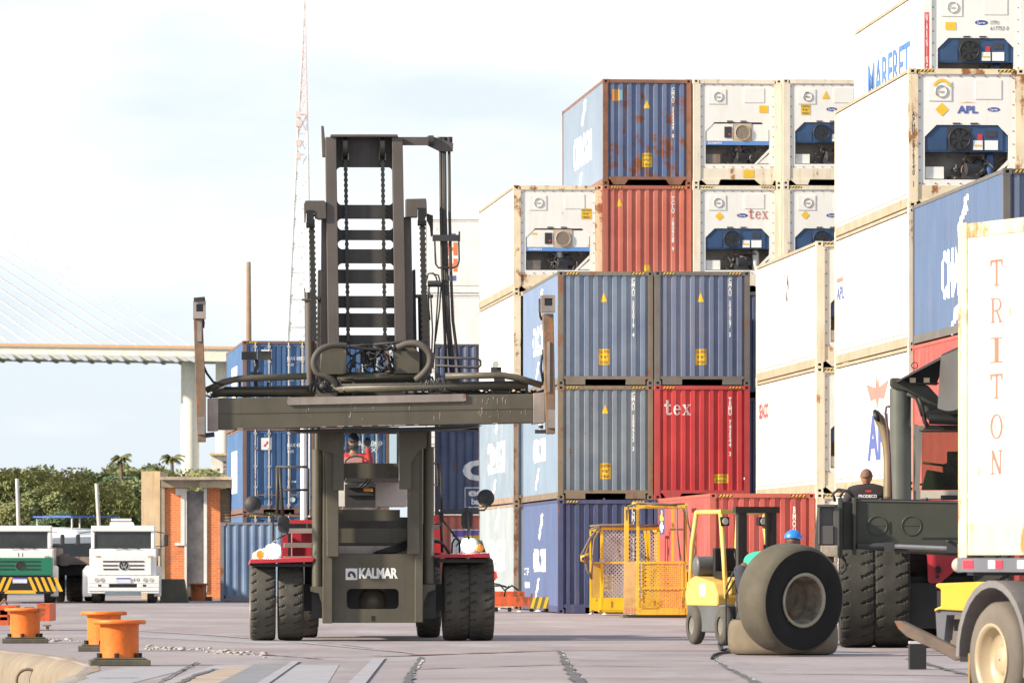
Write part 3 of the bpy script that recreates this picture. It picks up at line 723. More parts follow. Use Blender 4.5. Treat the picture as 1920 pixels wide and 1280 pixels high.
for x0, x1 in ((337, 371), (402, 432)):
    b = MB(); a = br.p(x0, 672, 2); c = br.p(x1, 672, 2); r = (c.x-a.x)/2; b.cyl(((a.x+c.x)/2, 8, 0), ((a.x+c.x)/2, 8, a.z), r, 20); b.build('pier', CREAM, bt)
pyl = br.p(-640, 30, 10)
for i in range(26):
    a = br.p(352-i*34, 640+(352-i*34)*.0131, 1); t = pyl-Vector((0, 0, i*1.7))
    for yy in (.5, 20):
        b = MB(); b.cyl((a.x, yy, a.z), (t.x, 10, t.z), .17, 5, caps=False); b.build('stay_cable', CAB, bt)
b = MB(); b.prism([(-16, 0), (-11, 0), (-2, pyl.z-20), (-2, pyl.z+6), (-5, pyl.z+6), (-5, pyl.z-20)], 7, 13, 'x') if False else b.box(pyl.x-3, pyl.x+3, 7, 13, 0, pyl.z+5)
b.build('pylon', CREAM, bt)

# ---------------------------------------------------------------- lattice mast
TW = mat('mast_white', (.8, .8, .8), .5); TR = mat('mast_red', (.8, .6, .57), .5)
lt = Fr(563, 600, 0, .5); lo = lt.empty('lattice_mast', 'very tall slim lattice radio mast, white below and red above, behind the left stack', 'radio mast')
wl = [(0, 571, 573), (120, 566, 573.5), (300, 555, 577), (420, 549, 578), (560, 542, 579), (660, 537, 581), (1040, 520, 590)]
def wat(py, side):
    for (a, l0, r0), (c, l1, r1) in zip(wl, wl[1:]):
        if a <= py <= c: t = (py-a)/(c-a); return (l0+(l1-l0)*t, r0+(r1-r0)*t)[side]
ys = [0, 30, 60, 90, 120, 150, 180, 215, 250, 290, 330, 372, 416, 462, 510, 560, 612, 670, 740, 820, 920, 1020]
for seg, (lo_i, hi_i, mt) in enumerate(((0, 8, TR), (8, 21, TW))):
    b = MB()
    for i in range(lo_i, hi_i):
        y0, y1 = ys[i], ys[i+1]
        c4 = []
        for py in (y0, y1):
            l = lt.p(wat(py, 0), py, 0); r = lt.p(wat(py, 1), py, 0); w = (r.x-l.x)
            c4.append([Vector((l.x, 0, l.z)), Vector((r.x, 0, l.z)), Vector((r.x, w, l.z)), Vector((l.x, w, l.z))])
        rr = .03+.00015*y1
        for k in range(4):
            b.cyl(c4[0][k], c4[1][k], rr*1.25, 5, caps=False); b.cyl(c4[1][k], c4[1][(k+1) % 4], rr*.7, 4, caps=False)
            b.cyl(c4[0][k], c4[1][(k+1) % 4], rr*.6, 4, caps=False); b.cyl(c4[1][k], c4[0][(k+1) % 4], rr*.6, 4, caps=False)
    b.build('lattice_section', mt, lo)
b = MB()
for py in (215, 232, 268, 292): a = lt.p(562, py, 0); b.box(a.x-.35, a.x+.1, -.3, .3, a.z-.3, a.z+.3)
b.build('antenna', TR, lo)

# ---------------------------------------------------------------- wooden pole
wp = Fr(467, 236); wo = wp.empty('timber_pole', 'weathered brown timber pole rising behind the blue container stack', 'pole')
b = MB(); a = wp.p(466, 491, 0); b.tube([(0, 0, 0), (0, 0, a.z*.5), (-.02, 0, a.z)], [.16, .125, .085], 10)
b.build('shaft', mat('old_timber', (.28, .19, .12), .85, var=.2, streak=.5, stretch=(9, 9, .2)), wo)

# ---------------------------------------------------------------- trees
LEAF = [mat('leaf_olive', (.17, .19, .07), .7, var=.5, nscale=.5), mat('leaf_green', (.105, .155, .065), .7, var=.5, nscale=.5), mat('leaf_pale', (.23, .235, .09), .7, var=.45, nscale=.5)]
BARK = mat('bark', (.12, .09, .06), .9)
def crown_mesh(seed, nl, w, h, name='crown'):
    rd = random.Random(seed); vs = []; fs = []
    blobs = [(rd.gauss(0, .42)*w, rd.gauss(0, .4)*w, h*(.2+.75*rd.random()**.8), w*rd.uniform(.2, .42)) for _ in range(15)]
    for i in range(nl):
        bx, by, bz, br_ = blobs[rd.randrange(len(blobs))]
        u = rd.uniform(-1, 1); t = rd.uniform(0, 2*math.pi); rr = br_*rd.uniform(.55, 1.05); q = math.sqrt(1-u*u)
        c = Vector((bx+rr*q*math.cos(t), by+rr*q*math.sin(t), bz+rr*u*.75))
        s = rd.uniform(.07, .19); a = Vector((rd.gauss(0, 1), rd.gauss(0, 1), rd.gauss(0, .6))).normalized(); b2 = a.orthogonal().normalized()
        a *= s; b2 *= s*.75; o = len(vs)
        vs += [c-a, c+b2*.8, c+a, c-b2*.8]; fs.append((o, o+1, o+2, o+3))
    me = bpy.data.meshes.new(name); me.from_pydata([tuple(v) for v in vs], [], fs); me.update(); return me
def tree_proto(seed, w, h, lm):
    c = crown_mesh(seed, 15000, w, h-1.2); c.materials.append(lm)
    t = MB(); rd = random.Random(seed+50)
    t.tube([(0, 0, 0), (.1, 0, h*.3), (-.1, .1, h*.75)], [.22, .17, .06], 8)
    for k in range(6):
        a = rd.uniform(0, 6.28); r = w*.6; t.tube([(0, 0, h*.2+k*.4), (r*.5*math.cos(a), r*.5*math.sin(a), h*.45+k*.3), (r*math.cos(a), r*math.sin(a), h*.7+k*.2)], [.1, .07, .02], 6)
    tm = t.mesh('trunk'); tm.materials.append(BARK); return c, tm
protos = [tree_proto(i, w, h, LEAF[i % 3]) for i, (w, h) in enumerate(((3.6, 7.6), (3.2, 7.0), (4.0, 8.0), (3.0, 6.6)))]
tl = [(-30, 434, 1.05), (38, 446, 1.12), (92, 430, 1.0), (150, 440, 1.06), (196, 436, 1.02), (262, 444, 1.06), (318, 432, 1.0), (372, 446, 1.02), (425, 436, 1.0), (480, 440, 1.0),
      (-5, 412, .84), (62, 408, .86), (118, 414, .8), (172, 407, .84), (232, 412, .86), (290, 410, .84), (345, 414, .85), (402, 410, .85), (28, 395, .62), (95, 392, .6), (150, 396, .62), (210, 394, .64), (265, 397, .62)]
colr = ['olive', 'deep green', 'yellow-green', 'olive']
where = ['at the left edge of the picture', 'right above the green truck cab', 'above the gap between the two trucks', 'behind the tilted boat mast', 'under the left palm', 'left of the brick hut', 'behind the cream corner of the hut', 'behind the hut roof beside the bridge pier', 'behind the small white house', 'behind the blue container stack']
for i, (px, D, sc) in enumerate(tl):
    c, t = protos[(i*3+i//4) % 4]; x = (px-960)/F*D
    row = 'rearmost' if i < 10 else ('middle' if i < 18 else 'front')
    ww = where[min(9, max(0, int((px+30)/52)))]
    r = thing('mangrove_tree', '%s row broad %s tree %s' % (row, colr[(i*3+i//4) % 4], ww), 'tree', (x, D, .5), i*1.7, 'trees along the far bank')
    sc *= 1.12; r.scale = (sc, sc, sc)
    for me, nm in ((c, 'crown'), (t, 'trunk')): o = bpy.data.objects.new(nm, me); COL.objects.link(o); o.parent = r
PALM = mat('palm_leaf', (.17, .17, .05), .6, var=.35)
def palm(px, py, D, label, seed):
    fr = Fr(px, D, 0, .5); r = fr.empty('palm_tree', label, 'palm tree', 'palms above the tree line'); rd = random.Random(seed); top = fr.p(px, py, 0).z
    b = MB(); b.tube([(0, 0, 0), (.2, 0, top*.5), (0, 0, top)], [.2, .15, .12], 8); b.build('trunk', BARK, r)
    b = MB()
    for k in range(17):
        a = k*2.4; L = rd.uniform(.65, 1.0); up = rd.uniform(.1, 1.0); pts = []
        for q in range(9):
            t = q/8; rr = L*t; pts.append(Vector((rr*math.cos(a), rr*math.sin(a), top+up*rr*1.0-.75*rr*rr)))
        b.tube(pts, .018, 4)
        for q in range(1, 9):
            d = (pts[q]-pts[q-1]).normalized(); sd = d.cross(Vector((0, 0, 1))).normalized()
            for f_ in (0, .33, .66):
                p0 = pts[q-1].lerp(pts[q], f_)
                for sg in (-1, 1):
                    e = p0+sd*sg*.2+d*.12-Vector((0, 0, .16)); b.add([p0-d*.03, p0+d*.04, e], [(0, 1, 2)])
    b.build('crown', PALM, r)
palm(226, 858, 425, 'coconut palm with drooping fronds standing alone above the trees left of the brick hut', 1)
palm(322, 860, 450, 'darker palm with short fronds just left of the bridge pier', 2)

# ---------------------------------------------------------------- brick hut
def brickmat():
    m = bpy.data.materials.new('brick_courses'); m.use_nodes = True; nt = m.node_tree; b = nt.nodes['Principled BSDF']; b.inputs['Roughness'].default_value = .85
    tc = N(nt, 'ShaderNodeTexCoord'); mp = N(nt, 'ShaderNodeMapping'); mp.inputs['Rotation'].default_value = (R(90), 0, 0); nt.links.new(tc.outputs['Object'], mp.inputs['Vector'])
    bk = N(nt, 'ShaderNodeTexBrick'); bk.inputs['Scale'].default_value = 1; bk.inputs['Brick Width'].default_value = .24; bk.inputs['Row Height'].default_value = .085; bk.inputs['Mortar Size'].default_value = .008
    bk.inputs['Color1'].default_value = (.78, .23, .07, 1); bk.inputs['Color2'].default_value = (.66, .18, .06, 1); bk.inputs['Mortar'].default_value = (.72, .38, .2, 1)
    nt.links.new(mp.outputs[0], bk.inputs['Vector']); n = N(nt, 'ShaderNodeTexNoise'); n.inputs['Scale'].default_value = 1.5; n.inputs['Detail'].default_value = 6; nt.links.new(tc.outputs['Object'], n.inputs['Vector'])
    mr = N(nt, 'ShaderNodeMapRange'); mr.inputs['From Min'].default_value = .5; mr.inputs['From Max'].default_value = .8; mr.inputs['To Max'].default_value = .5; nt.links.new(n.outputs['Fac'], mr.inputs['Value'])
    c = mix(nt, mr.outputs[0], bk.outputs['Color'], (.3, .12, .06)); nt.links.new(c, b.inputs['Base Color']); return m
BRICK = brickmat()
PLAS = mat('hut_plaster', (.66, .5, .3), .85, var=.15, streak=.6, dirt=(.5, .24, .1)); CONC = mat('weathered_concrete', (.36, .3, .22), .9, var=.3, streak=.5, dirt=(.12, .1, .08))
WTRIM = mat('hut_white_trim', (.75, .72, .66), .7, streak=.2); GREYD = mat('grey_metal_door', (.2, .19, .19), .6, var=.35, rust=.3, nscale=2.5)
h = Fr(300, 214, R(0)); ho = h.empty('brick_hut', 'small orange brick hut with a flat concrete roof, behind the white lorry', 'brick hut')
b = MB(); h.box(b, 265, 883, 300, 1124, 0, 5); b.build('corner_wall', PLAS, ho)
b = MB(); h.box(b, 300, 893, 436, 899, -.9, 6.5); h.box(b, 302, 899, 372, 913, -.3, .5); h.box(b, 372, 901, 436, 914, -.6, .5); b.build('roof', CONC, ho)
b = MB(); h.box(b, 300, 914, 309, 1124, .02, .4); b.build('pillar', CONC, ho)
b = MB(); h.box(b, 309, 914, 346, 1124, .1, .3); h.box(b, 388, 914, 413, 1122, .1, .3); b.build('brick_wall', BRICK, ho)
b = MB(); h.box(b, 329, 915, 346, 928, .06, .03); h.box(b, 339, 928, 346, 1018, .06, .03); h.box(b, 328, 1017, 346, 1022, .05, .05); h.box(b, 382, 915, 388, 1110, .04, .3); h.box(b, 346, 915, 350, 1122, .08, .2); b.build('door_frame', WTRIM, ho)
b = MB(); h.box(b, 350, 920, 382, 1100, .35, .05); dd = b.build('door', GREYD, ho)
b = MB(); h.box(b, 350, 1100, 382, 1124, .3, .2); b.build('door_sill', CONC, ho)
b = MB()
for i in range(13): y = 918+i*5.5; h.box(b, 413, y, 431, y+3.6, .16, .06)
b.build('louvre', mat('louvre_brown', (.3, .21, .13), .8), ho)
b = MB(); h.box(b, 413, 916, 431, 1124, .24, .2); b.build('side_wall', CONC, ho)
bb = Fr(330, 197); bo = bb.empty('concrete_barrier', 'dark grey concrete road barrier between the white lorry and the brick hut', 'barrier')
b = MB(); q = [bb.p(x, y, 0) for x, y in ((300, 1085), (345, 1085), (353, 1129), (300, 1129))]; b.prism([(v.x, v.z if v.z > .05 else 0) for v in q], 0, .5); b.build('block', mat('barrier_concrete', (.13, .125, .1), .9, var=.2), bo, bevel=.02)
# small house on the far bank
hh = Fr(412, 470, 0, .5); hho = hh.empty('white_house', 'small white house on the far bank peeping over the brick hut roof', 'house')
b = MB(); hh.box(b, 396, 853, 436, 1064, 0, 8); b.build('wall', WTRIM, hho); b = MB(); hh.box(b, 418, 864, 432, 886, -.1, .12); w_ = b.build('window', GREYD, hho)
b = MB()
for t in (871, 879): hh.box(b, 418, t, 432, t+1, -.14, .05)
b.build('glazing_bar', WTRIM, w_); b = MB(); hh.box(b, 393, 849, 440, 853, -.6, 9); b.build('roof', PLAS, hho)
# ================================================================ CONTAINERS
A1 = paintset('container_blue_grey', (.135, .19, .30), .3, fade=(.2, .255, .33), side=(.17, .235, .36), frame=(.17, .15, .12), frust=1.0)
A2 = paintset('container_blue', (.12, .165, .28), .25, fade=(.165, .2, .29), side=(.09, .14, .25), frame=(.14, .13, .12), frust=.8)
A3 = paintset('container_teal_grey', (.145, .195, .27), .35, fade=(.225, .275, .30), side=(.2, .27, .35), frame=(.2, .16, .11), frust=1.0)
A4 = paintset('container_navy', (.05, .07, .165), .2, fade=(.07, .092, .185), side=(.085, .12, .24), frame=(.06, .07, .16), frust=.6)
A5 = paintset('container_rusty_blue', (.1, .15, .3), .84, fade=(.16, .2, .3), side=(.2, .255, .33), frame=(.25, .11, .07), frust=1.3)
REDC = paintset('container_red', (.47, .03, .04), .12, fade=(.55, .055, .055), frame=(.42, .05, .05), frust=.6)
REDP = paintset('container_salmon_red', (.42, .065, .055), .15, fade=(.48, .10, .085), frame=(.42, .1, .07), frust=.5)
REDQ = paintset('container_coral', (.52, .13, .09), .15, fade=(.6, .19, .13), frame=(.42, .12, .08), frust=.5)
PGREY = paintset('container_pale_grey', (.29, .34, .37), .25, fade=(.35, .39, .41), frame=(.34, .25, .17), frust=1.0)
PBLUE = paintset('container_pale_blue', (.2, .27, .35), .25, fade=(.27, .33, .39), frame=(.3, .22, .16), frust=1.0)
LBLUE = paintset('container_door_blue', (.05, .13, .3), .3, fade=(.08, .17, .33), frame=(.2, .12, .1), frust=.9)
DBLUE = paintset('container_dark_blue', (.045, .07, .16), .5, fade=(.1, .12, .19), frame=(.07, .07, .09), frust=.8)
SBLUE = paintset('container_short_blue', (.13, .2, .34), .3, fade=(.18, .26, .37), frame=(.2, .2, .23), frust=.9)
H = 2.896; L = 12.192
GS = 'stacked dry cargo containers'; GR = 'stacked white refrigerated containers'
def D_(name): return name
# front row, left column (three high)
sF = 73.75; XF = 1046
r = place(XF, sF, 0, 'shipping_container', 'bright navy container at the foot of the stack, behind the caged yellow basket', 'container', GS)
cs, cf = dry(r, *A4); hazard(r, H); idnum(r, 'CMA 725018 2', cf, H, z1=H-.17, z0=.35); cmacgm(r, cs, L); decal(r, glyphs('CTOP', .02), MARK, ('s', .012, L), cs, (1.0, .95, 2.4, 1.15)); decal(r, glyphs('bamboo', .02), MARK, ('s', .012, L), cs, (.9, .6, 2.6, .85)); caution(r, cf, 1.12, .58, 1.4, .98)
r = place(XF, sF, 1, 'shipping_container', 'teal-grey weathered container left of the bright red one', 'container', GS)
cs, cf = dry(r, *A3); hazard(r, H); idnum(r, 'CMAU 509933 3', cf, H, z1=H-.17); cmacgm(r, cs, L); caution(r, cf, 1.08, .52, 1.36, .92); decal(r, TRI, YEL, ('f', .03), cf, (1.13, 2.18, 1.29, 2.42), 'warning_triangle')
r = place(XF, sF, 2, 'shipping_container', 'slate-blue container on top of the teal-grey one, just right of the lifting beam\'s right post', 'container', GS)
cs, cf = dry(r, *A1); hazard(r, H); idnum(r, 'CMAU 503019 4', cf, H, z1=H-.17); cmacgm(r, cs, L, w=4.4, h=.8); caution(r, cf, 1.05, .52, 1.33, .92); decal(r, TRI, YEL, ('f', .03), cf, (1.1, 2.12, 1.26, 2.36), 'warning_triangle')
# front row, right column
XG = 1227.5
r = place(XG, sF, 0, 'shipping_container', 'bottom container almost wholly hidden behind the long salmon-red one', 'container', GS); dry(r, *A4)
r = place(XG, sF, 1, 'shipping_container', 'bright red container with three white serif letters on its end', 'container', GS)
cs, cf = dry(r, *REDC, tabs='trap'); hazard(r, H); idnum(r, 'TEMU 743544 3', cf, H, z1=H-.3)
decal(r, serif('tex', .14), MARK, ('f', .03), cf, (.25, 2.14, .92, 2.52)); caution(r, cf, 1.52, .42, 1.88, .64, ('CAUTION', 'HIGH')); decal(r, SQ, MARK, ('f', .03), cf, (2.28, .5, 2.34, .56), 'sticker')
r = place(XG, sF, 2, 'shipping_container', 'slate-blue container sitting on the bright red one, its right post darkly stained', 'container', GS)
cs, cf = dry(r, *A2); hazard(r, H); idnum(r, 'CMAU 520767 5', cf, H, z1=H-.17); caution(r, cf, 1.05, .52, 1.33, .92); decal(r, TRI, YEL, ('f', .03), cf, (1.1, 2.12, 1.26, 2.36), 'warning_triangle')
# row behind: column A
sR = 68.6; VB = 0
r = place(963, sR, 0, 'shipping_container', 'pale grey container at ground level behind the red lifting beam', 'container', GS, VB)
cs, cf = dry(r, *PGREY); cmacgm(r, cs, L, w=6.2, h=.9, z=1.5)
r = place(963, sR, 1, 'shipping_container', 'pale blue-grey container under the lifting beam\'s right end, just above the pale grey one', 'container', GS, VB)
cs, cf = dry(r, *PBLUE); cmacgm(r, cs, L, w=6.0, h=.9)
r = place(963, sR, 2, 'refrigerated_container', 'white reefer showing only its side and a rusty post, below the rustiest reefer', 'reefer container', GR, VB); reefer(r, 'none', REEFR, front=False)
r = place(963, sR, 3, 'refrigerated_container', 'rustiest white reefer with a tan fan, topmost of its column left of the coral container', 'reefer container', GR, VB)
fp = reefer(r, 'daikin', REEFR, seed=2); caution(r, None, 1.86, 1.98, 2.14, 2.27, y=.038); decal(r, SQ, YEL, ('f', .049), None, (.5, 1.55, .64, 1.6), 'sticker')
# column B
r = place(1130.5, sR, 3, 'shipping_container', 'coral red container with a small yellow triangle, between two white refrigerated ones', 'container', GS, VB)
cs, cf = dry(r, *REDQ); hazard(r, H); idnum(r, 'TCLU 180928 9', cf, H, z1=H-.3); decal(r, TRI, YEL, ('f', .03), cf, (.38, 2.32, .54, 2.55), 'warning_triangle'); caution(r, cf, 1.15, .55, 1.31, .72)
r = place(1130.5, sR, 4, 'shipping_container', 'rust-streaked blue container on the very top of the stack, against the sky', 'container', GS, VB)
cs, cf = dry(r, *A5, tabs='trap'); idnum(r, 'CMAU 333349 0', cf, H, z1=H-.22, z0=1.3); decal(r, TRI, YEL, ('f', .03), cf, (1.12, 2.1, 1.3, 2.34), 'warning_triangle'); caution(r, cf, 1.08, .5, 1.36, .88); cmacgm(r, cs, L, w=5.2, h=.9)
decal(r, SQ, mat('orange_label', (.6, .3, .08), .6), ('f', .03), cf, (.26, 2.3, .46, 2.62), 'sticker'); decal(r, SQ, mat('teal_label', (.2, .42, .5), .6), ('f', .03), cf, (.46, 2.32, .54, 2.6), 'sticker')
# column C, D
r = place(1300, sR, 3, 'refrigerated_container', 'white refrigerated container with a dark blue unit and three faded red serif letters', 'reefer container', GR, VB)
fp = reefer(r, 'carrier', REEFF, seed=6); hazard(r, H); decal(r, DIA, YEL, ('f', .038), None, (.6, 1.93, .84, 2.17), 'diamond_placard'); decal(r, serif('tex', .14), LETPINK, ('f', .038), None, (1.52, 1.98, 2.06, 2.28))
for t_, n_ in enumerate(('ground', 'second', 'third')): r = place(1300, sR, t_, 'shipping_container', 'dark container on the %s level hidden behind the bright red one' % n_, 'container', GS, VB); dry(r, *DBLUE[:2])  # unseen fill, dark paint stands in for deep shade in the gap
r = place(1300, sR, 4, 'refrigerated_container', 'white reefer with a tan fan, top level right of the rust-streaked blue container', 'reefer container', GR, VB)
fp = reefer(r, 'daikin', REEFF, seed=8); decal(r, SQ, YEL, ('f', .038), None, (1.82, 1.98, 2.06, 2.18), 'sticker'); decal(r, SQ, YEL, ('f', .03), None, (1.38, .2, 1.68, .42), 'sticker')
r = place(1468, sR, 3, 'refrigerated_container', 'white reefer with dark blue unit and yellow diamond, cut off by the tall white stack', 'reefer container', GR, VB)
fp = reefer(r, 'carrier', REEFF, seed=10); hazard(r, H); decal(r, DIA, YEL, ('f', .038), None, (.5, 1.96, .74, 2.2), 'diamond_placard')
r = place(1468, sR, 4, 'refrigerated_container', 'white reefer with round black fan and yellow triangle, beside the tall white stack', 'reefer container', GR, VB)
fp = reefer(r, 'carrier', REEFF, seed=12); decal(r, TRI, YEL, ('f', .038), None, (1.08, 2.36, 1.3, 2.58), 'warning_triangle'); caution(r, None, .5, 1.92, .76, 2.2, y=.038); decal(r, SQ, YEL, ('f', .038), None, (1.6, 2.0, 1.8, 2.15), 'sticker')
# nearer row: long salmon red container and the white column beside it
sW = 81.4
r = place(1331, sW, 0, 'shipping_container', 'long salmon-red container on the ground behind the yellow forklift', 'container', GS)
cs, cf = dry(r, *REDP, tabs='trap'); hazard(r, H); idnum(r, 'BMOU 581743 6', cf, H, z1=H-.3, z0=.5, x=1.96)
o = decal(r, SQ, mat('logo_navy', (.05, .08, .2), .5), ('s', .012, L), cs, (.2, 2.0, 1.45, 2.66), 'panel'); o = decal(r, DIA, MARK, ('s', .008, L), cs, (.35, 2.03, 1.3, 2.33), 'emblem'); decal(r, TRI, YEL, ('s', .008, L), cs, (.35, 2.34, 1.3, 2.62), 'emblem')
for t, lb in ((0, 'white refrigerated container at ground level showing only a strip beside the salmon-red one'), (1, 'white refrigerated container with small red letters on its side, under the scratched one'), (2, 'white reefer with black scratches on its side, above the one with small red letters')):
    r = place(1530.5, sW, t, 'refrigerated_container', lb, 'reefer container', GR); fp = reefer(r, 'carrier', REEFF, seed=14+2*t)
    hazard(r, H); decal(r, SQ, YEL, ('f', .038), None, (.56, 1.95, .72, 2.18), 'sticker')
    if t == 1:
        decal(r, glyphs('SEACO', .04), LETRED, ('s', .016, L), None, (.6, 1.95, 2.6, 2.33), 'lettering')
    if t == 2:
        b = MB(); rd = random.Random(2)
        for k in range(14):
            y = 6+rd.gauss(0, .5); z = rd.uniform(.8, 2.4); b.add([(.0105, y, z), (.0105, y+.1, z+.02), (.0105, y+.06, z+rd.uniform(.15, .5))], [(0, 1, 2)])
        b.build('scratch', MARKD, r)
# tall white stack
sT = 90; 
tl = ['white refrigerated container at ground level behind the bald worker in black', 'white reefer with a red emblem over blue letters on its side, above the bald worker',
      'white refrigerated container with a plain side, left of the corrugated blue one', 'white reefer with blue letters and yellow diamond on its end, upper right of the picture']
for t in range(4):
    r = place(1704, sT, t, 'refrigerated_container', tl[t], 'reefer container', GR, dz=.08*(t == 3)*0); fp = reefer(r, 'carrier', REEFR if t == 3 else REEFF, seed=[20, 22, 24, 21][t])
    if t == 1:
        EM = ([(.0, .75), (.42, .6), (.47, 1.0), (.5, .62), (.53, 1.0), (.58, .6), (1, .75), (.8, .25), (.58, .3), (.5, 0), (.42, .3), (.2, .25)], [tuple(range(12))])
        # side letters: reads towards the front
        decal(r, EM, LETPINK, ('s', .016, L), None, (5.4, 1.72, 9.0, 2.5), 'emblem'); decal(r, glyphs('APL', .04), LETBLUE, ('s', .016, L), None, (5.6, .62, 9.6, 1.6), 'lettering')
    if t == 2: decal(r, glyphs('APL', .03), LETBLUE, ('s', .016, L), None, (.3, 1.45, 1.6, 1.75), 'lettering'); decal(r, SQ, LETPINK, ('s', .016, L), None, (.3, 1.85, 1.4, 1.95), 'emblem')
    if t == 3:
        hazard(r, H)
        idnum(r, 'APHU 576340 1', None, H, m=MARKD, x=.1, z1=2.0, z0=.42, w=.07, y=.008); decal(r, DIA, YEL, ('f', .038), None, (.56, 1.9, .84, 2.18), 'diamond_placard')
        decal(r, glyphs('APL', .05), LETBLUE, ('f', .038), None, (1.02, 1.96, 1.46, 2.12)); decal(r, ([(0, .5), (.5, .8), (1, .5), (.5, .6)], [(0, 1, 2, 3)]), mat('label_orange', (.75, .35, .1), .5), ('f', .038), None, (1.05, 2.14, 1.44, 2.22), 'emblem')
        decal(r, ([(.5+.5*math.cos(R(a)), .5+.5*math.sin(R(a))) for a in range(20, 170, 15)]+[(.5+.38*math.cos(R(a)), .5+.38*math.sin(R(a))) for a in range(160, 10, -15)], [tuple(range(20))]), YEL, ('f', .02), None, (.5, 2.2, .9, 2.68), 'sticker')
for t_, n_ in enumerate(('ground', 'second', 'third', 'fourth')): r = place(1731, 81.8, t_, 'refrigerated_container', 'white reefer on the %s level hidden behind the tall white stack' % n_, 'reefer container', GR); reefer(r, 'none', REEFF, front=False)
r = place(1731, 81.8, 4, 'refrigerated_container', 'white refrigerated container with tall pale blue letters on its side, topmost at the right edge', 'reefer container', GR); fp = reefer(r, 'carrier', REEF, seed=23)
decal(r, glyphs('MARFRET', .004), mat('pale_blue_lettering', (.07, .19, .5), .5), ('s', .008, L), None, (2.6, .95, 9.9, 1.85), 'lettering')
decal(r, SQ, RED, ('f', .008), None, (.03, .9, .14, 2.3), 'warning_strip'); decal(r, glyphs('WARNING', .02, True), MARK, ('f', .005), None, (.05, .93, .12, 2.27), 'lettering')
decal(r, SQ, YEL, ('f', .038), None, (.52, 1.9, .76, 2.08), 'sticker'); decal(r, glyphs('OTPU', .0), MARKD, ('f', .038), None, (1.56, 2.03, 1.76, 2.12)); decal(r, glyphs('617753 0', .0), MARKD, ('f', .038), None, (1.56, 1.9, 1.98, 1.99))
# nearest row: corrugated blue over red, and the ground one
sN = 100
tl = ['red container at the bottom of the nearest stack, hidden behind the dark machine', 'red corrugated container under the blue one, behind the dark machine\'s roof', 'corrugated blue container with a broken white emblem, above the red one at the right']
for t, ps in enumerate((REDP, REDP, A2)):
    r = place(1881, sN, t, 'shipping_container', tl[t], 'container', GS); cs, cf = dry(r, *ps)
    if t: hazard(r, H)
    if t == 2: cmacgm(r, cs, L, c=6.6, w=5.0, h=1.0, z=1.25)
# left stacks (door ends)
sL = 56; GL = 'blue containers stacked left of the lift truck'
for ci, x in enumerate((455, 594)):
    for t in range(3):
        lb = {(0, 0): 'blue container with lock rods, bottom of the left stack behind the short blue one', (0, 1): 'blue door-end container with a small white emblem square, above the round mirror', (0, 2): 'blue door-end container with white lettering, topmost of the left stack beside the floodlight',
              (1, 0): 'blue container at ground level straight behind the lift truck', (1, 1): 'blue container seen through the cab window of the lift truck', (1, 2): 'blue container seen between the mast rails at their foot'}[(ci, t)]
        r = place(x, sL, t, 'shipping_container', lb, 'container', GS, -100); cs, cf = dry(r, *LBLUE, end='door'); 
        if t != 1: hazard(r, H)
        if t: decal(r, SQ, MARK, ('s', .012, L), cs, (4, .75, 8, 2.2), 'panel')
        for zz, ww, hh_ in ((2.25, .62, .12), (2.05, .22, .1), (1.55, .22, .06), (1.05, .3, .07)):
            decal(r, glyphs('MAX 42000' if ww > .5 else '42000', .03), MARK, ('f', .04), None, (1.5, zz, 1.5+ww, zz+hh_), 'lettering')
        if (ci, t) == (1, 1): decal(r, glyphs('G 42000', .04), MARK, ('f', .035), None, (1.3, 2.3, 2.2, 2.45), 'lettering'); decal(r, glyphs('MAX', .04), MARK, ('f', .035), None, (1.55, 2.08, 2.0, 2.22), 'lettering')
        if (ci, t) == (0, 1): decal(r, SQ, MARK, ('f', .02), None, (.62, 2.15, .98, 2.55), 'emblem'); decal(r, SLASH, LETRED, ('f', .015), None, (.7, 2.25, .9, 2.45), 'emblem'); decal(r, DISC(), MARK, ('f', .02), None, (1.58, .4, 1.76, .58), 'sticker')
        if (ci, t) == (0, 2): decal(r, SQ, MARK, ('f', .02), None, (.62, 2.3, .98, 2.6), 'sticker')
# short blue one, long side to the camera
def broad(pxr, s, tier, name, label, cat, group, Ln, rot=R(90)):
    D = F/s; return thing(name, label, cat, ((pxr-960)/F*D, D, tier*2.9), rot, group)
r = broad(762, 57.6, 0, 'shipping_container', 'short blue-grey container at ground level, long side facing, left of the twin front tyres', 'container', GS, 6.06); dry(r, *SBLUE, L=6.058, H=2.591)
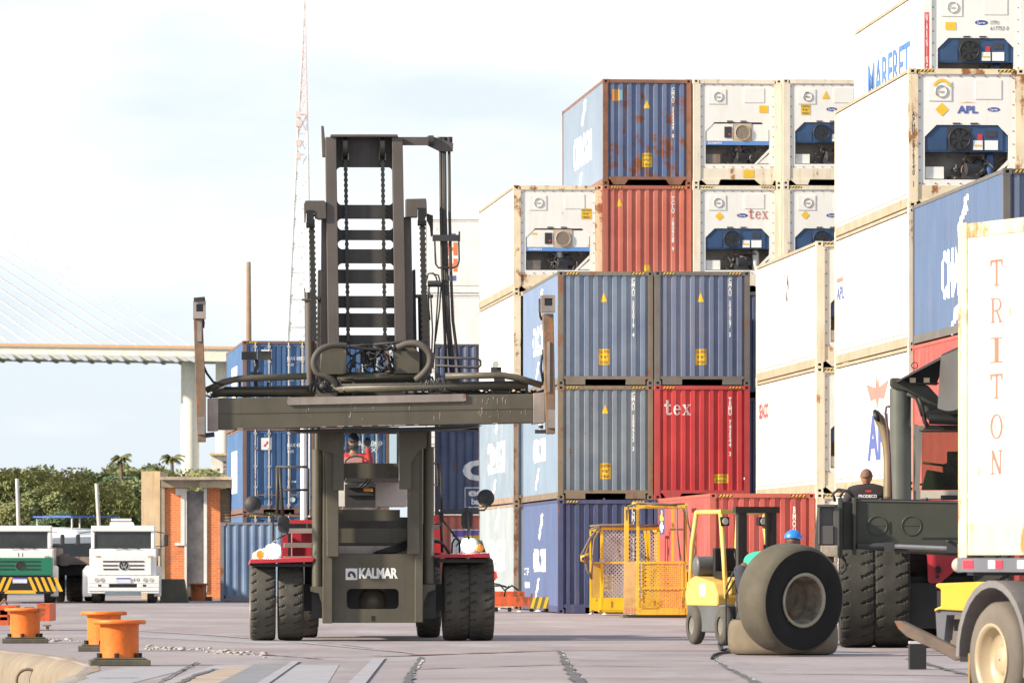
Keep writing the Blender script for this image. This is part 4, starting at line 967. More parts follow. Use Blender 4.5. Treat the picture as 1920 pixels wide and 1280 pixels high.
# dark blue with big C, another above, red below
for t in range(3):
    r = broad(815+12.19*55.2, 55.2, t, 'shipping_container', ['red container with a white and purple panel, at ground level behind the right headlamp', 'dark blue container with big white letters on its long side, right of the mast', 'dark blue container with grey streaks, right of the mast above the lettered one'][t], 'container', GS, L)
    cs, cf = dry(r, *(REDQ if t == 0 else DBLUE)[:2])
    if t == 1:
        decal(r, glyphs('CMA CGM', .06), MARK, ('s', .012, L), cs, (.95, 1.15, 6.5, 1.85)); decal(r, glyphs('eco', .04), MARK, ('s', .012, L), cs, (1.15, .62, 1.95, .82)); decal(r, glyphs('bamboo', .04), MARK, ('s', .012, L), cs, (1.25, .34, 2.3, .56))
        for bx in ((1.02, .24, 2.5, .27), (1.02, .9, 2.5, .93), (1.02, .27, 1.05, .9)): decal(r, SQ, MARK, ('s', .012, L), cs, bx, 'lettering_frame')
    if t == 0:
        decal(r, SQ, MARK, ('s', .012, L), cs, (.55, 1.45, 1.7, 2.4), 'panel'); decal(r, SQ, mat('purple_band', (.2, .13, .45), .5), ('s', .008, L), cs, (.6, 2.15, 1.65, 2.37), 'panel'); decal(r, SQ, YEL, ('s', .004, L), cs, (1.0, 2.05, 1.6, 2.2), 'panel'); decal(r, glyphs('Apis', .0), MARKD, ('s', .006, L), cs, (.7, 1.75, 1.6, 2.05))
# pale stacks far behind
for t in range(5):
    r = broad(792+12.19*48.8, 48.8, t, 'refrigerated_container', ['ground', 'second', 'third', 'cream white container second from the top, long side facing, just right of the mast', 'topmost cream container with an orange and blue mark, right of the mast chain'][t] if t > 2 else 'cream white container on the %s level at the back, hidden behind the dark blue ones' % ['ground', 'second', 'third'][t], 'reefer container', GR, L)
    reefer(r, 'none', REEFS, rail=REEFS, front=False)
    if t == 4:
        OR = mat('orange_lettering', (.7, .2, .08), .5)
        decal(r, SQ, LETBLUE, ('s', .016, L), None, (1.0, 2.05, 1.28, 2.3), 'emblem')
        for k, ch in enumerate('HH'): decal(r, glyphs(ch, .06), OR, ('s', .016, L), None, (.85, 1.45-k*.62, 1.35, 1.95-k*.62), 'lettering')
        decal(r, SQ, LETBLUE, ('s', .016, L), None, (.85, .48, 1.3, .68), 'emblem')
# ================================================================ LIFT TRUCK (centre)
KP = mat('lift_grey_green', (.095, .085, .06), .5, var=.2, streak=.5, dirt=(.05, .042, .032), rust=.3, rustc=(.28, .16, .1), nscale=1.1)
KM = mat('mast_grey', (.11, .092, .082), .5, var=.16, streak=.45, dirt=(.06, .05, .042), nscale=.9)
KD = mat('mast_dark', (.05, .047, .045), .6, var=.25, streak=.3)
KR = mat('worn_bare_edge', (.33, .28, .25), .45, metal=.3, var=.3, streak=.4, rust=.35)
KRED = mat('lift_red', (.46, .03, .045), .45, var=.15, streak=.3, dirt=(.2, .03, .03))
KW = mat('lift_white', (.8, .78, .72), .45, streak=.1)
HOSE = mat('hose_black', (.02, .02, .02), .6)
HOSEG = mat('hose_sleeve', (.075, .065, .055), .7, var=.2)
CHN = mat('chain_oily', (.05, .045, .04), .45, metal=.4)
TYRE = mat('tyre_rubber', (.07, .066, .055), .85, var=.3, nscale=4, streak=.3, dirt=(.12, .1, .08))
AMB = mat('amber_lens', (.8, .3, .03), .3)
LAMP = mat('lit_headlamp', (1, 1, 1), .3, emis=(1, .98, .92), est=30)
K = Fr(697, 102.6, R(3)); kt = K.empty('container_lift_truck', 'tall grey-green empty-container lift truck facing the camera with lit headlamps', 'lift truck')
# --- wheels
def tyre_mesh(Rd, w, name='tyre', lug=27, m_=None):
    NA = 216; ws = [-.5, -.5, -.48, -.42, -.34, -.26, -.2, -.14, -.08, 0, .08, .14, .2, .26, .34, .42, .48, .5, .5]
    rr = [.62, .86, .955, .985, .995, 1, 1, 1, 1, 1, 1, 1, 1, 1, .995, .985, .955, .86, .62]
    vs = []; fs = []; m = len(ws); W = 2*w
    for i in range(NA):
        a = 2*math.pi*i/NA
        for k in range(m):
            u = ws[k]; r = rr[k]*Rd
            if (.13 < u < .49 or -.44 < u < -.2) and .9 < rr[k]:
                sh = u*1.25+(0 if u > 0 else .45)
                ph = (i/NA*lug+sh) % 1
                if ph < (.2 if u > .25 else .15): r -= .03
            vs.append((u*w, r*math.cos(a), r*math.sin(a)))
    for i in range(NA):
        for k in range(m-1): fs.append((i*m+k, i*m+k+1, ((i+1) % NA)*m+k+1, ((i+1) % NA)*m+k))
    me = bpy.data.meshes.new(name); me.from_pydata(vs, [], fs); me.materials.append(m_ or TYRE); me.update()
    return me
TM = tyre_mesh(.70, .43)
def rim_mesh(Rd, w, m):
    b = MB(); b.lathe([(Rd*.62, -w*.5), (Rd*.6, -w*.42), (Rd*.5, -w*.3), (Rd*.2, -w*.22), (Rd*.18, -w*.34), (0.01, -w*.34)], (0, 0, 0), 'x', 24)
    b.lathe([(Rd*.62, w*.5), (Rd*.6, w*.42), (Rd*.5, w*.3), (Rd*.2, w*.22), (Rd*.18, w*.34), (0.01, w*.34)], (0, 0, 0), 'x', 24)
    me = b.mesh('rim'); me.materials.append(m); return me
RM = rim_mesh(.70, .43, KR)
def wheel(root, x, y, z, tm, rm, rot=0):
    o = bpy.data.objects.new('wheel', None); COL.objects.link(o); o.parent = root; o.location = (x, y, z); o.rotation_euler = (rot, 0, 0)
    t = bpy.data.objects.new('tyre', tm); COL.objects.link(t); t.parent = o
    r = bpy.data.objects.new('rim', rm); COL.objects.link(r); r.parent = o
for px in (493.5, 546, 857.5, 904.5):
    wheel(kt, K.lx(px, .1), .82, .70, TM, RM, px)
for px in (805, 575): wheel(kt, K.lx(px, 4.6), 5.0, .62, tyre_mesh(.62, .4) if px == 805 else bpy.data.meshes['tyre.001'], RM)
b = MB(); xa, xb = K.lx(545, .8), K.lx(858, .8); b.box(xa, xb, .55, 1.1, .5, .95); b.box(K.lx(583, .8), K.lx(610, .8), .3, 1.0, .38, 1.1); b.box(K.lx(785, .8), K.lx(815, .8), .3, 1.0, .38, 1.1)
b.build('axle', DARK, kt); b = MB(); b.sphere((K.lx(699, .4), .62, .66), (.24, .3, .25), 12); b.cyl((K.lx(655, .6), .75, .6), (K.lx(745, .6), .75, .6), .17, 16); b.build('differential', KP, kt)
b = MB(); b.box(-1.1, 1.1, 1.2, 6.3, .75, 1.35); b.box(-1.35, 1.35, 5.2, 7.0, .7, 2.0); b.build('chassis', BLACK, kt)
b = MB(); b.box(-1.0, 1.0, 3.9, 6.4, 1.4, 2.1); b.build('engine_cover', BLACK, kt)
# --- lower mast
b = MB()
K.poly(b, [(606, 806), (624, 806), (623, 1168), (605, 1168)], -.22, .45); K.poly(b, [(779, 806), (793, 806), (793, 1166), (778, 1166)], -.22, .45)
b.build('outer_mast_rail', KP, kt, .01)
b = MB()
K.poly(b, [(607, 806), (635, 806), (635, 1043), (613, 1043), (612, 920)], -.32, .1); K.poly(b, [(764, 806), (786, 806), (786, 1038), (764, 1038)], -.32, .1)
b.build('middle_mast_rail', KP, kt, .01)
b = MB()
K.poly(b, [(598, 806), (645, 806), (645, 919), (625, 919), (625, 850), (598, 842)], -.42, .1); K.poly(b, [(748, 806), (800, 806), (800, 838), (784, 846), (771, 866), (771, 917), (749, 917)], -.42, .1)
b.build('carriage_side', KP, kt, .01)
b = MB()
# cross plate with a real window, badge side
def plate_hole(m, fr, x0, y0, x1, y1, hx0, hy0, hx1, hy1, y, th):
    fr.box(m, x0, y0, x1, hy0, y, th); fr.box(m, x0, hy1, x1, y1, y, th); fr.box(m, x0, hy0, hx0, hy1, y, th); fr.box(m, hx1, hy0, x1, hy1, y, th)
    for (cx, cy, sx, sy) in ((hx0, hy0, 1, 1), (hx1, hy0, -1, 1), (hx0, hy1, 1, -1), (hx1, hy1, -1, -1)):
        r_ = 9; P = [(cx, cy)]+[(cx+sx*r_*(1-math.sin(R(a))), cy+sy*r_*(1-math.cos(R(a)))) for a in (0, 22, 45, 67, 90)]
        fr.poly(m, P, y+.001, th-.002)
plate_hole(b, K, 623, 1038, 779, 1167, 650, 1103, 748, 1141, -.06, .08)
cp = b.build('cross_plate', KP, kt)
decal(cp, SQ, CAVE, ('f', -.06), None, (K.lx(696, 0), K.p(0, 1164, 0).z, K.lx(703, 0), K.p(0, 1154, 0).z), 'slot')
def kdec(par, geo, m, x0, y0, x1, y1, y, name='lettering', fr=K):
    a = fr.p(x0, y1, y); c = fr.p(x1, y0, y); return decal(par, geo, m, ('f', y), None, (a.x, a.z, c.x, c.z), name)
kdec(cp, SQ, MARK, 648, 1065, 670, 1086.5, -.06, 'emblem'); kdec(cp, ([(.1, .3), (.12, .6), (.3, .82), (.55, .82), (.8, .65), (.92, .3), (.85, .1), (.7, .12), (.72, .3), (.6, .35), (.55, .55), (.4, .6), (.3, .45), (.4, .35), (.35, .22), (.2, .2)], [tuple(range(16))]), MARKD, 650, 1067, 669, 1085, -.065, 'emblem')
kdec(cp, glyphs('KALMAR', .045, sp=.92), MARK, 673, 1064, 746, 1084, -.06)
# things seen between the lower rails
b = MB(); K.box(b, 630, 990, 762, 1017, .4, .3); K.box(b, 632, 955, 750, 976, .6, .25); K.box(b, 640, 868, 748, 896, .5, .1); b.build('cross_member', KP, kt)
b = MB(); K.box(b, 628, 1023, 768, 1037, .3, .9); K.poly(b, [(642, 951), (708, 951), (708, 957), (642, 957)], 1.6, .3); b.build('walkway', KR, kt)
b = MB(); K.box(b, 626, 903, 764, 949, 2.1, 1.4); fb = b.build('front_body', KW, kt)
b = MB(); K.box(b, 647, 907, 704, 951, 1.85, .24); K.box(b, 651, 925, 700, 928, 1.8, .05); K.box(b, 651, 912, 700, 914, 1.8, .05); b.build('radiator_housing', DARK, kt)
b = MB(); K.box(b, 682, 915, 699, 921, 1.78, .03); b.build('amber_lamp', AMB, kt)
b = MB(); K.poly(b, [(650, 895), (742, 895), (750, 903), (646, 903)], 1.9, .9); b.build('hood', DARK, kt)
b = MB(); K.tube(b, [(690, 897), (680, 907), (672, 914)], .015, 1.75); K.tube(b, [(696, 897), (687, 907), (679, 914)], .015, 1.75); b.build('wiper', BLACK, kt)
b = MB()
for (p, q) in (((700, 1038), (765, 1020)), ((705, 1036), (762, 1014)), ((720, 1036), (764, 1026))):
    K.tube(b, curve([Vector((p[0], p[1], 0)), Vector(((p[0]+q[0])/2, (p[1]+q[1])/2+1, 0)), Vector((q[0], q[1], 0))]) and [(p[0], p[1]), ((p[0]+q[0])/2, (p[1]+q[1])/2+2), q], .03, .1)
b.build('hose', HOSE, kt)
# --- cab
b = MB(); y = 2.6
for x in (641, 744): K.box(b, x, 806, x+4, 905, y, .08)
K.box(b, 641, 800, 748, 810, y, 1.5)
for x in (641, 744): K.box(b, x, 806, x+4, 905, y+1.5, .08)
K.box(b, 641, 868, 748, 905, y+.02, .05); K.box(b, 641, 903, 748, 907, y, 1.5)
K.box(b, 722, 808, 724, 866, y, .05)
cab = b.build('cab', DARK, kt)
b = MB(); K.box(b, 645, 810, 744, 868, y+.02, .006)
gl = bpy.data.materials.new('clear_cab_glass'); gl.use_nodes = True; g_ = gl.node_tree; g_.nodes.clear(); o_ = N(g_, 'ShaderNodeOutputMaterial'); t_ = N(g_, 'ShaderNodeBsdfTransparent'); q_ = N(g_, 'ShaderNodeBsdfGlossy'); f_ = N(g_, 'ShaderNodeFresnel'); f_.inputs['IOR'].default_value = 1.35; mx_ = N(g_, 'ShaderNodeMixShader')
t_.inputs['Color'].default_value = (.86, .9, .9, 1); q_.inputs['Roughness'].default_value = .05
g_.links.new(f_.outputs[0], mx_.inputs[0]); g_.links.new(t_.outputs[0], mx_.inputs[1]); g_.links.new(q_.outputs[0], mx_.inputs[2]); g_.links.new(mx_.outputs[0], o_.inputs['Surface'])
b.build('windscreen', gl, cab)
b = MB(); c_ = K.p(669, 868, 3.0); P = [(c_.x+.2*math.cos(a), 3.0+.06*math.sin(a), c_.z+.12*math.sin(a)) for a in [i*2*math.pi/20 for i in range(21)]]; b.tube(P, .014, 6); b.tube([(c_.x, 3.02, c_.z-.15), (c_.x, 3.0, c_.z)], .02, 6); b.tube([(c_.x-.19, 3, c_.z), (c_.x+.19, 3, c_.z)], .012, 6); b.build('steering_wheel', BLACK, cab)
b = MB(); K.box(b, 650, 830, 672, 880, 3.75, .12); b.build('seat', BLACK, cab)
# --- lift cylinders either side of the mast
for (x0, x1, y0, y1) in ((585, 605, 842, 1099), (793, 814, 838, 1094)):
    b = MB(); r_ = (K.lx(x1, 0)-K.lx(x0, 0))/2; K.cyl(b, ((x0+x1)/2, y1), ((x0+x1)/2, y0), r_, .05, 18); K.cyl(b, ((x0+x1)/2, y0), ((x0+x1)/2, 800), r_*.55, .05, 12); b.build('lift_cylinder', KP, kt)
b = MB(); K.poly(b, [(583, 1099), (607, 1099), (607, 1168), (604, 1130), (598, 1112), (583, 1108)], -.1, .4); K.poly(b, [(791, 1095), (816, 1095), (816, 1104), (802, 1110), (794, 1130), (793, 1166), (791, 1166)], -.1, .4); b.build('cylinder_bracket', KP, kt)
b = MB()
for x in (588, 774): K.box(b, x, 806, x+6 if x > 700 else x+18, 1090, .3, .2)
b.build('mast_back_rail', KD, kt)
# --- upper mast, built from the top down
def bar_hole(m, y0, y1, y): K.box(m, 629, y0, 743, y1, y, .06)
b = MB(); K.poly(b, [(610, 257), (630.5, 257), (636.5, 660), (615, 660)], -.25, .3); K.poly(b, [(735, 257), (755, 257), (762, 660), (741, 660)], -.25, .3)
K.poly(b, [(620, 252), (745, 252), (747, 257), (619, 257)], -.3, .4); K.poly(b, [(602, 236), (607, 236), (609, 257), (612, 295), (604, 295)], -.2, .06)
b.build('inner_mast', KM, kt, .01)
for (y0, y1) in ((257, 314), (384, 410.5), (431, 450.5), (467, 494), (505, 531.5), (554.5, 577.5), (587, 614), (628, 646)):
    b = MB(); K.box(b, 628, y0, 743, y1, -.05, .05)
    if y0 < 480:       # rounded gussets that give the openings their round corners
        for (cx, sx) in ((630.5+(y0-257)*.015, 1), (736+(y0-257)*.01, -1)):
            for (cy, sy, ok) in ((y1-.5, 1, y0 < 500), (y0+.5, -1, y0 > 300)):
                if ok:
                    r_ = 9; K.poly(b, [(cx-sx*3, cy), (cx+sx*r_, cy)]+[(cx+sx*r_*(1-math.sin(R(a))), cy+sy*r_*(1-math.cos(R(a)))) for a in (20, 45, 70, 90)]+[(cx-sx*3, cy+sy*r_)], -.048, .045)
    b.build('mast_crossbar', KD, kt)
b = MB(); K.poly(b, [(603, 410), (612, 410), (617, 700), (601, 700)], -.12, .35); K.poly(b, [(757, 407), (771, 407), (776, 690), (761, 690)], -.12, .35)
K.poly(b, [(573, 376), (608, 376), (611, 380), (612, 410), (598, 411), (591, 408), (590, 398), (574, 398), (573, 416), (571, 416), (570, 382)], -.3, .3)
K.poly(b, [(761, 373), (799, 372), (800, 380), (801, 405), (796, 405), (796, 391), (783, 391), (783, 407), (761, 407)], -.3, .3)
b.build('middle_mast', KM, kt, .01)
b = MB(); K.poly(b, [(597, 506), (604, 506), (603, 740), (594, 740)], .1, .5); K.poly(b, [(774, 506), (779, 505), (783, 740), (776, 740)], .1, .5)
K.box(b, 590, 556, 600, 562, 0, .1); b.build('outer_mast_top', KD, kt)
b = MB(); K.cyl(b, (582, 745), (580, 548), .085, .2, 12); K.box(b, 566, 560, 592, 563, .1, .2); K.cyl(b, (797, 720), (794, 552), .1, .2, 12); K.box(b, 780, 552, 812, 558, .1, .2); K.tube(b, [(572, 558), (571, 540)], .01, .1); b.build('side_cylinder', KM, kt)
def chain(x0, y0, x1, y1, w, y, nm='lift_chain', pitch=5.0):
    m = MB(); n = int((y1-y0)/pitch)
    for i in range(n):
        t = i/n; x = x0+(x1-x0)*t; yy = y0+(y1-y0)*t; ww = w*(1 if i % 2 else .72)
        K.box(m, x-ww/2, yy, x+ww/2, yy+pitch*.97, y, .06 if i % 2 else .1)
    return m.build(nm, CHN, kt)
chain(584, 396, 590, 640, 12, -.2); chain(791.5, 390, 797, 640, 12, -.2); chain(648, 300, 653, 640, 7.5, -.14); chain(717.5, 300, 722, 640, 7.5, -.14)
for px in (647, 716.5):
    b = MB(); c_ = K.p(px, 276, -.12); b.cyl((c_.x-.035, c_.y, c_.z), (c_.x+.035, c_.y, c_.z), .17, 20); K.box(b, px-6, 262, px-4, 300, -.16, .1); K.box(b, px+4, 262, px+6, 300, -.16, .1); b.build('chain_sheave', CHN, kt)
    kdec(kt, SQ, GALV, px-5.5, 259, px-2.5, 264, -.061, 'sheave_slot'); kdec(kt, SQ, GALV, px-6.5, 288, px-4, 301, -.061, 'sheave_slot'); kdec(kt, SQ, GALV, px+4.5, 288, px+7, 301, -.061, 'sheave_slot')
for px, py in ((581, 398), (790, 394)):
    b = MB(); K.box(b, px-6, py-4, px+7, py+22, -.32, .12); b.build('chain_anchor', BLACK, kt)
    b = MB(); K.cyl(b, (px-7, py+24), (px+9, py+24), .05, -.25, 8); b.build('anchor_pin', CHN, kt)
# hose arm at the top right
b = MB(); K.poly(b, [(754, 257), (803, 257), (816, 257), (815, 272), (754, 272)], -.1, .12); K.poly(b, [(800, 256), (818, 258), (850, 269), (849, 284), (825, 284), (800, 272)], -.16, .08); b.build('hose_arm', KM, kt)
b = MB()
for x in (826, 832, 843): K.cyl(b, (x, 257), (x, 268), .05, -.1, 10)
K.cyl(b, (803, 264), (813, 264), .09, -.18, 12); b.build('hose_sheave', DARK, kt)
b = MB()
for (x0, xm, x1) in ((826, 829, 837), (831, 834, 846), (834, 838, 851), (842, 845, 862)):
    K.tube(b, [(x0, 284), (x0+1, 400), (xm, 500), (xm+4, 600), (x1, 702)], .026, -.12, 8)
b.build('hose', mat('hose_grey', (.055, .05, .045), .6), kt)
b = MB(); K.box(b, 811, 440, 862, 452, -.2, .06); K.poly(b, [(800, 400), (812, 404), (812, 440), (808, 445), (806, 425), (800, 412)], -.15, .05); K.box(b, 860, 434, 863, 452, -.22, .1)
K.tube(b, [(815, 452), (816, 478), (817, 495), (822, 502), (850, 502), (858, 498), (861, 488), (860, 452)], .016, -.2, 8); b.build('hose_guide', DARK, kt)
b = MB(); K.cyl(b, (802, 532), (826, 532), .055, -.2, 12); b.build('accumulator', DARK, kt)
b = MB()
for P in ([(800, 525), (803, 513), (812, 512), (818, 520), (822, 540), (818, 600), (812, 690)], [(803, 540), (808, 560), (811, 620), (808, 700)], [(806, 512), (822, 516), (827, 535), (824, 580), (816, 640)], [(805, 536), (802, 560), (806, 600)]): K.tube(b, [tuple(v) for v in P], .014, -.22, 6)
b.build('hose', HOSE, kt)
b = MB(); K.tube(b, [(815, 670), (893, 672), (901, 676), (901, 685), (895, 689), (815, 685)], .022, -.4, 8); b.build('hose_rail', KD, kt)
# --- spreader
SY = -1.35
b = MB(); K.poly(b, [(409, 746), (1000, 738), (1000, 792), (409, 805)], SY, .62)
sp = b.build('spreader_beam', KP, kt, .012)
b = MB(); K.poly(b, [(389, 746.5), (409.5, 746), (409.5, 807), (389, 807)], SY-.03, .68); K.poly(b, [(1000, 737), (1022, 735), (1022, 792), (1000, 794)], SY-.03, .68); b.build('beam_collar', KR, sp, .01)
b = MB(); K.poly(b, [(540, 745), (873, 738), (874, 750), (870, 752), (541, 759), (538, 755)], SY-.035, .1); b.build('wear_plate', KR, sp)
b = MB(); K.poly(b, [(410, 775.3), (1000, 765.3), (1000, 766.3), (410, 776.3)], SY-.006, .02); b.build('weld_seam', KD, sp)
rd = random.Random(4); b = MB()
for k in range(46):
    x = rd.choice((rd.uniform(640, 990), rd.gauss(905, 12), rd.uniform(560, 800))); y0 = 748+rd.random()*38-(x-540)*.013; ln = rd.uniform(1.5, 13); w_ = rd.uniform(.5, 1.6)
    K.poly(b, [(x, y0), (x+w_, y0), (x+w_*.7, y0+ln), (x+w_*.2, y0+ln)], SY-.004, .01)
for k in range(12): x = rd.uniform(430, 980); w_ = rd.uniform(4, 16); yy = 804.3-(x-410)*.0217; K.poly(b, [(x, yy-.9), (x+w_, yy-1.2), (x+w_, yy+.0), (x, yy+.2)], SY-.004, .01)
b.build('scrape_mark', mat('scraped_paint', (.4, .33, .27), .6, var=.2), sp, kind='stuff')
b = MB(); K.poly(b, [(535, 805), (600, 804), (800, 800), (905, 797), (870, 803), (800, 807), (600, 810), (560, 810)], -1.2, 1.0); b.build('sliding_frame', BLACK, sp)
# end posts
b = MB(); K.poly(b, [(363, 597), (380, 597), (386, 735), (386, 828), (370, 828), (366, 700)], -1.5, .3); ps = b.build('end_post', RUSTM, sp, .01)
b = MB(); K.poly(b, [(371, 781), (384, 781), (384, 814), (370, 814)], -1.53, .05); K.box(b, 370, 600, 378, 640, -1.52, .03); b.build('wear_plate', KR, ps)
b = MB(); K.poly(b, [(1018, 588), (1038, 588), (1041, 735), (1041, 813), (1025, 813), (1022, 735)], -1.5, .3); ps2 = b.build('end_post', RUSTM, sp, .01)
b = MB(); K.poly(b, [(1027, 768), (1041, 768), (1041, 802), (1027, 802)], -1.53, .05); K.box(b, 1026, 640, 1031, 735, -1.52, .03); b.build('wear_plate', KR, ps2)
for p_, bx in ((ps, (362, 564, 386, 597)), (ps2, (1015, 553, 1041, 585))):
    x0, y0, x1, y1 = bx; b = MB(); plate_hole(b, K, x0, y0, x1, y1, x0+6, y0+6, x1-5, y0+20, -1.56, .05) if False else None
    K.box(b, x0, y0, x1, y0+6, -1.56, .3); K.box(b, x0, y0+20, x1, y1, -1.56, .3); K.box(b, x0, y0+6, x0+6, y0+20, -1.56, .3); K.box(b, x1-5, y0+6, x1, y0+20, -1.56, .3); K.box(b, x0+6, y0+6, x1-5, y0+20, -1.44, .05)
    hb = b.build('lamp_housing', KR, p_); kdec(hb, SQ, GLASS, x0+6, y0+6, x1-5, y0+20, -1.44, 'lamp_glass')
b = MB(); K.poly(b, [(363, 558), (384, 556), (385, 562), (364, 565)], -1.6, .4); b.build('lamp_hood', DARK, ps)
b = MB()
for P in ([(380, 682), (388, 700), (400, 716), (420, 722)], [(379, 590), (382, 605), (381, 615)], [(1024, 650), (1016, 668), (1014, 690), (1018, 715)], [(1018, 655), (1022, 690), (1016, 722)], [(1012, 560), (1012, 590), (1016, 600)]): K.tube(b, P, .02, -1.3, 6)
for k in range(9): x = 386+k*8; K.tube(b, [(x, 738+rd.uniform(-4, 4)), (x+9, 742+rd.uniform(-3, 3)), (x+18, 738+rd.uniform(-4, 4))], .022, -1.1, 6)
for k in range(14): x = 800+k*15; K.tube(b, [(x, 731+rd.uniform(-3, 2)), (x+12, 736+rd.uniform(-3, 2)), (x+26, 732+rd.uniform(-3, 2))], .016, -1.0, 6)
b.build('cable', HOSE, sp)
b = MB(); K.cyl(b, (385, 816), (402, 814), .04, -1.4, 8); K.box(b, 1004, 805, 1026, 812, -1.4, .2); K.cyl(b, (1014, 803), (1014, 797), .04, -1.35, 8); b.build('work_lamp', DARK, sp)
# rails over the beam
b = MB(); K.tube(b, [(386, 732), (420, 716), (446, 710), (575, 705)], .055, -1.25, 8); K.tube(b, [(835, 705), (940, 703), (970, 708), (1016, 722)], .055, -1.25, 8); b.build('tie_rod', KP, sp)
b = MB(); K.tube(b, [(622, 729), (990, 721)], .075, -1.15, 12); K.tube(b, [(398, 738), (430, 733), (590, 733)], .075, -1.1, 12); K.tube(b, [(632, 707), (783, 705)], .07, -.9, 12); b.build('telescope_cylinder', KP, sp)
b = MB(); K.tube(b, [(420, 727), (600, 724)], .02, -1.2, 6); K.tube(b, [(622, 722), (1000, 716)], .02, -1.2, 6); K.box(b, 420, 734, 1000, 744, -.95, .15)
for x in (447, 500, 660, 760, 840, 985): K.box(b, x, 716, x+5, 742, -1.1, .1)
b.build('top_rail', KD, sp)
b = MB(); K.poly(b, [(603, 657), (608, 653), (646, 653), (650, 657), (650, 700), (640, 702), (606, 702), (600, 690)], -1.0, .4); K.poly(b, [(738, 657), (745, 652), (778, 652), (787, 662), (787, 700), (738, 700)], -1.0, .4)
K.box(b, 600, 697, 800, 722, -.8, .3); K.poly(b, [(600, 722), (640, 722), (630, 745), (590, 745)], -1.2, .3); b.build('carriage_bracket', KP, sp, .01)
def ribbed(P, r, nm, m_=HOSEG):
    q = curve([K.p(x, y, yy) for x, y, yy in P], 10); rr = [r*(1+(.07 if i % 2 else -.05)) for i in range(len(q))]; mb = MB(); mb.tube(q, rr, 12); return mb.build(nm, m_, sp)
ribbed([(650, 648, -1.1), (620, 648, -1.15), (598, 658, -1.2), (588, 678, -1.22), (594, 698, -1.22), (612, 706, -1.22), (626, 716, -1.2), (630, 732, -1.15)], .052, 'hose_bundle')
ribbed([(745, 652, -1.1), (765, 644, -1.15), (788, 646, -1.2), (805, 662, -1.22), (806, 682, -1.22), (796, 698, -1.22), (780, 712, -1.15)], .058, 'hose_bundle')
ribbed([(650, 649, -1.0), (700, 655, -1.0), (745, 652, -1.0)], .03, 'hose_bundle', HOSE)
b = MB()
for k in range(44):
    x = rd.uniform(652, 738); yv = rd.uniform(650, 700); P = [(x, yv)]
    for q in range(3): P.append((min(740, max(650, P[-1][0]+rd.uniform(-16, 16))), min(702, max(644, P[-1][1]+rd.uniform(-14, 14)))))
    K.tube(b, P, rd.choice((.012, .018, .024)), rd.uniform(-1.1, -.7), 6)
for P in ([(655, 700), (665, 665), (690, 650)], [(735, 695), (728, 668), (700, 648)], [(700, 646), (760, 640), (790, 648)], [(640, 650), (690, 646), (760, 655)]): K.tube(b, P, .022, -1.0, 6)
b.build('hose', HOSE, sp)
b = MB(); K.box(b, 676, 655, 706, 682, -.9, .2)
for x in (680, 687, 694, 701): K.box(b, x, 648, x+4, 690, -.95, .1)
b.build('valve_block', BLACK, sp)
b = MB()
for k in range(30): x = rd.uniform(585, 640) if k % 2 else rd.uniform(790, 840); K.tube(b, [(x, 712+rd.uniform(-8, 14)), (x+rd.uniform(-10, 10), 720+rd.uniform(-10, 14)), (x+rd.uniform(-14, 14), 735)], .02, -1.2, 6)
c_ = K.p(606, 724, -1.25); b.sphere(tuple(c_), (.07, .06, .06), 6); K.box(b, 835, 708, 862, 718, -1.2, .2); b.build('coupling', DARK, sp)
# floodlights standing on the spreader
b = MB(); K.box(b, 453, 659, 481, 674, -1.2, .15); K.box(b, 483, 658, 509, 674, -1.2, .15); b.build('floodlight', KD, sp)
b = MB(); K.tube(b, [(481, 674), (482, 685), (478, 698), (482, 742)], .03, -1.1, 8); K.box(b, 470, 697, 492, 702, -1.15, .1); K.poly(b, [(925, 697), (942, 697), (955, 737), (930, 737)], -1.1, .15); K.box(b, 921, 688, 940, 698, -1.15, .15); b.build('lamp_bracket', KD, sp)
b = MB(); c_ = K.p(929, 683, -1.2); b.cyl((c_.x, -1.3, c_.z), (c_.x, -1.15, c_.z), .055, 12); b.build('work_lamp', GALV, sp)
# --- fenders, lamps, steps, mirrors
b = MB(); K.poly(b, [(466, 1058), (470, 1048), (586, 1044), (590, 1047), (586, 1053), (470, 1056)], -.05, 1.3); K.poly(b, [(814, 1044), (820, 1039), (917, 1036), (920, 1046), (914, 1045), (820, 1045)], -.05, 1.3); b.build('fender', KRED, kt, .01)
b = MB(); K.box(b, 475, 1056, 585, 1062, .1, 1.1); K.box(b, 822, 1047, 912, 1054, .1, 1.1); b.build('mudguard_liner', BLACK, kt)
for (x, y0, sx) in ((512, 1032, -1), (878, 1021, 1)):
    b = MB(); K.poly(b, [(x-15, y0+15), (x-15, y0-9), (x-8, y0-13), (x+14, y0-13), (x+16, y0+14)] if sx < 0 else [(x-15, y0+15), (x-13, y0-13), (x+10, y0-13), (x+26, y0-8), (x+33, y0+14)], .0, .3); hs = b.build('headlamp_housing', DARK, kt)
    b = MB(); c_ = K.p(x, y0, -.02); b.cyl((c_.x, -.05, c_.z), (c_.x, .0, c_.z), .115, 20); b.build('headlamp', LAMP, hs)
b = MB(); K.poly(b, [(472, 1048), (474, 1036), (486, 1029), (500, 1028), (500, 1047)], .0, .25); hs = b.build('indicator_housing', KW, kt)
b = MB(); c_ = K.p(489, 1039, -.01); b.cyl((c_.x, -.03, c_.z), (c_.x, 0, c_.z), .07, 14); b.build('indicator', AMB, hs)
b = MB(); c_ = K.p(900, 1027, -.01); b.cyl((c_.x, -.03, c_.z), (c_.x, 0, c_.z), .065, 14); b.build('indicator', AMB, kt)
b = MB(); K.box(b, 548, 992, 584, 1044, 1.6, 1.2); K.box(b, 806, 985, 828, 1036, 1.6, 1.2); K.box(b, 529, 1002, 540, 1044, 1.5, .2); b.build('side_body', KRED, kt)
b = MB()
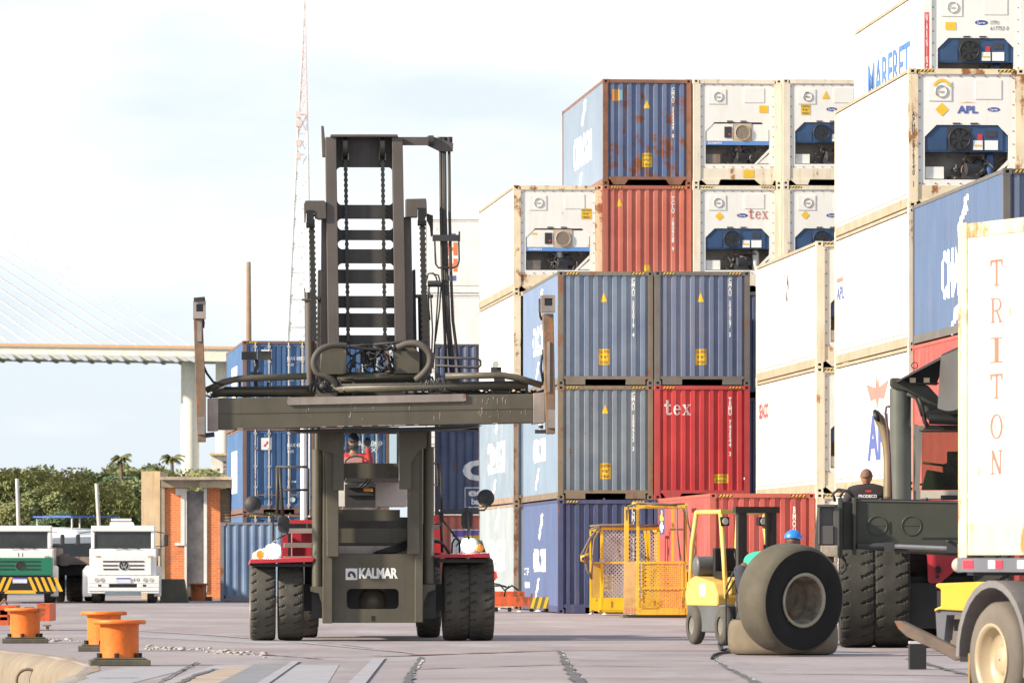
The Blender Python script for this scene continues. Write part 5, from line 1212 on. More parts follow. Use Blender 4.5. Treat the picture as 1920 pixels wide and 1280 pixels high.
for y0 in (990, 1017, 1042): K.box(b, 533, y0, 585, y0+9, .6, .7)
for y0 in (983, 1008): K.box(b, 806, y0, 824, y0+9, .6, .7)
b.build('step', KR, kt)
b = MB(); K.box(b, 531, 974, 585, 981, 1.2, .6); K.box(b, 565, 1000, 585, 1018, 1.3, .05); K.box(b, 806, 965, 822, 980, 1.2, .6); b.build('platform', KRED, kt)
b = MB(); K.tube(b, [(517, 875), (575, 875), (578, 879), (578, 966)], .022, 1.2); K.tube(b, [(517, 918), (578, 918)], .02, 1.2); K.tube(b, [(520, 875), (520, 966)], .03, 1.2); K.tube(b, [(545, 876), (545, 917)], .014, 1.2); K.tube(b, [(524, 876), (530, 966)], .03, 1.2)
K.tube(b, [(814, 868), (822, 868), (826, 880), (830, 975), (862, 1015), (862, 1036)], .022, 1.0); K.tube(b, [(820, 872), (822, 910), (812, 908)], .02, 1.0); K.tube(b, [(826, 960), (829, 1035)], .022, 1.0); K.tube(b, [(812, 1014), (826, 1016), (835, 1025), (843, 1038)], .025, .6); K.tube(b, [(847, 1037), (848, 1018), (852, 1010), (858, 1010)], .016, .6)
b.build('handrail', KD, kt)
for (x, y0, P) in ((474, 945, [(474, 946), (475, 962), (490, 964), (512, 966), (512, 1012)]), (911, 933, [(911, 932), (914, 948), (908, 956), (876, 957), (878, 1012)])):
    b = MB(); c_ = K.p(x, y0, -.3); b.lathe([(.01, -.08), (.09, -.065), (.14, -.02), (.145, .0), (.01, .0)], (c_.x, -.3, c_.z), 'y', 28); K.cyl(b, (x, y0+.5), (x, y0-.5), .03, -.4, 8, -.3); mr = b.build('round_mirror', DARK, kt)
    b = MB(); K.tube(b, P, .016, -.2, 6); b.build('mirror_arm', KD, mr)
for q in ([(520, 970), (526, 966), (540, 968), (543, 974), (542, 996), (538, 1001), (525, 999), (521, 992)], [(866, 962), (870, 957), (882, 957), (887, 962), (886, 985), (882, 993), (869, 992), (865, 982)]):
    b = MB(); K.poly(b, q, -.1, .12); b.build('side_mirror', DARK, kt, .02)
b = MB(); K.tube(b, [(510, 960), (535, 968)], .012, -.2); K.tube(b, [(510, 1015), (535, 1002)], .012, -.2); K.tube(b, [(876, 950), (880, 1012)], .025, -.1); b.build('mirror_arm', KD, kt)

# ---------------------------------------------------------------- people
SKIN = mat('skin_tan', (.36, .18, .11), .55, var=.08); SKD = mat('skin_dark', (.14, .07, .045), .55, var=.08)
def skin(name, V, E, m, parent, sub=2):
    if name == 'body': V = [(v[0], v[1], v[2], (v[3] if v[3] < .075 else v[3]*.72) if not isinstance(v[3], tuple) else (v[3][0]*.7, v[3][1]*.7)) for v in V]
    me = bpy.data.meshes.new(name); me.from_pydata([v[:3] for v in V], E, []); o = bpy.data.objects.new(name, me); COL.objects.link(o)
    sk = o.modifiers.new('skin', 'SKIN'); sk.use_smooth_shade = True
    bm = bmesh.new(); bm.from_mesh(me); lay = bm.verts.layers.skin.verify()
    for i, v in enumerate(bm.verts): r_ = V[i][3]; v[lay].radius = r_ if isinstance(r_, tuple) else (r_, r_); v[lay].use_root = (i == 0)
    bm.to_mesh(me); bm.free()
    o.modifiers.new('sub', 'SUBSURF').levels = sub; o.modifiers['sub'].render_levels = sub
    dg = bpy.context.evaluated_depsgraph_get(); dg.update(); nm = bpy.data.meshes.new_from_object(o.evaluated_get(dg)); nm.name = name
    o.modifiers.clear(); o.data = nm; nm.materials.clear(); nm.materials.append(m); nm.polygons.foreach_set('use_smooth', [True]*len(nm.polygons)); o.parent = parent; return o
def hand(V, E, w, d, up, r=.009):
    # palm and five separate curled fingers growing from the wrist vertex w
    d = Vector(d).normalized(); up = Vector(up).normalized(); s = d.cross(up).normalized(); p = Vector(V[w][:3])
    pc = p+d*.05; pi = len(V); V.append((*pc, .03)); E.append((w, pi))
    for k, (o_, ln) in enumerate(((-.028, .07), (-.009, .08), (.01, .076), (.028, .06))):
        a = pc+d*.035+s*o_; i0 = len(V); V.append((*a, .0115)); E.append((pi, i0)); bpt = a+d*ln*.5-up*.008; V.append((*bpt, .0095)); E.append((i0, i0+1)); c = bpt+d*ln*.3-up*ln*.4; V.append((*c, .008)); E.append((i0+1, i0+2))
    a = pc-s*.03-d*.01; i0 = len(V); V.append((*a, .013)); E.append((pi, i0)); V.append((*(a-s*.025+d*.03-up*.01), .011)); E.append((i0, i0+1)); V.append((*(a-s*.028+d*.058-up*.02), .009)); E.append((i0+1, i0+2))
def head(c, m, parent, fwd, name='head', r=.1):
    # skull, jaw, nose, ears as one surface
    c = Vector(c); f = Vector(fwd).normalized(); s = f.cross(Vector((0, 0, 1))).normalized(); b = MB(); n = 14; vs = []; fs = []
    for j in range(n+1):
        for i in range(2*n):
            a = math.pi*j/n; t = math.pi*i/n; x = math.sin(a)*math.cos(t); y_ = math.sin(a)*math.sin(t); z = math.cos(a)
            R_ = 1.0
            if z < -.1: x_, y2 = x*(1-.1*(-z)), y_*(1-.16*(-z))
            else: x_, y2 = x, y_
            fx = x_*r*(1.0 if z > 0 else 1.02)
            if x > .93 and -.35 < z < .1: fx += .022*(1-abs(z+.15)*3)
            if x > .8 and .02 < z < .22 and .15 < abs(y_) < .5: fx -= .01
            fy = y2*r*.8
            if abs(y_) > .93 and abs(z) < .3: fy *= 1.14
            v = c+f*fx+s*fy+Vector((0, 0, z*r*1.22)); vs.append(tuple(v))
    for j in range(n):
        for i in range(2*n): fs.append((j*2*n+i, j*2*n+(i+1) % (2*n), (j+1)*2*n+(i+1) % (2*n), (j+1)*2*n+i))
    b.add(vs, fs, True); return b.build(name, m, parent)
def cap(c, r, m, parent, fwd, name, brim=.07, top=1.3, lowz=.15):
    c = Vector(c); f = Vector(fwd).normalized(); s = f.cross(Vector((0, 0, 1))).normalized(); b = MB(); vs = []; fs = []; n = 20; K_ = 7
    for j in range(K_+1):
        a = (math.pi/2)*j/K_
        for i in range(n):
            t = 2*math.pi*i/n; e = 1.0; v = c+f*(math.sin(a)*math.cos(t)*r*1.1)+s*(math.sin(a)*math.sin(t)*r*.92)+Vector((0, 0, r*lowz+math.cos(a)*r*top)); vs.append(tuple(v))
    for j in range(K_):
        for i in range(n): fs.append((j*n+i, j*n+(i+1) % n, (j+1)*n+(i+1) % n, (j+1)*n+i))
    b.add(vs, fs, True)
    o = []; 
    for i in range(9): t = R(-60+15*i); o.append(c+f*(math.cos(t)*r*1.05)+s*(math.sin(t)*r*.9)+Vector((0, 0, r*lowz)))
    p = []
    for i in range(9): t = R(-60+15*i); p.append(c+f*(math.cos(t)*(r*1.05+brim))+s*(math.sin(t)*r*1.0)+Vector((0, 0, r*lowz-.012)))
    up = Vector((0, 0, .008)); V = [tuple(x) for x in o+p]+[tuple(x+up) for x in o+p]
    b.add(V, [(i, i+1, 10+i, 9+i) for i in range(8)]+[(18+i, 27+i, 28+i, 19+i) for i in range(8)]+[(9+i, 10+i, 28+i, 27+i) for i in range(8)])
    return b.build(name, m, parent)
# driver, seated in the cab
dp = K.p(663, 868, 3.35); dw = Matrix.Rotation(K.th, 4, 'Z') @ dp + Vector((K.O.x, K.O.y, 0))
pr = thing('person', 'driver in a red jacket and dark cap, gloved hand raised inside the cab', 'person', tuple(dw), K.th)
ORJ = mat('hi_vis_red', (.75, .035, .03), .7, var=.1); PINK = mat('reflective_pink', (.8, .38, .36), .6); GLV = mat('glove_black', (.02, .02, .02), .8)
V = [(0, 0, -.42, .15), (0, 0, -.15, (.16, .12)), (0, 0, .08, (.17, .12)), (0, 0, .2, .06), (0, -.01, .27, .055),
     (-.19, 0, .1, .055), (-.24, -.2, -.1, .045), (-.08, -.34, -.06, .032), (.19, 0, .1, .055), (.30, -.12, .0, .045), (.23, -.2, .28, .034),
     (-.1, -.3, -.45, .085), (-.12, -.45, -.75, .055), (.1, -.3, -.45, .085), (.12, -.45, -.75, .055), (-.12, -.5, -.78, .04), (.12, -.5, -.78, .04)]
E = [(0, 1), (1, 2), (2, 3), (3, 4), (2, 5), (5, 6), (6, 7), (2, 8), (8, 9), (9, 10), (0, 11), (11, 12), (0, 13), (13, 14), (12, 15), (14, 16)]
V2 = list(V); E2_ = list(E); hand(V2, E2_, 7, (.7, -.5, 0), (0, 0, 1)); hand(V2, E2_, 10, (0, 0, 1), (0, -1, 0))
body = skin('body', V2, E2_, SKIN, pr)
J = lambda L_, idx: [tuple(L_[i][:3])+((L_[i][3] if isinstance(L_[i][3], tuple) else L_[i][3])+.018 if not isinstance(L_[i][3], tuple) else (L_[i][3][0]+.02, L_[i][3][1]+.02),) for i in idx]
skin('jacket', J(V, [0, 1, 2, 3, 5, 6, 7, 8, 9, 10]), [(0, 1), (1, 2), (2, 3), (2, 4), (4, 5), (5, 6), (2, 7), (7, 8), (8, 9)], ORJ, pr)
b = MB(); b.box(-.17, .14, -.175, -.15, -.06, .1); b.build('reflective_panel', PINK, pr)
hd = head((0, -.02, .36), SKIN, pr, (0, -1, 0)); cap((0, -.02, .37), .108, mat('cap_dark', (.04, .04, .06), .8), pr, (0, -1, 0), 'cap')
b = MB(); b.box(-.075, .075, -.135, -.1, .355, .39); b.build('sunglasses', BLACK, pr); b = MB(); b.lathe([(.075, .24), (.09, .27), (.085, .31), (.07, .3)], (0, -.02, 0), 'z', 16); b.build('scarf', GLV, pr)
hb_ = MB(); hb_.sphere((.235, -.2, .36), (.065, .05, .08), 6); hb_.build('glove', GLV, pr)
# ================================================================ BOLLARDS (left foreground)
ORG = mat('bollard_orange', (.78, .17, .018), .5, var=.2, rust=.62, rustc=(.3, .1, .04), streak=.45, dirt=(.5, .1, .02), bump=.4, nscale=3)
BASEC = mat('bollard_base', (.1, .095, .07), .9, var=.4, rust=.4, bump=.4)
def bollard(px, py, wpx, label, rz, name='mooring_bollard'):
    # wpx: flange width in photo px; its ground row gives the distance
    D = CH*F/(py-HY); s = F/D; Rr = wpx/s/2; k = Rr/.4
    r = thing(name, label, 'bollard', ((px-960)/s, D, 0), rz, 'orange mooring bollards on the quay')
    b = MB(); b.box(-.45*k, .45*k, -.4*k, .4*k, 0, .09*k); b.box(-.39*k, .39*k, -.34*k, .34*k, .09*k, .12*k); b.build('base_plate', BASEC, r, .015)
    b = MB()
    for a in range(6): t = R(60*a+20); b.cyl((.33*k*math.cos(t), .3*k*math.sin(t), .09*k), (.33*k*math.cos(t), .3*k*math.sin(t), .19*k), .035*k, 6)
    b.build('anchor_bolt', BLACK, r)
    b = MB(); b.lathe([(.29*k, .1*k), (.29*k, .6*k), (.3*k, .63*k)], (0, 0, 0), 'z', 40); b.build('barrel', ORG, r)
    b = MB(); b.lathe([(.01, .62*k), (.385*k, .62*k), (.4*k, .635*k), (.4*k, .67*k), (.385*k, .685*k), (.01, .685*k)], (0, 0, 0), 'z', 44); b.build('flange', ORG, r)
bollard(224, 1247, 100, 'nearest orange steel bollard, in front of and overlapping another one on the quay edge', R(6))
bollard(195, 1220, 87, 'orange steel bollard half hidden behind the nearest one', R(4))
bollard(47, 1205, 77, 'orange steel bollard standing alone in front of the orange lifting frame at the left', R(5))
b_ = Fr(372, 205)
r = b_.empty('mooring_bollard', 'small worn orange bollard at the foot of the brick hut door', 'bollard', 'orange mooring bollards on the quay')
b = MB(); b_.box(b, 353, 1118, 396, 1127, -.1, .8); b.build('base_plate', BASEC, r); a = b_.p(372, 1094, 0); b = MB(); b.lathe([(.27, 0), (.27, a.z-.02)], (0, 0, 0), 'z', 24); b.build('barrel', mat('worn_orange', (.55, .15, .04), .6, rust=.8, streak=.4), r); b = MB(); b.lathe([(.01, a.z-.04), (.33, a.z-.04), (.33, a.z+.02), (.01, a.z+.02)], (0, 0, 0), 'z', 24); b.build('flange', MATS['worn_orange'], r)
# orange lifting frame behind them
ORF = mat('frame_orange', (.68, .11, .03), .6, var=.25, rust=.8, streak=.5, dirt=(.15, .07, .04)); 
o_ = Fr(40, 118); r = o_.empty('lifting_frame', 'rusty orange container lifting frame lying on the quay at the left edge', 'lifting frame')
b = MB(); o_.box(b, -60, 1134, 36, 1141, 1.2, .25); o_.box(b, -60, 1143, 92, 1152, 0, .3); o_.box(b, -60, 1156, 16, 1172, 0, .3); b.box(o_.lx(70, 0), o_.lx(94, 0), -.1, 1.5, .18, .52); b.box(o_.lx(0, 0), o_.lx(14, 0), 0, 1.4, .2, .45); b.build('beam', ORF, r)
b = MB(); o_.box(b, 80, 1171, 94, 1173.5, -.05, .3); o_.box(b, 86, 1173, 91, 1181, .05, .15); o_.box(b, -50, 1172, -40, 1181, .05, .15); o_.tube(b, [(0, 1133), (8, 1122), (14, 1133)], .02, .5); o_.box(b, 46, 1137, 62, 1143, .2, .3); b.build('twistlock', RUSTM, r)
def small_parts():
    ls = Fr(980, 159); r = ls.empty('lifting_beam', 'red lifting beam with a striped end, on the ground before the pale grey container', 'lifting beam')
    b = MB(); ls.box(b, 820, 1108, 984, 1120, .8, .4); ls.box(b, 820, 1118, 994, 1136, 0, .5); ls.box(b, 994, 1119, 1033, 1140, -.03, .56); ls.box(b, 951, 1114, 958, 1121, .1, .2); ls.box(b, 995, 1112, 999, 1119, .1, .15); b.build('beam', ORF, r)
    a = ls.p(994, 1140, -.03); c = ls.p(1033, 1119, -.03); v, f = chevron(3)
    decal(r, (v, f), YEL, ('f', -.03), None, (a.x, a.z, c.x-.05, c.z), 'hazard_marking'); decal(r, SQ, mat('olive_paint', (.16, .14, .06), .8), ('f', -.028), None, (a.x, a.z, c.x, c.z), 'hazard_marking')
    b = MB()
    for P in ([(925, 1093), (938, 1096), (946, 1106), (960, 1097), (972, 1106)], [(925, 1098), (940, 1097), (950, 1100)], [(945, 1118), (948, 1105), (955, 1098)]): ls.tube(b, P, .025, .3, 6)
    b.build('hose', HOSE, r)
    b = MB()
    for x in (955, 996, 1025, 930): ls.box(b, x-3, 1138, x+4, 1146, .1, .3)
    b.build('foot', DARK, r)
    b = MB(); ls.poly(b, [(924, 1068), (931, 1072), (933, 1082), (926, 1090), (922, 1090)], .7, .06); b.build('hook', mat('hook_red', (.7, .06, .03), .5), r)
small_parts()
# ================================================================ YELLOW CAGES
CY = mat('cage_yellow', (.8, .52, .015), .5, var=.1, rust=.25, streak=.2, dirt=(.4, .2, .04)); CY2 = mat('cage_yellow_worn', (.72, .47, .05), .6, var=.15, rust=.55, streak=.35, dirt=(.35, .2, .05))
def mesh_panel(fr, m, x0, y0, x1, y1, y, pitch=.09, w=.008, side=None):
    a = fr.p(x0, y1, y) if side is None else None
    if side: xa, xb, za, zb = side
    else: c = fr.p(x1, y0, y); xa, xb, za, zb = a.x, c.x, a.z, c.z
    W_ = xb-xa; H_ = zb-za; n = int((W_+H_)/pitch)
    for sg in (0, 1):
        for i in range(1, n):
            t = i*pitch; p0 = (t, 0) if t < W_ else (W_, t-W_); p1 = (0, t) if t < H_ else (t-H_, H_)
            if sg: p0 = (W_-p0[0], p0[1]); p1 = (W_-p1[0], p1[1])
            A = Vector((xa+p0[0], y, za+p0[1])); B = Vector((xa+p1[0], y, za+p1[1])); d = (B-A).normalized(); nn = Vector((-d.z, 0, d.x))*w
            if side: tr = lambda v: (side_x, v.x, v.z)
            m.add([A-nn, B-nn, B+nn, A+nn], [(0, 1, 2, 3)])
c1 = Fr(1172, 150.5, R(4)); r = c1.empty('man_basket', 'shorter bright yellow mesh basket with a caution plate, directly before the navy container', 'work basket', 'yellow work baskets')
b = MB(); dp_ = 1.1
for x in (1106, 1126, 1232): c1.box(b, x, 991, x+(5 if x != 1106 else 2.5), 1146, 0 if x != 1106 else 1.0, .07)
c1.box(b, 1128, 988, 1237, 993, -.01, .07); c1.box(b, 1108, 1053, 1237, 1056, -.01, .05); b.box(c1.lx(1232, 0), c1.lx(1236, 0), 0, 1.1, 2.05, 2.1); b.box(c1.lx(1127, 0)-.05, c1.lx(1127, 0), 0, 1.1, 2.04, 2.1); c1.box(b, 1106, 991, 1128, 995, 1.0, .06); c1.box(b, 1213, 994, 1219, 1120, 1.0, .06); c1.poly(b, [(1207, 994), (1211, 994), (1219, 1055), (1214, 1055)], 1.0, .05); c1.box(b, 1227, 994, 1231, 1120, .5, .05)
b.box(c1.lx(1128, 0), c1.lx(1236, 0), 0, 1.15, .08, .13); b.build('frame', CY, r)
b = MB(); c1.box(b, 1128, 1120, 1236, 1145, .0, .02); c1.box(b, 1107, 1120, 1128, 1145, .03, .02); b.build('kick_plate', CY, r)
b = MB(); mesh_panel(c1, b, 1131, 993, 1170, 1120, .02); mesh_panel(c1, b, 1218, 993, 1232, 1120, .03); mesh_panel(c1, b, 1131, 1000, 1230, 1120, 1.08, .1); b.build('wire_mesh', GALV, r, kind='stuff')
b = MB(); mesh_panel(c1, b, 1108, 1056, 1126, 1120, .05, .05, .01); b.build('wire_mesh', CY2, r, kind='stuff')
b = MB()
for x in (1109, 1124, 1233): c1.box(b, x, 1143, x+4, 1151, 0, .06)
b.build('foot', RUSTM, r)
b = MB()
for P in ([(1106, 986), (1130, 984), (1160, 985), (1200, 986), (1236, 984)], [(1108, 992), (1125, 985), (1170, 983), (1215, 986)]): c1.tube(b, P, .03, -.05, 6)
for P in ([(1124, 988), (1108, 1005), (1098, 1025), (1089, 1042), (1094, 1052), (1106, 1046)], [(1120, 990), (1106, 1012), (1098, 1040), (1100, 1065), (1110, 1085)], [(1126, 990), (1114, 1010), (1110, 1060), (1108, 1085)]): c1.tube(b, P, .028, -.12, 6)
b.build('sling', mat('wire_rope', (.16, .12, .08), .7, var=.3), r)
b = MB(); c1.tube(b, [(1104, 1038), (1090, 1044), (1090, 1050), (1098, 1053)], .03, -.15, 6); b.build('shackle', CY2, r)
b = MB(); c1.box(b, 1124, 1047, 1134, 1054, -.04, .03); b.build('latch', GALV, r)
c2 = Fr(1235, 144.3, R(4)); r = c2.empty('man_basket', 'taller worn yellow mesh basket on the right, with boards tied to its left side', 'work basket', 'yellow work baskets')
b = MB()
c2.box(b, 1194, 942, 1199, 1152, 0, .08); c2.box(b, 1282, 948, 1288, 1152, 0, .08); c2.box(b, 1171, 950, 1179, 1070, 1.1, .06); c2.box(b, 1260, 955, 1264, 1052, 1.1, .06)
c2.box(b, 1199, 946, 1286, 953, -.005, .08); c2.box(b, 1171, 950, 1196, 954, .6, .06); b.box(c2.lx(1196, 0)-.04, c2.lx(1196, 0)+.02, 0, 1.15, 2.65, 2.72); b.box(c2.lx(1284, 0), c2.lx(1284, 0)+.06, 0, 1.15, 2.63, 2.7)
c2.box(b, 1199, 1052, 1284, 1056, -.01, .06); c2.box(b, 1199, 1101, 1284, 1104, -.02, .05); c2.box(b, 1199, 1139, 1284, 1152, -.01, .1); c2.box(b, 1202, 1056, 1204, 1139, -.012, .05); c2.box(b, 1279, 1056, 1281, 1139, -.012, .05); b.box(c2.lx(1199, 0), c2.lx(1284, 0), 0, 1.2, .1, .15)
b.build('frame', CY2, r)
b = MB(); mesh_panel(c2, b, 1204, 1056, 1279, 1139, .01, .095, .013); mesh_panel(c2, b, 1204, 1060, 1279, 1135, 1.1, .1, .012); mesh_panel(c2, b, 1199, 1120, 1232, 1139, -.03, .06, .012); b.build('wire_mesh', CY2, r, kind='stuff')
b = MB(); c2.box(b, 1170, 1052, 1196, 1138, .02, .04); c2.box(b, 1169, 1137, 1192, 1150, .0, .04); b.build('side_board', mat('tied_boards', (.6, .4, .16), .8, var=.25, streak=.5, stretch=(3, 3, 8), dirt=(.4, .2, .08)), r)
b = MB()
for x in (1172, 1177, 1183, 1188): c2.box(b, x, 1139, x+2.2, 1149, -.005, .01)
b.build('hazard_marking', mat('faded_pink_red', (.65, .25, .18), .7), r)
b = MB(); c2.box(b, 1168, 1152, 1290, 1160, .05, .9); b.build('skid', mat('skid_timber', (.12, .11, .06), .9, var=.3), r)
b = MB()
for P in ([(1176, 949), (1196, 943), (1225, 943), (1255, 945), (1284, 944)], [(1196, 941), (1230, 946), (1270, 947)], [(1276, 950), (1282, 960), (1283, 1052)], [(1269, 950), (1270, 1000), (1276, 1050)], [(1286, 948), (1290, 980), (1304, 1030), (1299, 1060), (1288, 1065)], [(1175, 955), (1175, 975), (1178, 950)]): c2.tube(b, P, .022, -.08, 6)
b.build('sling', MATS['wire_rope'], r)
b = MB(); c2.box(b, 1256, 990, 1281, 994, .05, .04); c2.box(b, 1286, 1059, 1297, 1065, -.03, .05); c2.cyl(b, (1288, 1072), (1290, 1090), .05, .1, 8); b.build('latch', RUSTM, r)

# ================================================================ TRUCKS
TG = mat('truck_green', (.012, .17, .09), .4, var=.12); TW_ = mat('truck_white', (.8, .8, .79), .35, var=.03, streak=.1)
GRILL = mat('grille_black', (.03, .03, .03), .6); WSG = mat('windscreen_glass', (.03, .036, .034), .1, var=.5, nscale=1.2); PLATE = mat('number_plate', (.65, .66, .72), .5); PBLU = mat('plate_band', (.1, .12, .4), .5)
TT = tyre_mesh(.5, .28, 'truck_tyre', 20); TRM = rim_mesh(.5, .28, GALV)
def vw(par, fr, px, py, y, m, m2):
    a = fr.p(px, py, y); b = MB(); b.lathe([(.12, 0), (.145, -.01), (.145, -.02), (.12, -.02)], tuple(a), 'y', 20, True); b.cyl((a.x, a.y, a.z), (a.x, a.y-.01, a.z), .12, 20); o = b.build('emblem', m2, par)
    g = MB()
    for P in ([(-.045, .1), (-.02, .1), (0, .04), (.02, .1), (.045, .1), (.012, .01), (-.012, .01)], [(-.1, .03), (-.075, .045), (-.045, -.05), (-.012, .0), (.012, 0), (.045, -.05), (.075, .045), (.1, .03), (.055, -.1), (.035, -.1), (0, -.04), (-.035, -.1), (-.055, -.1)]):
        g.prism([(a.x+x, a.z+z) for x, z in P], a.y-.02, a.y-.012)
    g.build('emblem', m, o)
def truck(cx, white, label, name):
    t = Fr(cx, 193, R(3)); X = lambda v: cx+(v-232); r = t.empty(name, label, 'lorry'); BM = TW_
    P = lambda x, y, yy=0: t.p(X(x), y, yy)
    b = MB()
    zt = P(232, 985).z; zw = P(232, 1028).z; zb = P(232, 1079).z; x0 = t.lx(X(171), 0); x1 = t.lx(X(290), 0); xs0 = t.lx(X(168), 0); xs1 = t.lx(X(293), 0)
    # cab shell: side profile extruded between the flanks, windscreen opening framed by pillars
    b.box(x0, x1, -.02, 1.9, P(232, 996).z, zt); b.prism([(0, zb), (0, zw-.03), (.03, zw), (1.9, zw), (1.9, zb)], xs0, xs1, 'x')
    for a, c in ((x0, x0+.11), (x1-.11, x1)): b.prism([(0, zw), (.02, P(232, 996).z), (.14, P(232, 996).z), (.14, zw)], a, c, 'x')
    b.box(x0, x0+.06, .5, 1.9, zw, P(232, 996).z); b.box(x1-.06, x1, .5, 1.9, zw, P(232, 996).z); b.box(x0, x1, 1.84, 1.9, zw, P(232, 996).z)
    cab_ = b.build('cab', TW_, r, .03)
    b = MB(); b.box(x0+.1, x1-.1, .05, .06, zw-.02, P(232, 994).z); b.build('windscreen', WSG, cab_)
    b = MB(); b.tube([(P(232, 1028).x, -.02, zw), (P(246, 1026).x, -.02, zw+.03), (P(262, 1027).x, -.02, zw+.0)], .015, 5); b.tube([(P(215, 1028).x, -.02, zw), (P(232, 1026).x, -.02, zw+.03), (P(240, 1028).x, -.02, zw)], .015, 5); b.build('wiper', GRILL, cab_)
    gy = -.06
    b = MB(); b.box(t.lx(X(180), 0) if white else xs0, t.lx(X(284), 0) if white else xs1, gy, 0, P(0, 1078).z, P(0, 1040).z if white else P(0, 1045).z); hp = b.build('bonnet', TW_ if white else TG, cab_, .02)
    b = MB()
    for yy in (1052, 1059.5, 1066.5):
        for a, c in ((193, 221), (243, 270)) if (yy == 1059.5) else (((194, 222), (241, 270)) if yy > 1053 else ((193, 270),)): q0, q1 = P(a, yy+1.3), P(c, yy-1.3); b.box(q0.x, q1.x, gy-.012, gy, q0.z, q1.z)
    b.build('grille_bar', GRILL, hp); vw(hp, t, X(232), 1059.5, gy, CHROME if white else GRILL, GRILL if white else GRILL)
    b = MB()
    for a, c in ((179, 188), (277, 286)): q0, q1 = P(a, 1044), P(c, 1041); b.box(q0.x, q1.x, gy-.01, 0, q0.z, q1.z)
    b.build('indicator', TAN, cab_)
    # bumper
    b = MB(); q0, q1 = P(165, 1108), P(299, 1079)
    if white:
        s0, s1 = P(205, 1101), P(257, 1094); b.box(q0.x, q1.x, -.1, .3, s1.z, q1.z); b.box(q0.x, q1.x, -.1, .3, q0.z, s0.z); b.box(q0.x, s0.x, -.1, .3, s0.z, s1.z); b.box(s1.x, q1.x, -.1, .3, s0.z, s1.z); b.box(s0.x, s1.x, .05, .1, s0.z, s1.z)
        b.box(q0.x, P(198, 0).x, -.08, .4, P(0, 1112).z, q0.z); b.box(P(265, 0).x, q1.x, -.08, .4, P(0, 1112).z, q0.z)
    else: q0 = P(158, 1113); q1 = P(298, 1081); b.prism([(q0.x+.08, q0.z), (q1.x-.08, q0.z), (q1.x, q0.z+.2), (q1.x, q1.z), (q0.x, q1.z), (q0.x, q0.z+.2)], -.12, .3)
    bp = b.build('bumper', TW_ if white else BLACK, r, .02)
    if white:
        b = MB(); b.box(s0.x, s1.x, -.02, -.01, s0.z, s1.z); b.box(P(184, 0).x, P(190, 0).x, -.105, -.1, P(0, 1099).z, P(0, 1095).z); b.box(P(268, 0).x, P(274, 0).x, -.105, -.1, P(0, 1099).z, P(0, 1095).z); b.build('air_intake', GRILL, bp)
        for x in (181, 191.5, 272, 283):
            b = MB(); c_ = P(x, 1086.5); b.cyl((c_.x, -.115, c_.z), (c_.x, -.1, c_.z), .065, 14); b.build('headlight', mat('headlight_glass', (.45, .42, .36), .15, var=.3), bp)
        decal(bp, glyphs('10', .0), MARKD, ('f', -.1), None, (P(252, 0).x, P(0, 1089.5).z, P(262, 0).x, P(0, 1083.5).z))
    else:
        v = []; f = []
        for side in (-1, 1):
            for i in range(5):
                a = 232+side*(14+i*12); o = len(v); v += [(a, 1081.5), (a+side*6, 1081.5), (a+side*18, 1108), (a+side*11, 1108)]; f.append((o, o+1, o+2, o+3))
        o = len(v); v += [(205, 1106), (259, 1106), (262, 1112), (202, 1112)]; f.append((o, o+1, o+2, o+3))
        V = [tuple(P(x, y, -.12)) for x, y in v]; me = bpy.data.meshes.new('hazard_marking'); me.from_pydata([(x, -.126, z) for x, y, z in V], [], f); me.materials.append(mat('truck_stripe_yellow', (.85, .45, .03), .5)); o = bpy.data.objects.new('hazard_marking', me); COL.objects.link(o); o.parent = bp
        decal(cab_, glyphs('11', .0), MARKD, ('f', -.0), None, (P(228, 0).x, P(0, 1043).z, P(237, 0).x, P(0, 1036).z))
    b = MB(); q0, q1 = P(218, 1092.5), P(245, 1082.5); b.box(q0.x, q1.x, -.13, -.115, q0.z, q1.z); pl = b.build('number_plate', PLATE, bp); decal(pl, SQ, PBLU, ('f', -.13), None, (q0.x, q1.z-.04, q1.x, q1.z), 'plate_band')
    # roof unit, mirrors
    if white:
        b = MB(); q0, q1 = P(205, 982), P(252, 978); b.prism([(q0.x, q0.z-.04), (q1.x, q0.z-.04), (q1.x-.05, q1.z), (q0.x+.02, q1.z)], .4, 1.3); b.box(P(208, 0).x, P(246, 0).x, .42, 1.2, P(0, 976).z, P(0, 971.5).z); b.build('roof_hatch', TW_, cab_); b = MB(); b.box(P(210, 0).x, P(244, 0).x, .45, 1.2, P(0, 979).z, P(0, 976).z); b.build('roof_vent', GRILL, cab_)
    for x, sx in ((311, 1), (146, -1)):
        b = MB(); q0, q1 = P(x-4, 1023), P(x+4, 1001); b.box(q0.x, q1.x, .0, .12, q0.z, q1.z); m_ = b.build('mirror', GRILL, cab_, .03)
        b = MB(); e = 291 if sx > 0 else 170; b.tube([tuple(P(e, 996, .2)), tuple(P(x-3*sx, 999, .05))], .015, 5); b.tube([tuple(P(e, 1024, .2)), tuple(P(x-3*sx, 1023, .05))], .015, 5); b.build('mirror_arm', GRILL, m_)
    b = MB()
    for a, c in ((154, 172), (288, 302)): q0, q1 = P(a, 1118), P(c, 1062); b.prism([(q0.x, q0.z), (q1.x, q0.z), (q1.x, q1.z), ((q0.x+q1.x)/2, q1.z+.05), (q0.x, q1.z-.1)], .5, 1.6)
    b.build('mudguard', TW_, r, .03)
    b = MB(); b.box(P(176, 0).x, P(288, 0).x, .3, 6, .45, .95); b.build('chassis', BLACK, r)
    tr = thing('flatbed_trailer', 'grey flatbed behind the %s lorry' % ('white' if white else 'green'), 'trailer', tuple(r.location), r.rotation_euler[2])
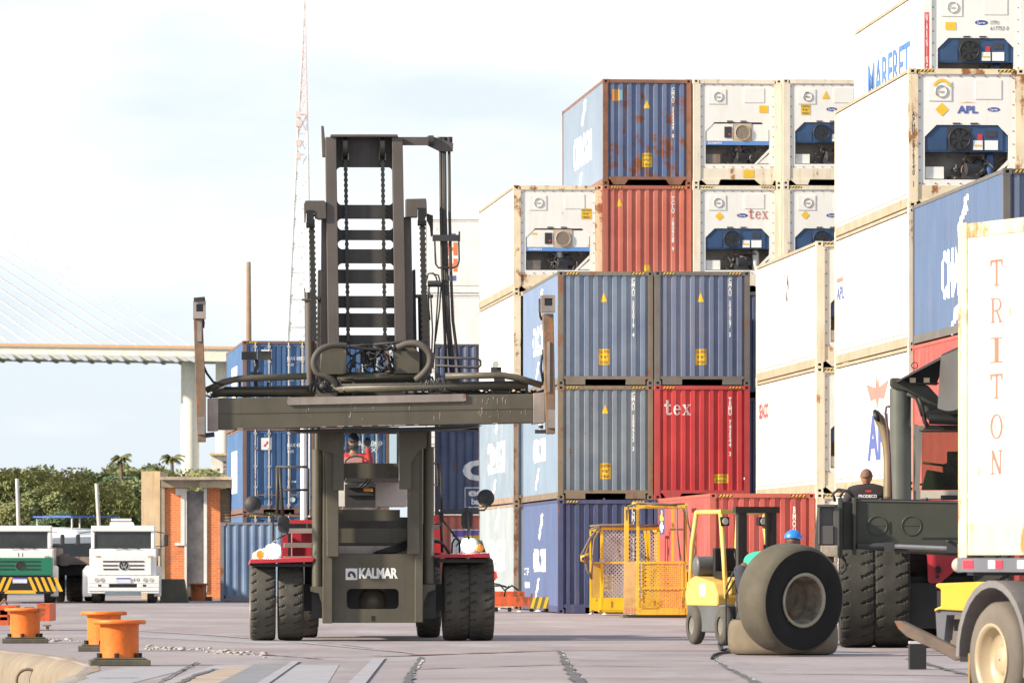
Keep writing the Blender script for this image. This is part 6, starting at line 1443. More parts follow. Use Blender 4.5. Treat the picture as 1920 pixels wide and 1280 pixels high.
    b = MB(); xa = P(168, 0).x; xb = P(296, 0).x; b.box(xa, xb, 2.6, 13, 1.5, 1.75); b.box(xa, xb, 2.55, 2.62, 1.15, 1.55); b.build('deck', mat('trailer_grey', (.28, .23, .2), .8, var=.3, rust=.5), tr)
    b = MB(); b.box(xa+.3, xb-.3, 2.6, 12, 1.1, 1.48); b.build('subframe', BLACK, tr)
    for x in (xa+.2, xb-.2):
        wheel(r, x, .95, .5, TT, TRM); wheel(tr, x, 10.5, .5, TT, TRM)
        wheel(r, x, 4.6, .5, TT, TRM)
truck(232, True, 'white lorry numbered 10 with a roof hatch, in front of the brick hut', 'lorry')
truck(38, False, 'green and white lorry with a striped bumper, cut by the left edge', 'lorry')
b = MB(); tb = Fr(108, 199); r = tb.empty('flatbed_trailer', 'weathered low flatbed trailer parked between the two lorries', 'trailer'); tb.box(b, 88, 1043, 172, 1058, 0, 8); tb.box(b, 112, 1038, 128, 1060, -.05, .2); b.build('deck', MATS['trailer_grey'], r)
b = MB(); tb.box(b, 96, 1058, 168, 1078, .2, 7.5); b.build('subframe', BLACK, r)
for x in (112, 146): wheel(r, tb.lx(x, 1), 1.2, .5, TT, TRM); wheel(r, tb.lx(x, 1), 6.2, .5, TT, TRM)
# ================================================================ BOATS behind the lorries
BW = mat('boat_white', (.8, .8, .79), .35); BBL = mat('boat_blue', (.03, .22, .45), .4); CVR = mat('awning_blue', (.06, .12, .4), .6)
def boat(px, D, rz, k, lb, flag):
    r = thing('motor_boat', lb, 'boat', ((px-960)/F*D, D, -2.4), rz, 'boats moored beyond the quay'); b = MB()
    st = [(-4, .3, 1.0, 2.6), (-2, 1.3, .6, 2.5), (1, 1.5, .4, 2.4), (4, 1.25, .5, 2.4)]
    vs = []
    for y, w, zk, zd in st: vs += [(-w, y, zd), (-w*.8, y, zk+.6), (0, y, zk-.2), (w*.8, y, zk+.6), (w, y, zd)]
    fs = [(i*5+k_, i*5+k_+1, i*5+6+k_, i*5+5+k_) for i in range(3) for k_ in range(4)]+[(0, 5, 9, 4), (5, 10, 14, 9), (10, 15, 19, 14), (15, 16, 17, 18, 19), (0, 4, 3, 2, 1)]
    b.add(vs, fs); b.prism([(-5.4, 3.0), (-4, 2.3), (-4, 2.6)], -.15, .15, 'x'); b.build('hull', BW, r, .03)
    b = MB(); b.prism([(-2.2, 2.45), (-1.2, 3.6), (2.2, 3.7), (2.6, 2.45)], -1.0, 1.0, 'x'); cb = b.build('cabin', BW, r, .05)
    b = MB(); b.prism([(-1.8, 2.9), (-1.35, 3.4), (1.8, 3.45), (1.9, 2.9)], -1.02, 1.02, 'x'); b.build('window', GLASS, cb)
    if flag:
        b = MB(); b.box(-.9, .9, -.9, 1.1, 3.98, 4.03); b.build('awning', CVR, r); b = MB()
        for x in (-.8, .8):
            for y in (-.8, 1): b.cyl((x, y, 3.5), (x, y, 4.0), .03, 6)
        b.build('awning_post', GALV, r)
    b = MB(); b.box(-1.4, 1.4, -1.2, 3, 2.1, 2.3); b.build('stripe', BBL, r); r.scale = (k, k, k)
boat(146, 262, R(40), 1.4, 'white motor boat with a blue awning, between the two lorries', True)
boat(122, 250, R(-50), 1.3, 'white open boat with a raised bow, just left of the boat with the awning', False)
for px, py, px2, lb in ((32, 897, 37, 'bare white pole leaning slightly over the green lorry'), (181, 906, 190, 'bare pale boat mast leaning left beside the white lorry')):
    f_ = Fr(px2, 244, 0, -2.4); r = f_.empty('mast', lb, 'mast', 'masts of moored boats'); b = MB(); f_.cyl(b, (px2, 1060), (px, py), .075, 0, 8); b.build('pole', mat('mast_pale', (.62, .58, .52), .6), r)
# white pipe against the left stack
wp2 = Fr(569, 196); r = wp2.empty('pipe', 'upright white pipe standing before the blue door-end containers, left of the mast', 'pipe'); b = MB(); wp2.cyl(b, (569, 1129), (569, 800), .1, 0, 14); wp2.box(b, 578, 800, 581, 1129, .3, .06); b.build('tube', WHITE, r)

# ================================================================ FORKLIFT
FY = mat('forklift_yellow', (.76, .5, .13), .4, var=.07, streak=.15, dirt=(.4, .25, .05), rust=.08); FG = mat('forklift_grey', (.11, .115, .12), .5, var=.2)
r = thing('forklift', 'small yellow forklift with a dark mast, beside the standing slick tyre', 'forklift', ((1404-960)/F*97.5, 97.5, 0), R(20))
r.scale = (.86, .86, 1)
b = MB(); b.prism([(.35, .62), (.35, .8), (.55, 1.0), (1.5, 1.1), (1.85, 1.02), (1.95, .8), (1.9, .62)], -.5, .5, 'x'); b.prism([(-.1, .8), (-.1, 1.05), (.05, 1.1), (.05, .8)], -.42, .42, 'x'); b.build('body', FY, r, .04)
b = MB(); b.prism([(.0, .25), (0, .65), (1.95, .65), (1.9, .3), (1.6, .2), (.5, .2)], -.46, .46, 'x'); b.build('chassis', FG, r, .03)
for x in (-1, 1):
    b = MB(); b.tube([(x*.45, .0, .75), (x*.45, .12, 1.4), (x*.42, .35, 2.12)], .045, 6); b.tube([(x*.47, 1.75, .95), (x*.45, 1.7, 1.6), (x*.42, 1.55, 2.12)], .045, 6); b.tube([(x*.42, .33, 2.12), (x*.42, 1.57, 2.12)], .04, 6); b.build('guard_post', FY, r)
b = MB(); 
for i in range(7): b.box(-.42, .42, .38+i*.19, .42+i*.19, 2.1, 2.14)
b.box(-.44, .44, .3, .38, 2.09, 2.16); b.build('guard_roof', FY, r)
b = MB()
for x in (-1, 1): b.box(x*.33-.05, x*.33+.05, -.42, -.3, .08, 2.18); b.box(x*.24-.04, x*.24+.04, -.4, -.3, .1, 2.15); b.cyl((x*.2, -.28, .2), (x*.2, -.28, 1.6), .03, 8)
b.box(-.44, .44, -.44, -.3, 2.1, 2.2); b.box(-.33, .33, -.4, -.3, 1.35, 1.42); b.box(-.33, .33, -.4, -.3, .3, .42); mst = b.build('mast', mat('forklift_mast', (.035, .03, .025), .5, var=.3, rust=.3), r)
b = MB(); b.box(-.45, .45, -.5, -.44, .3, .38); b.box(-.45, .45, -.5, -.44, .62, .7)
for x in (-.28, .28): b.box(x-.05, x+.05, -.54, -.5, .05, .7); b.box(x-.05, x+.05, -1.5, -.5, .04, .08)
b.build('fork', FG, mst)
b = MB(); b.box(-.22, .22, .75, 1.2, 1.05, 1.18); b.box(-.22, .22, 1.15, 1.27, 1.1, 1.55); b.build('seat', BLACK, r, .03)
b = MB(); b.cyl((-.42, 1.55, 1.25), (.42, 1.55, 1.25), .17, 18); b.sphere((-.42, 1.55, 1.25), (.06, .17, .17), 8); b.build('gas_tank', FG, r)
b = MB(); b.tube([(.14*math.cos(a), .35+.06*math.sin(a), 1.42+.12*math.sin(a)) for a in [i*2*math.pi/16 for i in range(17)]], .015, 6); b.tube([(0, .2, 1.0), (0, .35, 1.42)], .02, 6); b.build('steering_wheel', BLACK, r)
b = MB()
for x in (-.38, .38): b.box(x-.08, x+.08, .22, .36, 1.9, 2.04)
lm = b.build('work_lamp', BLACK, r); b = MB()
for x in (-.38, .38): b.cyl((x, .2, 1.97), (x, .23, 1.97), .055, 12)
b.build('lamp_glass', mat('lamp_glass', (.6, .58, .5), .2), lm)
FT = MB(); FT.lathe([(.15, -.1), (.26, -.1), (.3, -.07), (.31, 0), (.3, .07), (.26, .1), (.15, .1)], (0, 0, 0), 'x', 28); ftm = FT.mesh('tyre'); ftm.materials.append(TYRE); FRm = MB(); FRm.lathe([(.16, -.08), (.1, -.05), (.01, -.06)], (0, 0, 0), 'x', 18); FRm.lathe([(.16, .08), (.1, .05), (.01, .06)], (0, 0, 0), 'x', 18); frm = FRm.mesh('rim'); frm.materials.append(mat('rim_dusty', (.16, .15, .13), .7, var=.2))
for x in (-.48, .48): wheel(r, x, .0, .31, ftm, frm); wheel(r, x*.95, 1.5, .31, ftm, frm)
b = MB()
for k in range(5): a0 = .17-k*.018; b.tube([(-.3+a0*math.cos(t), -.5-.02*k, .95+a0*1.2*math.sin(t)) for t in [i*2*math.pi/14 for i in range(15)]], .014, 5)
b.tube([(-.35, -.5, 1.2), (-.62, -.4, .8), (-.62, -.4, .3), (-.65, -.5, .03)], .018, 6); b.tube([(-.3, -.48, 1.3), (-.5, -.45, 1.15), (-.62, -.42, .9)], .018, 6); b.build('hose', HOSE, r)
decal(r, SQ, MARK, ('s', -.5, 0), None, (-1.2, .78, -.9, .98), 'sticker')
hp_ = strip('air_hose', [(1352, 1206), (1360, 1218), (1366, 1222), (1352, 1226), (1342, 1230), (1336, 1238)], .035, HOSE, 5); hp_['kind'] = ''; del hp_['kind']; bpy.data.objects.remove(hp_)
b = MB(); pts = [Vector((*G(x, y), .02)) for x, y in ((1347, 1208), (1352, 1220), (1364, 1218), (1366, 1224), (1350, 1226), (1338, 1230), (1334, 1236))]; b.tube(curve(pts, 5), .018, 6)
tag(b.build('air_hose', HOSE), 'thin black hose trailing on the ground below the forklift', 'hose')

# ================================================================ TYRES
SLK = mat('slick_tyre_rubber', (.085, .074, .052), .85, var=.25, nscale=2.5, streak=.3, dirt=(.09, .08, .06), bump=.3); SWB = mat('tyre_sidewall', (.008, .008, .008), .95, var=.3)
def big_tyre(root, Rd, w, tread=SLK, hub=True):
    pr_ = [(Rd*.5, -w*.46), (Rd*.62, -w*.5), (Rd*.8, -w*.52), (Rd*.9, -w*.49)]
    b = MB(); b.lathe([(Rd*.9, -w*.49), (Rd*.95, -w*.44), (Rd*.985, -w*.32), (Rd*.998, -w*.15), (Rd, 0), (Rd*.998, w*.15), (Rd*.985, w*.32), (Rd*.95, w*.44), (Rd*.9, w*.49)], (0, 0, 0), 'x', 64); b.build('tread', tread, root)
    b = MB(); b.lathe(pr_, (0, 0, 0), 'x', 64); b.lathe([(a, -h_) for a, h_ in pr_], (0, 0, 0), 'x', 64); b.lathe([(Rd*.5, -w*.46), (Rd*.48, -w*.3), (Rd*.48, w*.3), (Rd*.5, w*.46)], (0, 0, 0), 'x', 64); b.build('sidewall', SWB, root)
    if hub:
        b = MB(); b.lathe([(Rd*.49, -w*.47), (Rd*.5, -w*.5), (Rd*.46, -w*.52), (Rd*.435, -w*.47)], (0, 0, 0), 'x', 48); b.build('rim', mat('rim_ring', (.3, .27, .2), .6, var=.3, rust=.5, nscale=3), root); b = MB(); b.lathe([(Rd*.435, -w*.47), (Rd*.40, -w*.36), (Rd*.38, w*.42), (Rd*.01, w*.44)], (0, 0, 0), 'x', 48); b.build('rim_barrel', mat('worn_rim_shaded', (.2, .17, .13), .55, var=.6, rust=.6, streak=.5, nscale=5, dirt=(.03, .03, .03)), root)  # barrel is worn, and darker for recess shade put into its colour
D = 86.5
def dir_px(px, D): return (px-960)/F*D
R1 = .78
t1 = thing('slick_tyre', 'large standing slick tyre with a worn rim, propped beside the forklift', 'tyre', (dir_px(1482, D), D, 0), R(127))
ho_ = bpy.data.objects.new('wheel', None); COL.objects.link(ho_); ho_.parent = t1; ho_.location = (0, 0, R1+.03); ho_.rotation_euler = (0, R(-4), 0); 
def flip(rt):
    rt.rotation_euler[2] += 0
big_tyre(ho_, R1, .62)
t2 = thing('slick_tyre', 'bald tyre lying flat behind the standing one, its pale rounded edge showing', 'tyre', (dir_px(1468, 87.9), 87.9, 0), R(20))
h2 = bpy.data.objects.new('wheel', None); COL.objects.link(h2); h2.parent = t2; h2.location = (0, 0, .26); h2.rotation_euler = (0, R(90), 0); big_tyre(h2, .79, .5, mat('slick_tyre_pale', (.14, .112, .075), .85, var=.3, nscale=2, streak=.3, dirt=(.12, .1, .07)), False)

# ================================================================ PEOPLE BY THE MACHINES
TEAL = mat('shirt_teal', (.03, .42, .27), .8, var=.1); HELM = mat('helmet_blue', (.02, .2, .62), .35); TRO = mat('trousers_dark', (.04, .045, .06), .85)
def grow(L_, g): return [(v[0], v[1], v[2], (v[3]+g) if not isinstance(v[3], tuple) else (v[3][0]+g, v[3][1]+g)) for v in L_]
D = 89.9
tag(MB().box(dir_px(1380, D), dir_px(1440, D), D-.35, D+.35, 0, .2).build('timber_block', RUSTM), 'low timber block under the feet of the teal-shirted worker', 'block')
r = thing('person', 'worker in a teal shirt and blue helmet bending behind the big slick tyre', 'person', (dir_px(1391, D), D, .2), 0)
# x: right, leaning to the right; hips left
V = [(0.02, 0, 1.02, .18), (.28, 0, 1.12, (.19, .18)), (.54, 0, 1.22, (.17, .17)), (.62, 0, 1.31, .07), (.68, 0, 1.37, .06),
     (-.02, .1, 1.0, .1), (.06, .12, .55, .07), (-.05, .14, .1, .05), (.07, .14, .04, .045), (-.02, -.1, 1.0, .1), (.14, -.12, .55, .07), (.02, -.14, .1, .05), (.14, -.14, .04, .045),
     (.5, -.2, 1.2, .06), (.36, -.3, .98, .046), (.5, -.36, .85, .034), (.52, .2, 1.2, .06), (.55, .3, .98, .046), (.65, .25, .85, .034)]
E = [(0, 1), (1, 2), (2, 3), (3, 4), (0, 5), (5, 6), (6, 7), (7, 8), (0, 9), (9, 10), (10, 11), (11, 12), (2, 13), (13, 14), (14, 15), (2, 16), (16, 17), (17, 18)]
Vh, Eh = list(V), list(E); hand(Vh, Eh, 15, (1, -.2, -.2), (0, 0, 1)); hand(Vh, Eh, 18, (1, -.2, -.2), (0, 0, 1)); skin('body', Vh, Eh, SKD, r)
skin('shirt', grow([V[i] for i in (0, 1, 2, 13, 14, 16, 17)], .03), [(0, 1), (1, 2), (2, 3), (3, 4), (2, 5), (5, 6)], TEAL, r)
skin('trousers', [(v[0], v[1], v[2], .1 if i == 0 else v[3]+.02) for i, v in enumerate([V[i] for i in (0, 5, 6, 7, 9, 10, 11)])], [(0, 1), (1, 2), (2, 3), (0, 4), (4, 5), (5, 6)], TRO, r)
hc = Vector((.75, -.0, 1.44)); head(tuple(hc), SKD, r, (1, -.25, -.1)); cap(tuple(hc+Vector((0, 0, .02))), .122, HELM, r, (1, -.25, 0), 'helmet', .05, 1.0, .15)
D = 97.2; fz = 1.07
r = thing('person', 'bald worker in a lettered black shirt, seen from behind on the dark machine', 'person', (dir_px(1625, D), D, fz), 0)
V = [(0, 0, .92, .14), (0, -.02, 1.15, (.17, .12)), (0, -.04, 1.36, (.19, .12)), (0, .02, 1.44, .085), (0, .05, 1.5, .065),
     (-.1, 0, .85, .095), (-.11, 0, .48, .065), (-.11, 0, .09, .048), (-.11, .13, .04, .04), (.1, 0, .85, .095), (.11, 0, .48, .065), (.11, 0, .09, .048), (.11, .13, .04, .04),
     (-.24, -.02, 1.36, .085), (-.36, .08, 1.1, .06), (-.26, .25, .95, .035), (.24, -.02, 1.36, .085), (.38, .06, 1.12, .06), (.3, .25, .98, .035)]
Vh, Eh = list(V), list(E); hand(Vh, Eh, 15, (.2, 1, -.2), (0, 0, 1)); hand(Vh, Eh, 18, (-.2, 1, -.2), (0, 0, 1)); skin('body', Vh, Eh, SKIN, r)
sh = skin('shirt', grow([V[i] for i in (0, 1, 2, 3, 13, 14, 16, 17)], .022), [(0, 1), (1, 2), (2, 3), (2, 4), (4, 5), (2, 6), (6, 7)], mat('shirt_black', (.025, .02, .022), .8, var=.2), r)
skin('trousers', [(v[0], v[1], v[2], .1 if i == 0 else v[3]+.02) for i, v in enumerate([V[i] for i in (0, 5, 6, 7, 9, 10, 11)])], [(0, 1), (1, 2), (2, 3), (0, 4), (4, 5), (5, 6)], TRO, r)
head((0, .08, 1.59), SKIN, r, (.05, 1, -.15), r=.108)
hm_ = cap((0, .06, 1.6), .111, mat('cropped_hair', (.16, .085, .06), .8, var=.2), r, (0, -1, 0), 'hair', .0, 1.16, .05)
decal(sh, glyphs('PRODECO', .03), MARK, ('f', -.195), None, (-.14, 1.27, .15, 1.32)); decal(sh, SQ, RED, ('f', -.19), None, (-.03, 1.36, .06, 1.39), 'emblem')

# ================================================================ DARK MACHINE at the right
MG = mat('machine_green_grey', (.043, .046, .034), .5, var=.2, streak=.3, dirt=(.03, .03, .022)); MG2 = mat('machine_grey_panel', (.09, .085, .082), .35, var=.1)
M = Fr(1690, 94.5, R(-2)); mt = M.empty('reach_stacker', 'dark green-grey container handler behind the white trailer box, its lowered lifting beam pointing left', 'container handler')
b = MB(); M.poly(b, [(1606, 937), (1860, 941), (1860, 1047), (1606, 1029)], -3.0, .6); M.box(b, 1572, 932, 1580, 1046, -3.05, .7); M.box(b, 1599, 932, 1606, 1040, -3.08, .75); M.box(b, 1580, 940, 1600, 1030, -2.9, .4); bm_ = b.build('lifting_beam', MG, mt, .01)
for x in (1645, 1709):
    b = MB(); c_ = M.p(x, 985, -3.0); b.lathe([(.135, 0), (.135, -.012), (.15, -.012), (.15, 0)], (c_.x, -3.0, c_.z), 'y', 28); b.box(c_.x-.13, c_.x+.13, -3.008, -3.0, c_.z-.004, c_.z+.004); b.build('round_boss', MG, bm_)
b = MB(); M.box(b, 1667, 978, 1670, 1000, -3.01, .02); M.poly(b, [(1730, 1007), (1860, 1007), (1860, 1010), (1728, 1010)], -3.01, .02); b.build('seam', BLACK, bm_)
b = MB(); M.poly(b, [(1533, 945), (1571, 945), (1573, 1024), (1526, 1080), (1527, 1010)], -3.3, .12); M.box(b, 1563, 950, 1574, 1040, -3.35, .4); M.box(b, 1532, 945, 1566, 950, -3.4, .5); M.box(b, 1534, 950, 1538, 1020, -3.4, .1); M.poly(b, [(1538, 985), (1563, 985), (1563, 1020), (1538, 1020)], -3.38, .03); b.build('end_bracket', MG2, bm_, .01)
b = MB(); x0, y0, x1, y1 = 1539, 1022, 1571, 1078
M.box(b, x0, y0, x1, y0+21, -3.5, .35); M.box(b, x0, y0+32, x1, y0+40, -3.5, .35); M.box(b, x0, y0+50, x1, y1, -3.5, .35)
for a, c in ((x0, x0+11), (x1-7, x1)): M.box(b, a, y0+21, c, y0+32, -3.5, .35); M.box(b, a, y0+40, c, y0+50, -3.5, .35)
M.box(b, x0+4, y0+15, x1-4, y1-5, -3.3, .05); tl_ = b.build('twistlock_housing', mat('housing_scuffed', (.36, .3, .24), .5, metal=.3, var=.4, rust=.5, nscale=5), bm_, .01)
b = MB(); M.poly(b, [(1547, 1078), (1558, 1078), (1560, 1086), (1553, 1092), (1547, 1087)], -3.4, .1); M.poly(b, [(1527, 1060), (1539, 1066), (1539, 1078), (1532, 1076)], -3.35, .1); b.build('twistlock', RUSTM, bm_)
b = MB(); M.cyl(b, (1677, 1023), (1776, 1027), .035, -3.1, 12); b.build('cylinder_rod', CHROME, bm_); b = MB(); M.cyl(b, (1608, 1023), (1660, 1023), .05, -3.1, 10); M.box(b, 1658, 1016, 1677, 1034, -3.15, .2); M.box(b, 1775, 1014, 1800, 1036, -3.15, .2); M.cyl(b, (1779, 1012), (1779, 1014), .05, -3.2); b.build('cylinder', DARK, bm_)
b = MB()
for P in ([(1566, 940), (1562, 925), (1572, 917), (1590, 920), (1604, 935)], [(1575, 932), (1580, 922), (1592, 918), (1600, 930)], [(1598, 934), (1620, 935), (1650, 937), (1800, 941)], [(1576, 1040), (1584, 1050), (1586, 1065), (1578, 1075), (1572, 1068)]): M.tube(b, P, .022, -2.9, 6)
for x in (1652, 1737): c_ = M.p(x, 936, -2.95); b.sphere(tuple(c_), .03, 5)
b.build('hose', HOSE, bm_)
b = MB(); M.poly(b, [(1606, 936.5), (1860, 940.5), (1860, 943), (1606, 939)], -3.02, .62); b.build('beam_top', MG2, bm_)
TM2 = tyre_mesh(.86, .55, 'tyre', 26, mat('tyre_shade_tone', (.03, .029, .024), .9, var=.4, nscale=3))  # darker copy of the tyre rubber, deep shade put into its colour
for px in (1608, 1673, 1736): wheel(mt, M.lx(px, 0), .6 if px < 1700 else 1.5, .86, TM2, RM, px)
wheel(mt, M.lx(1860, 0), .6, .86, TM2, RM, 2); 
b = MB(); b.box(M.lx(1640, 0), M.lx(1900, 0), .4, 1.2, .45, 1.1); b.box(M.lx(1670, 0), M.lx(1900, 0), .8, 7, .7, 1.5); b.box(M.lx(1706, 0), M.lx(1880, 0), .2, 1.0, .3, 1.0); b.box(M.lx(1590, 0), M.lx(1700, 0), 1.5, 5, .9, .98); b.build('chassis', BLACK, mt)
b = MB(); M.poly(b, [(1738, 1020), (1792, 1020), (1800, 1060), (1780, 1078), (1756, 1098), (1740, 1090)], .2, .5); M.box(b, 1738, 960, 1860, 1030, .5, 4); b.build('side_body', KRED, mt)
b = MB(); c_ = M.p(1799, 1059, -.3); b.lathe([(.01, -.06), (.08, -.05), (.115, 0), (.12, .12), (.01, .12)], (c_.x, -.3, c_.z), 'y', 24); b.build('headlamp', mat('lamp_cream', (.5, .45, .36), .35), mt)
b = MB(); M.poly(b, [(1754, 1063), (1760, 1060), (1765, 1066), (1763, 1074), (1756, 1074)], .15, .05); M.box(b, 1755, 1078, 1761, 1083, .15, .04); b.build('lamp', BLACK, mt)
# raised arm cylinder and boom head
b = MB(); M.cyl(b, (1689, 1030), (1688, 728), .165, -.2, 24); M.cyl(b, (1688, 728), (1688, 718), .1, -.2, 14); b.build('lift_cylinder', mat('cylinder_grey', (.10, .105, .09), .4, var=.15), mt)
b = MB(); M.poly(b, [(1670, 708), (1684, 708), (1714, 718), (1740, 722), (1760, 744), (1768, 756), (1760, 768), (1738, 772), (1725, 745), (1700, 733), (1674, 728), (1669, 720)], -.4, .5)
b.build('boom_bracket', MG, mt, .02)
b = MB(); q = [(1680, 714), (1762, 668), (1768, 664), (1800, 650), (1830, 648)]; M.poly(b, [(1680, 714), (1764, 668), (1766, 664), (1800, 648), (1860, 640), (1860, 646), (1800, 655), (1770, 670), (1683, 716)], -.9, 1.7); b.build('cover_top', MG2, mt)
b = MB(); M.poly(b, [(1683, 715), (1762, 671), (1768, 670), (1764, 700), (1758, 715), (1757, 722), (1720, 720)], -.1, .1); b.build('cover_recess', BLACK, mt)
b = MB(); pr_ = []
q0 = [M.p(x, 655+abs(x-1790)*.0, 0) for x in (1768,)]
vs = []; n = 12
for i in range(n+1):
    t = i/n; xx = 1758+t*70; yb = 770-((t-.3)**2)*60; yt = 668-26*t; dpt = -.9-.5*math.sin(t*math.pi*.5)
    a = M.p(xx+6*(1-t), yt, dpt); c = M.p(xx, yb, dpt); vs += [tuple(a), tuple(c)]
b.add(vs, [(2*i, 2*i+1, 2*i+3, 2*i+2) for i in range(n)], True); b.add([(x, y+.05, z) for x, y, z in vs], [(2*i, 2*i+2, 2*i+3, 2*i+1) for i in range(n)], True); b.build('curved_cover', MG2, mt)
b = MB(); M.poly(b, [(1732, 772), (1800, 757), (1860, 750), (1860, 782), (1742, 786)], -.6, .5); M.cyl(b, (1742, 784), (1860, 788), .09, -.7, 14); M.poly(b, [(1740, 796), (1860, 798), (1860, 806), (1732, 804)], -.3, .5); b.build('boom_underside', BLACK, mt)
b = MB()
for x in (1706, 1732): M.box(b, x, 708, x+11, 717, -.6, .1)
lm = b.build('work_lamp', mat('lamp_pale', (.6, .5, .35), .3), mt); b = MB(); M.box(b, 1712, 717, 1760, 720, -.55, .1); b.build('lamp_bracket', BLACK, lm)
b = MB(); M.tube(b, [(1722, 745), (1728, 760), (1734, 790), (1740, 800)], .035, -.5, 8); M.tube(b, [(1700, 738), (1718, 745), (1724, 760), (1730, 780)], .03, -.5, 8)
c_ = M.p(1715, 685, -.5); b.lathe([(.04, 0), (.055, 0)], (c_.x, -.5, c_.z), 'y', 12); b.build('hose', HOSE, mt)
b = MB(); M.tube(b, [(1668, 762), (1662, 762), (1660, 775), (1664, 800), (1668, 850), (1671, 935)], .02, -.5, 8); b.build('pipe', mat('pipe_plum', (.12, .05, .06), .5), mt)
b = MB(); 
b.tube(curve([M.p(x, y, .3) for x, y in ((1641, 771), (1648, 784), (1658, 806), (1665, 846), (1666, 890), (1666, 935))], 5), [.045+.035*min(1, i/6) for i in range(26)], 14); ex = b.build('exhaust_stack', mat('exhaust_tan', (.28, .22, .13), .4, metal=.5, var=.2, streak=.3), mt)
b = MB(); b.tube([M.p(1640, 769, .25), M.p(1644, 782, .2), M.p(1648, 790, .2)], [.03, .052, .02], 12); b.build('exhaust_mouth', BLACK, ex)
# cab of the handler
b = MB()
M.box(b, 1713, 795, 1722, 936, .4, .1); M.poly(b, [(1722, 800), (1730, 800), (1724, 920), (1714, 920)], .35, .12); M.box(b, 1722, 798, 1880, 806, .3, 1.6); M.box(b, 1718, 919, 1880, 936, .3, .1); M.box(b, 1713, 795, 1720, 936, 1.8, .1)
cb2 = b.build('cab', mat('cab_grey', (.2, .2, .19), .5), mt)
b = MB(); M.box(b, 1726, 919, 1880, 934, .28, .05); b.build('cab_sill', mat('sill_cream', (.5, .45, .38), .6), cb2)
b = MB(); M.box(b, 1764, 928, 1795, 937, .26, .03); b.build('vent', BLACK, cb2)
b = MB(); M.box(b, 1728, 804, 1880, 918, .42, .008)
g2 = gl.copy(); g2.name = 'tinted_cab_glass'; g2.node_tree.nodes['Transparent BSDF'].inputs['Color'].default_value = (.62, .62, .55, 1); b.build('window', g2, cb2)
b = MB(); M.box(b, 1776, 846, 1800, 895, 1.0, .15); M.poly(b, [(1768, 870), (1780, 866), (1800, 892), (1800, 905), (1770, 896)], .95, .4); b.build('seat', BLACK, cb2)
b = MB(); M.tube(b, [(1730, 867), (1768, 872)], .02, .8, 6); M.poly(b, [(1728, 918), (1738, 880), (1750, 882), (1880, 905), (1880, 918)], .7, .3); b.build('dashboard', mat('dash_green', (.035, .06, .045), .7), cb2)

# ================================================================ TRAILER BOX at the right edge
d = Vector((.37, -.93)).normalized()
TH = math.atan2(d.y, d.x)+R(90)   # local -Y of the container's left side ... see below
# container local left side faces -X and runs from the back (y=L) to the front (y=0); make -Y follow d
th = math.atan2(-d.x, 1e-9)
th = math.atan2(d.x, -d.y)         # rotation taking (0,-1) to d
s0 = 215.5; D0 = F/s0; P0 = Vector(((1796-960)/F*D0, D0))   # rear left corner
LT = 6.058
org = P0+d*LT
TRI_W = mat('trailer_white', (.78, .74, .67), .45, var=.08, streak=.5, dirt=(.6, .46, .28), rust=.4, rustc=(.5, .26, .1))
r = thing('refrigerated_container', 'white container on a trailer with faded red letters down its side, right edge', 'reefer container', (org.x, org.y, 1.375), th)
fr_ = MB(); Hh = 2.9
for y in (0, LT-.17): fr_.box(.0, .16, y+.004, y+.166, .118, Hh-.118); fr_.box(2.278, 2.438, y+.004, y+.166, .118, Hh-.118)
for x in (.006, 2.362): fr_.box(x, x+.07, .178, LT-.178, .02, .3); fr_.box(x, x+.07, .178, LT-.178, Hh-.13, Hh-.008)
fr_.box(.16, 2.278, LT-.12, LT-.01, .02, .3); fr_.box(.16, 2.278, LT-.12, LT-.01, Hh-.13, Hh-.01); fr_.box(.16, 2.278, .01, .12, .02, .3); fr_.box(.16, 2.278, .01, .12, Hh-.13, Hh-.01)
fr_.build('frame', mat('trailer_frame', (.7, .58, .4), .5, var=.1, streak=.4, dirt=(.55, .36, .18), rust=.8, rustc=(.45, .2, .07)), r, .006); castings(r, LT, Hh, MATS['trailer_frame'])
b = MB(); b.box(.02, .03, .16, LT-.16, .3, Hh-.13); b.box(.014, .02, .16, LT-.16, .52, .545); b.build('side_panel', TRI_W, r)
b = MB(); b.box(2.41, 2.42, .16, LT-.16, .3, Hh-.13); b.build('side_panel', TRI_W, r); b = MB(); b.box(.16, 2.28, LT-.08, LT-.05, .3, Hh-.13); b.box(.16, 2.28, .05, .08, .3, Hh-.13); b.build('end_panel', TRI_W, r); b = MB(); b.box(.03, 2.4, .1, LT-.1, Hh-.03, Hh-.01); b.build('roof', TRI_W, r); b = MB(); b.box(.07, 2.37, .1, LT-.1, .15, .2); b.build('floor', CAVE, r)
LP = mat('letter_faded_pink', (.5, .17, .12), .6, var=.15)
tops = (486, 558, 632, 700, 775, 843); hts = (50, 47, 48, 47, 48, 46)
kx = (1865-960)/F
dd = None
# distance along the side for that column: solve P0 + d*t projects to px 1865
t_ = (kx*P0.y-P0.x)/(d.x-kx*d.y); DY = P0.y+d.y*t_; sc1 = F/DY
for ch, y0, hh_ in zip('TRITON', tops, hts):
    z1 = CH+(HY-y0)/sc1-1.375; z0 = CH+(HY-y0-hh_)/sc1-1.375; hw = 11.3/sc1/d.x*.86
    decal(r, serif(ch), LP, ('s', .02, LT), None, (t_-hw/1.0, z0, t_+hw, z1))
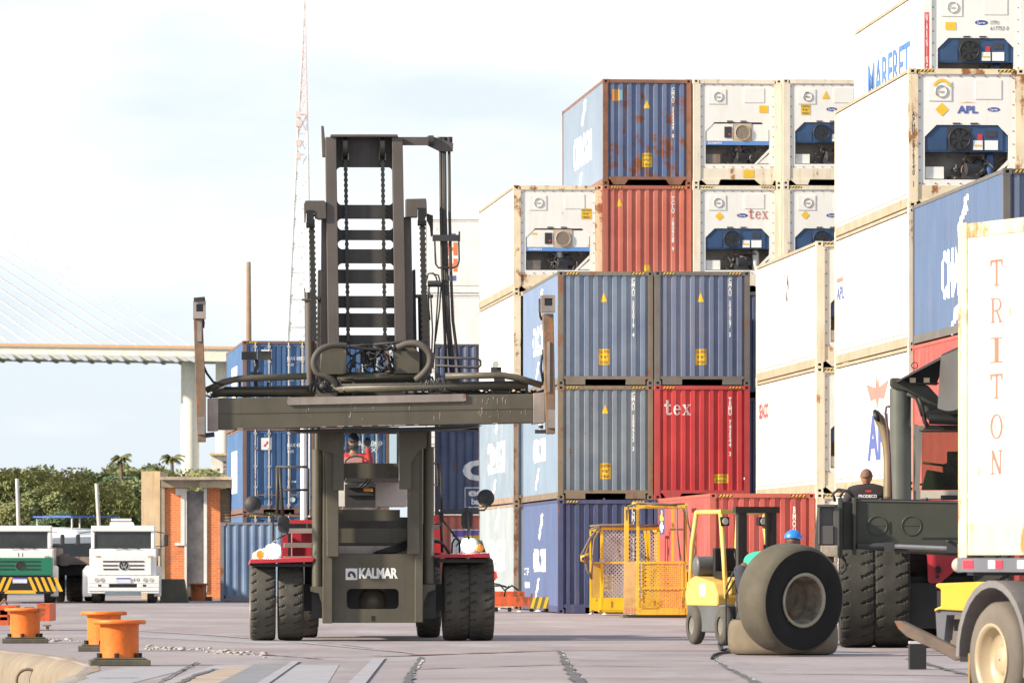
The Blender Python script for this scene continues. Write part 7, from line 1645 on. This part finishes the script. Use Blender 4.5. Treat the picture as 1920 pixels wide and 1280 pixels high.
# trailer chassis under it
r = thing('container_trailer', 'grey trailer chassis with red and white reflectors and one visible wheel under the white box', 'trailer', (org.x, org.y, 0), th)
CHG = mat('chassis_grey', (.13, .13, .15), .5, var=.15)
b = MB(); b.box(-.03, .05, -1, LT-.05, 1.25, 1.37); b.box(2.39, 2.46, -1, LT-.05, 1.25, 1.37); b.box(.05, 2.39, LT-.2, LT-.08, 1.22, 1.37); b.box(.6, .75, -1, LT-.3, 1.17, 1.37); b.box(1.7, 1.85, -1, LT-.3, 1.17, 1.37); b.build('chassis_rail', CHG, r)
RR = mat('reflector_red', (.6, .03, .05), .3); RW = mat('reflector_white', (.75, .75, .75), .3)
for i, (u, m_) in enumerate(((.12, RR), (.62, RW), (.76, RR), (1.18, RW), (1.32, RR), (1.75, RW), (1.9, RR))):
    b = MB(); b.box(-.036, -.03, LT-.05-u-(.2 if i == 0 else .13), LT-.05-u, 1.28, 1.35); b.build('reflector', m_, r)
wt = tyre_mesh(.5, .3, 'trailer_tyre', 18)
# slick outer face: wheel position chosen from the photo's hub column
kx = (1886-960)/F; t_ = (kx*P0.y-P0.x)/(d.x-kx*d.y)
wy = LT-t_
WR = rim_mesh(.5, .3, mat('rim_cream', (.42, .34, .22), .45, metal=.1, var=.15, streak=.3))
def plain_wheel(x, y):
    o = bpy.data.objects.new('wheel', None); COL.objects.link(o); o.parent = r; o.location = (x, y, .5)
    b = MB(); b.lathe([(.3, -.15), (.38, -.155), (.46, -.14), (.495, -.1), (.5, 0), (.495, .1), (.46, .14), (.3, .15)], (0, 0, 0), 'x', 48); b.build('tyre', mat('trailer_tyre_rubber', (.13, .11, .09), .85, var=.2), o)
    b = MB(); b.lathe([(.31, -.15), (.315, -.165), (.29, -.165), (.27, -.13), (.25, -.06), (.16, .0), (.13, -.05), (.1, -.08), (.01, -.08)], (0, 0, 0), 'x', 36); b.build('rim', MATS['rim_cream'], o)
plain_wheel(.02, wy); plain_wheel(.02, wy-1.25); plain_wheel(2.42, wy)
b = MB(); b.box(.1, 2.3, wy-.06, wy+.06, .44, .56); b.build('axle', BLACK, r)
b = MB(); vs = []; n = 16
for i in range(n+1):
    a = R(-15+195*i/n); 
    for rr_, x in ((.60, -.14), (.66, -.14), (.66, .25), (.60, .25)): vs.append((x, wy-rr_*math.cos(a)*1.05, .52+rr_*math.sin(a)))
b.add(vs, [(4*i+k, 4*i+(k+1) % 4, 4*i+4+(k+1) % 4, 4*i+4+k) for i in range(n) for k in range(4)]); b.box(-.14, -.1, wy-.9, wy-.64, .45, 1.1); b.build('mudguard', mat('mudguard_grey', (.17, .16, .16), .6, var=.15, streak=.3), r)
b = MB(); b.box(-.1, .2, wy+.5, wy+.53, .12, .55); b.build('mudflap', mat('mudflap_ochre', (.3, .18, .05), .8, var=.2), r)

# ================================================================ YELLOW MACHINE behind the trailer wheel
Y = Fr(1800, 62, R(-20)); r = Y.empty('heavy_forklift', 'heavy yellow forklift partly hidden by the trailer wheel, one worn fork tine reaching left', 'forklift')
YY = mat('machine_yellow', (.76, .47, .05), .4, var=.06, streak=.12, dirt=(.4, .25, .05))
b = MB(); Y.poly(b, [(1754, 1097), (1758, 1093), (1840, 1090), (1990, 1104), (1990, 1150), (1830, 1146), (1760, 1142), (1752, 1146), (1752, 1141), (1764, 1136), (1764, 1104), (1756, 1100)], 0, .6); b.build('body', YY, r, .01)
b = MB(); Y.poly(b, [(1754, 1143), (1830, 1144), (1830, 1152), (1775, 1152), (1770, 1200), (1757, 1196)], .03, .3); Y.box(b, 1830, 1100, 1980, 1215, .3, 1.0); Y.box(b, 1758, 1150, 1772, 1210, .1, .2); b.build('frame', CHG, r)
b = MB(); Y.box(b, 1757, 1107, 1765, 1138, .02, .04); b.build('lamp', BLACK, r)
b = MB(); Y.box(b, 1779, 1160, 1808, 1182, .4, .3); Y.box(b, 1772, 1152, 1825, 1222, .8, .3); b.build('engine', GUTS, r)
b = MB(); Y.poly(b, [(1676, 1163), (1690, 1164), (1806, 1220), (1812, 1232), (1790, 1238), (1770, 1226), (1700, 1193), (1684, 1178)], -.9, .14); b.build('fork_tine', mat('fork_brown', (.14, .1, .075), .6, var=.35, rust=.5, nscale=3), r, .01)
b = MB(); Y.box(b, 1800, 1180, 1822, 1240, -.9, .5); b.build('fork_carriage', BLACK, r)
q_ = Fr(1722, 76); r = q_.empty('steel_stand', 'small black steel stand with a pale top on the ground under the fork tine', 'stand')
b = MB(); a = q_.p(1706, 1206, 0); c = q_.p(1737, 1206, 0); b.box(a.x, c.x, 0, .3, 0, a.z); b.build('block', BLACK, r); b = MB(); b.box(a.x, c.x, -.0, .3, a.z, a.z+.03); b.build('top_plate', GALV, r)
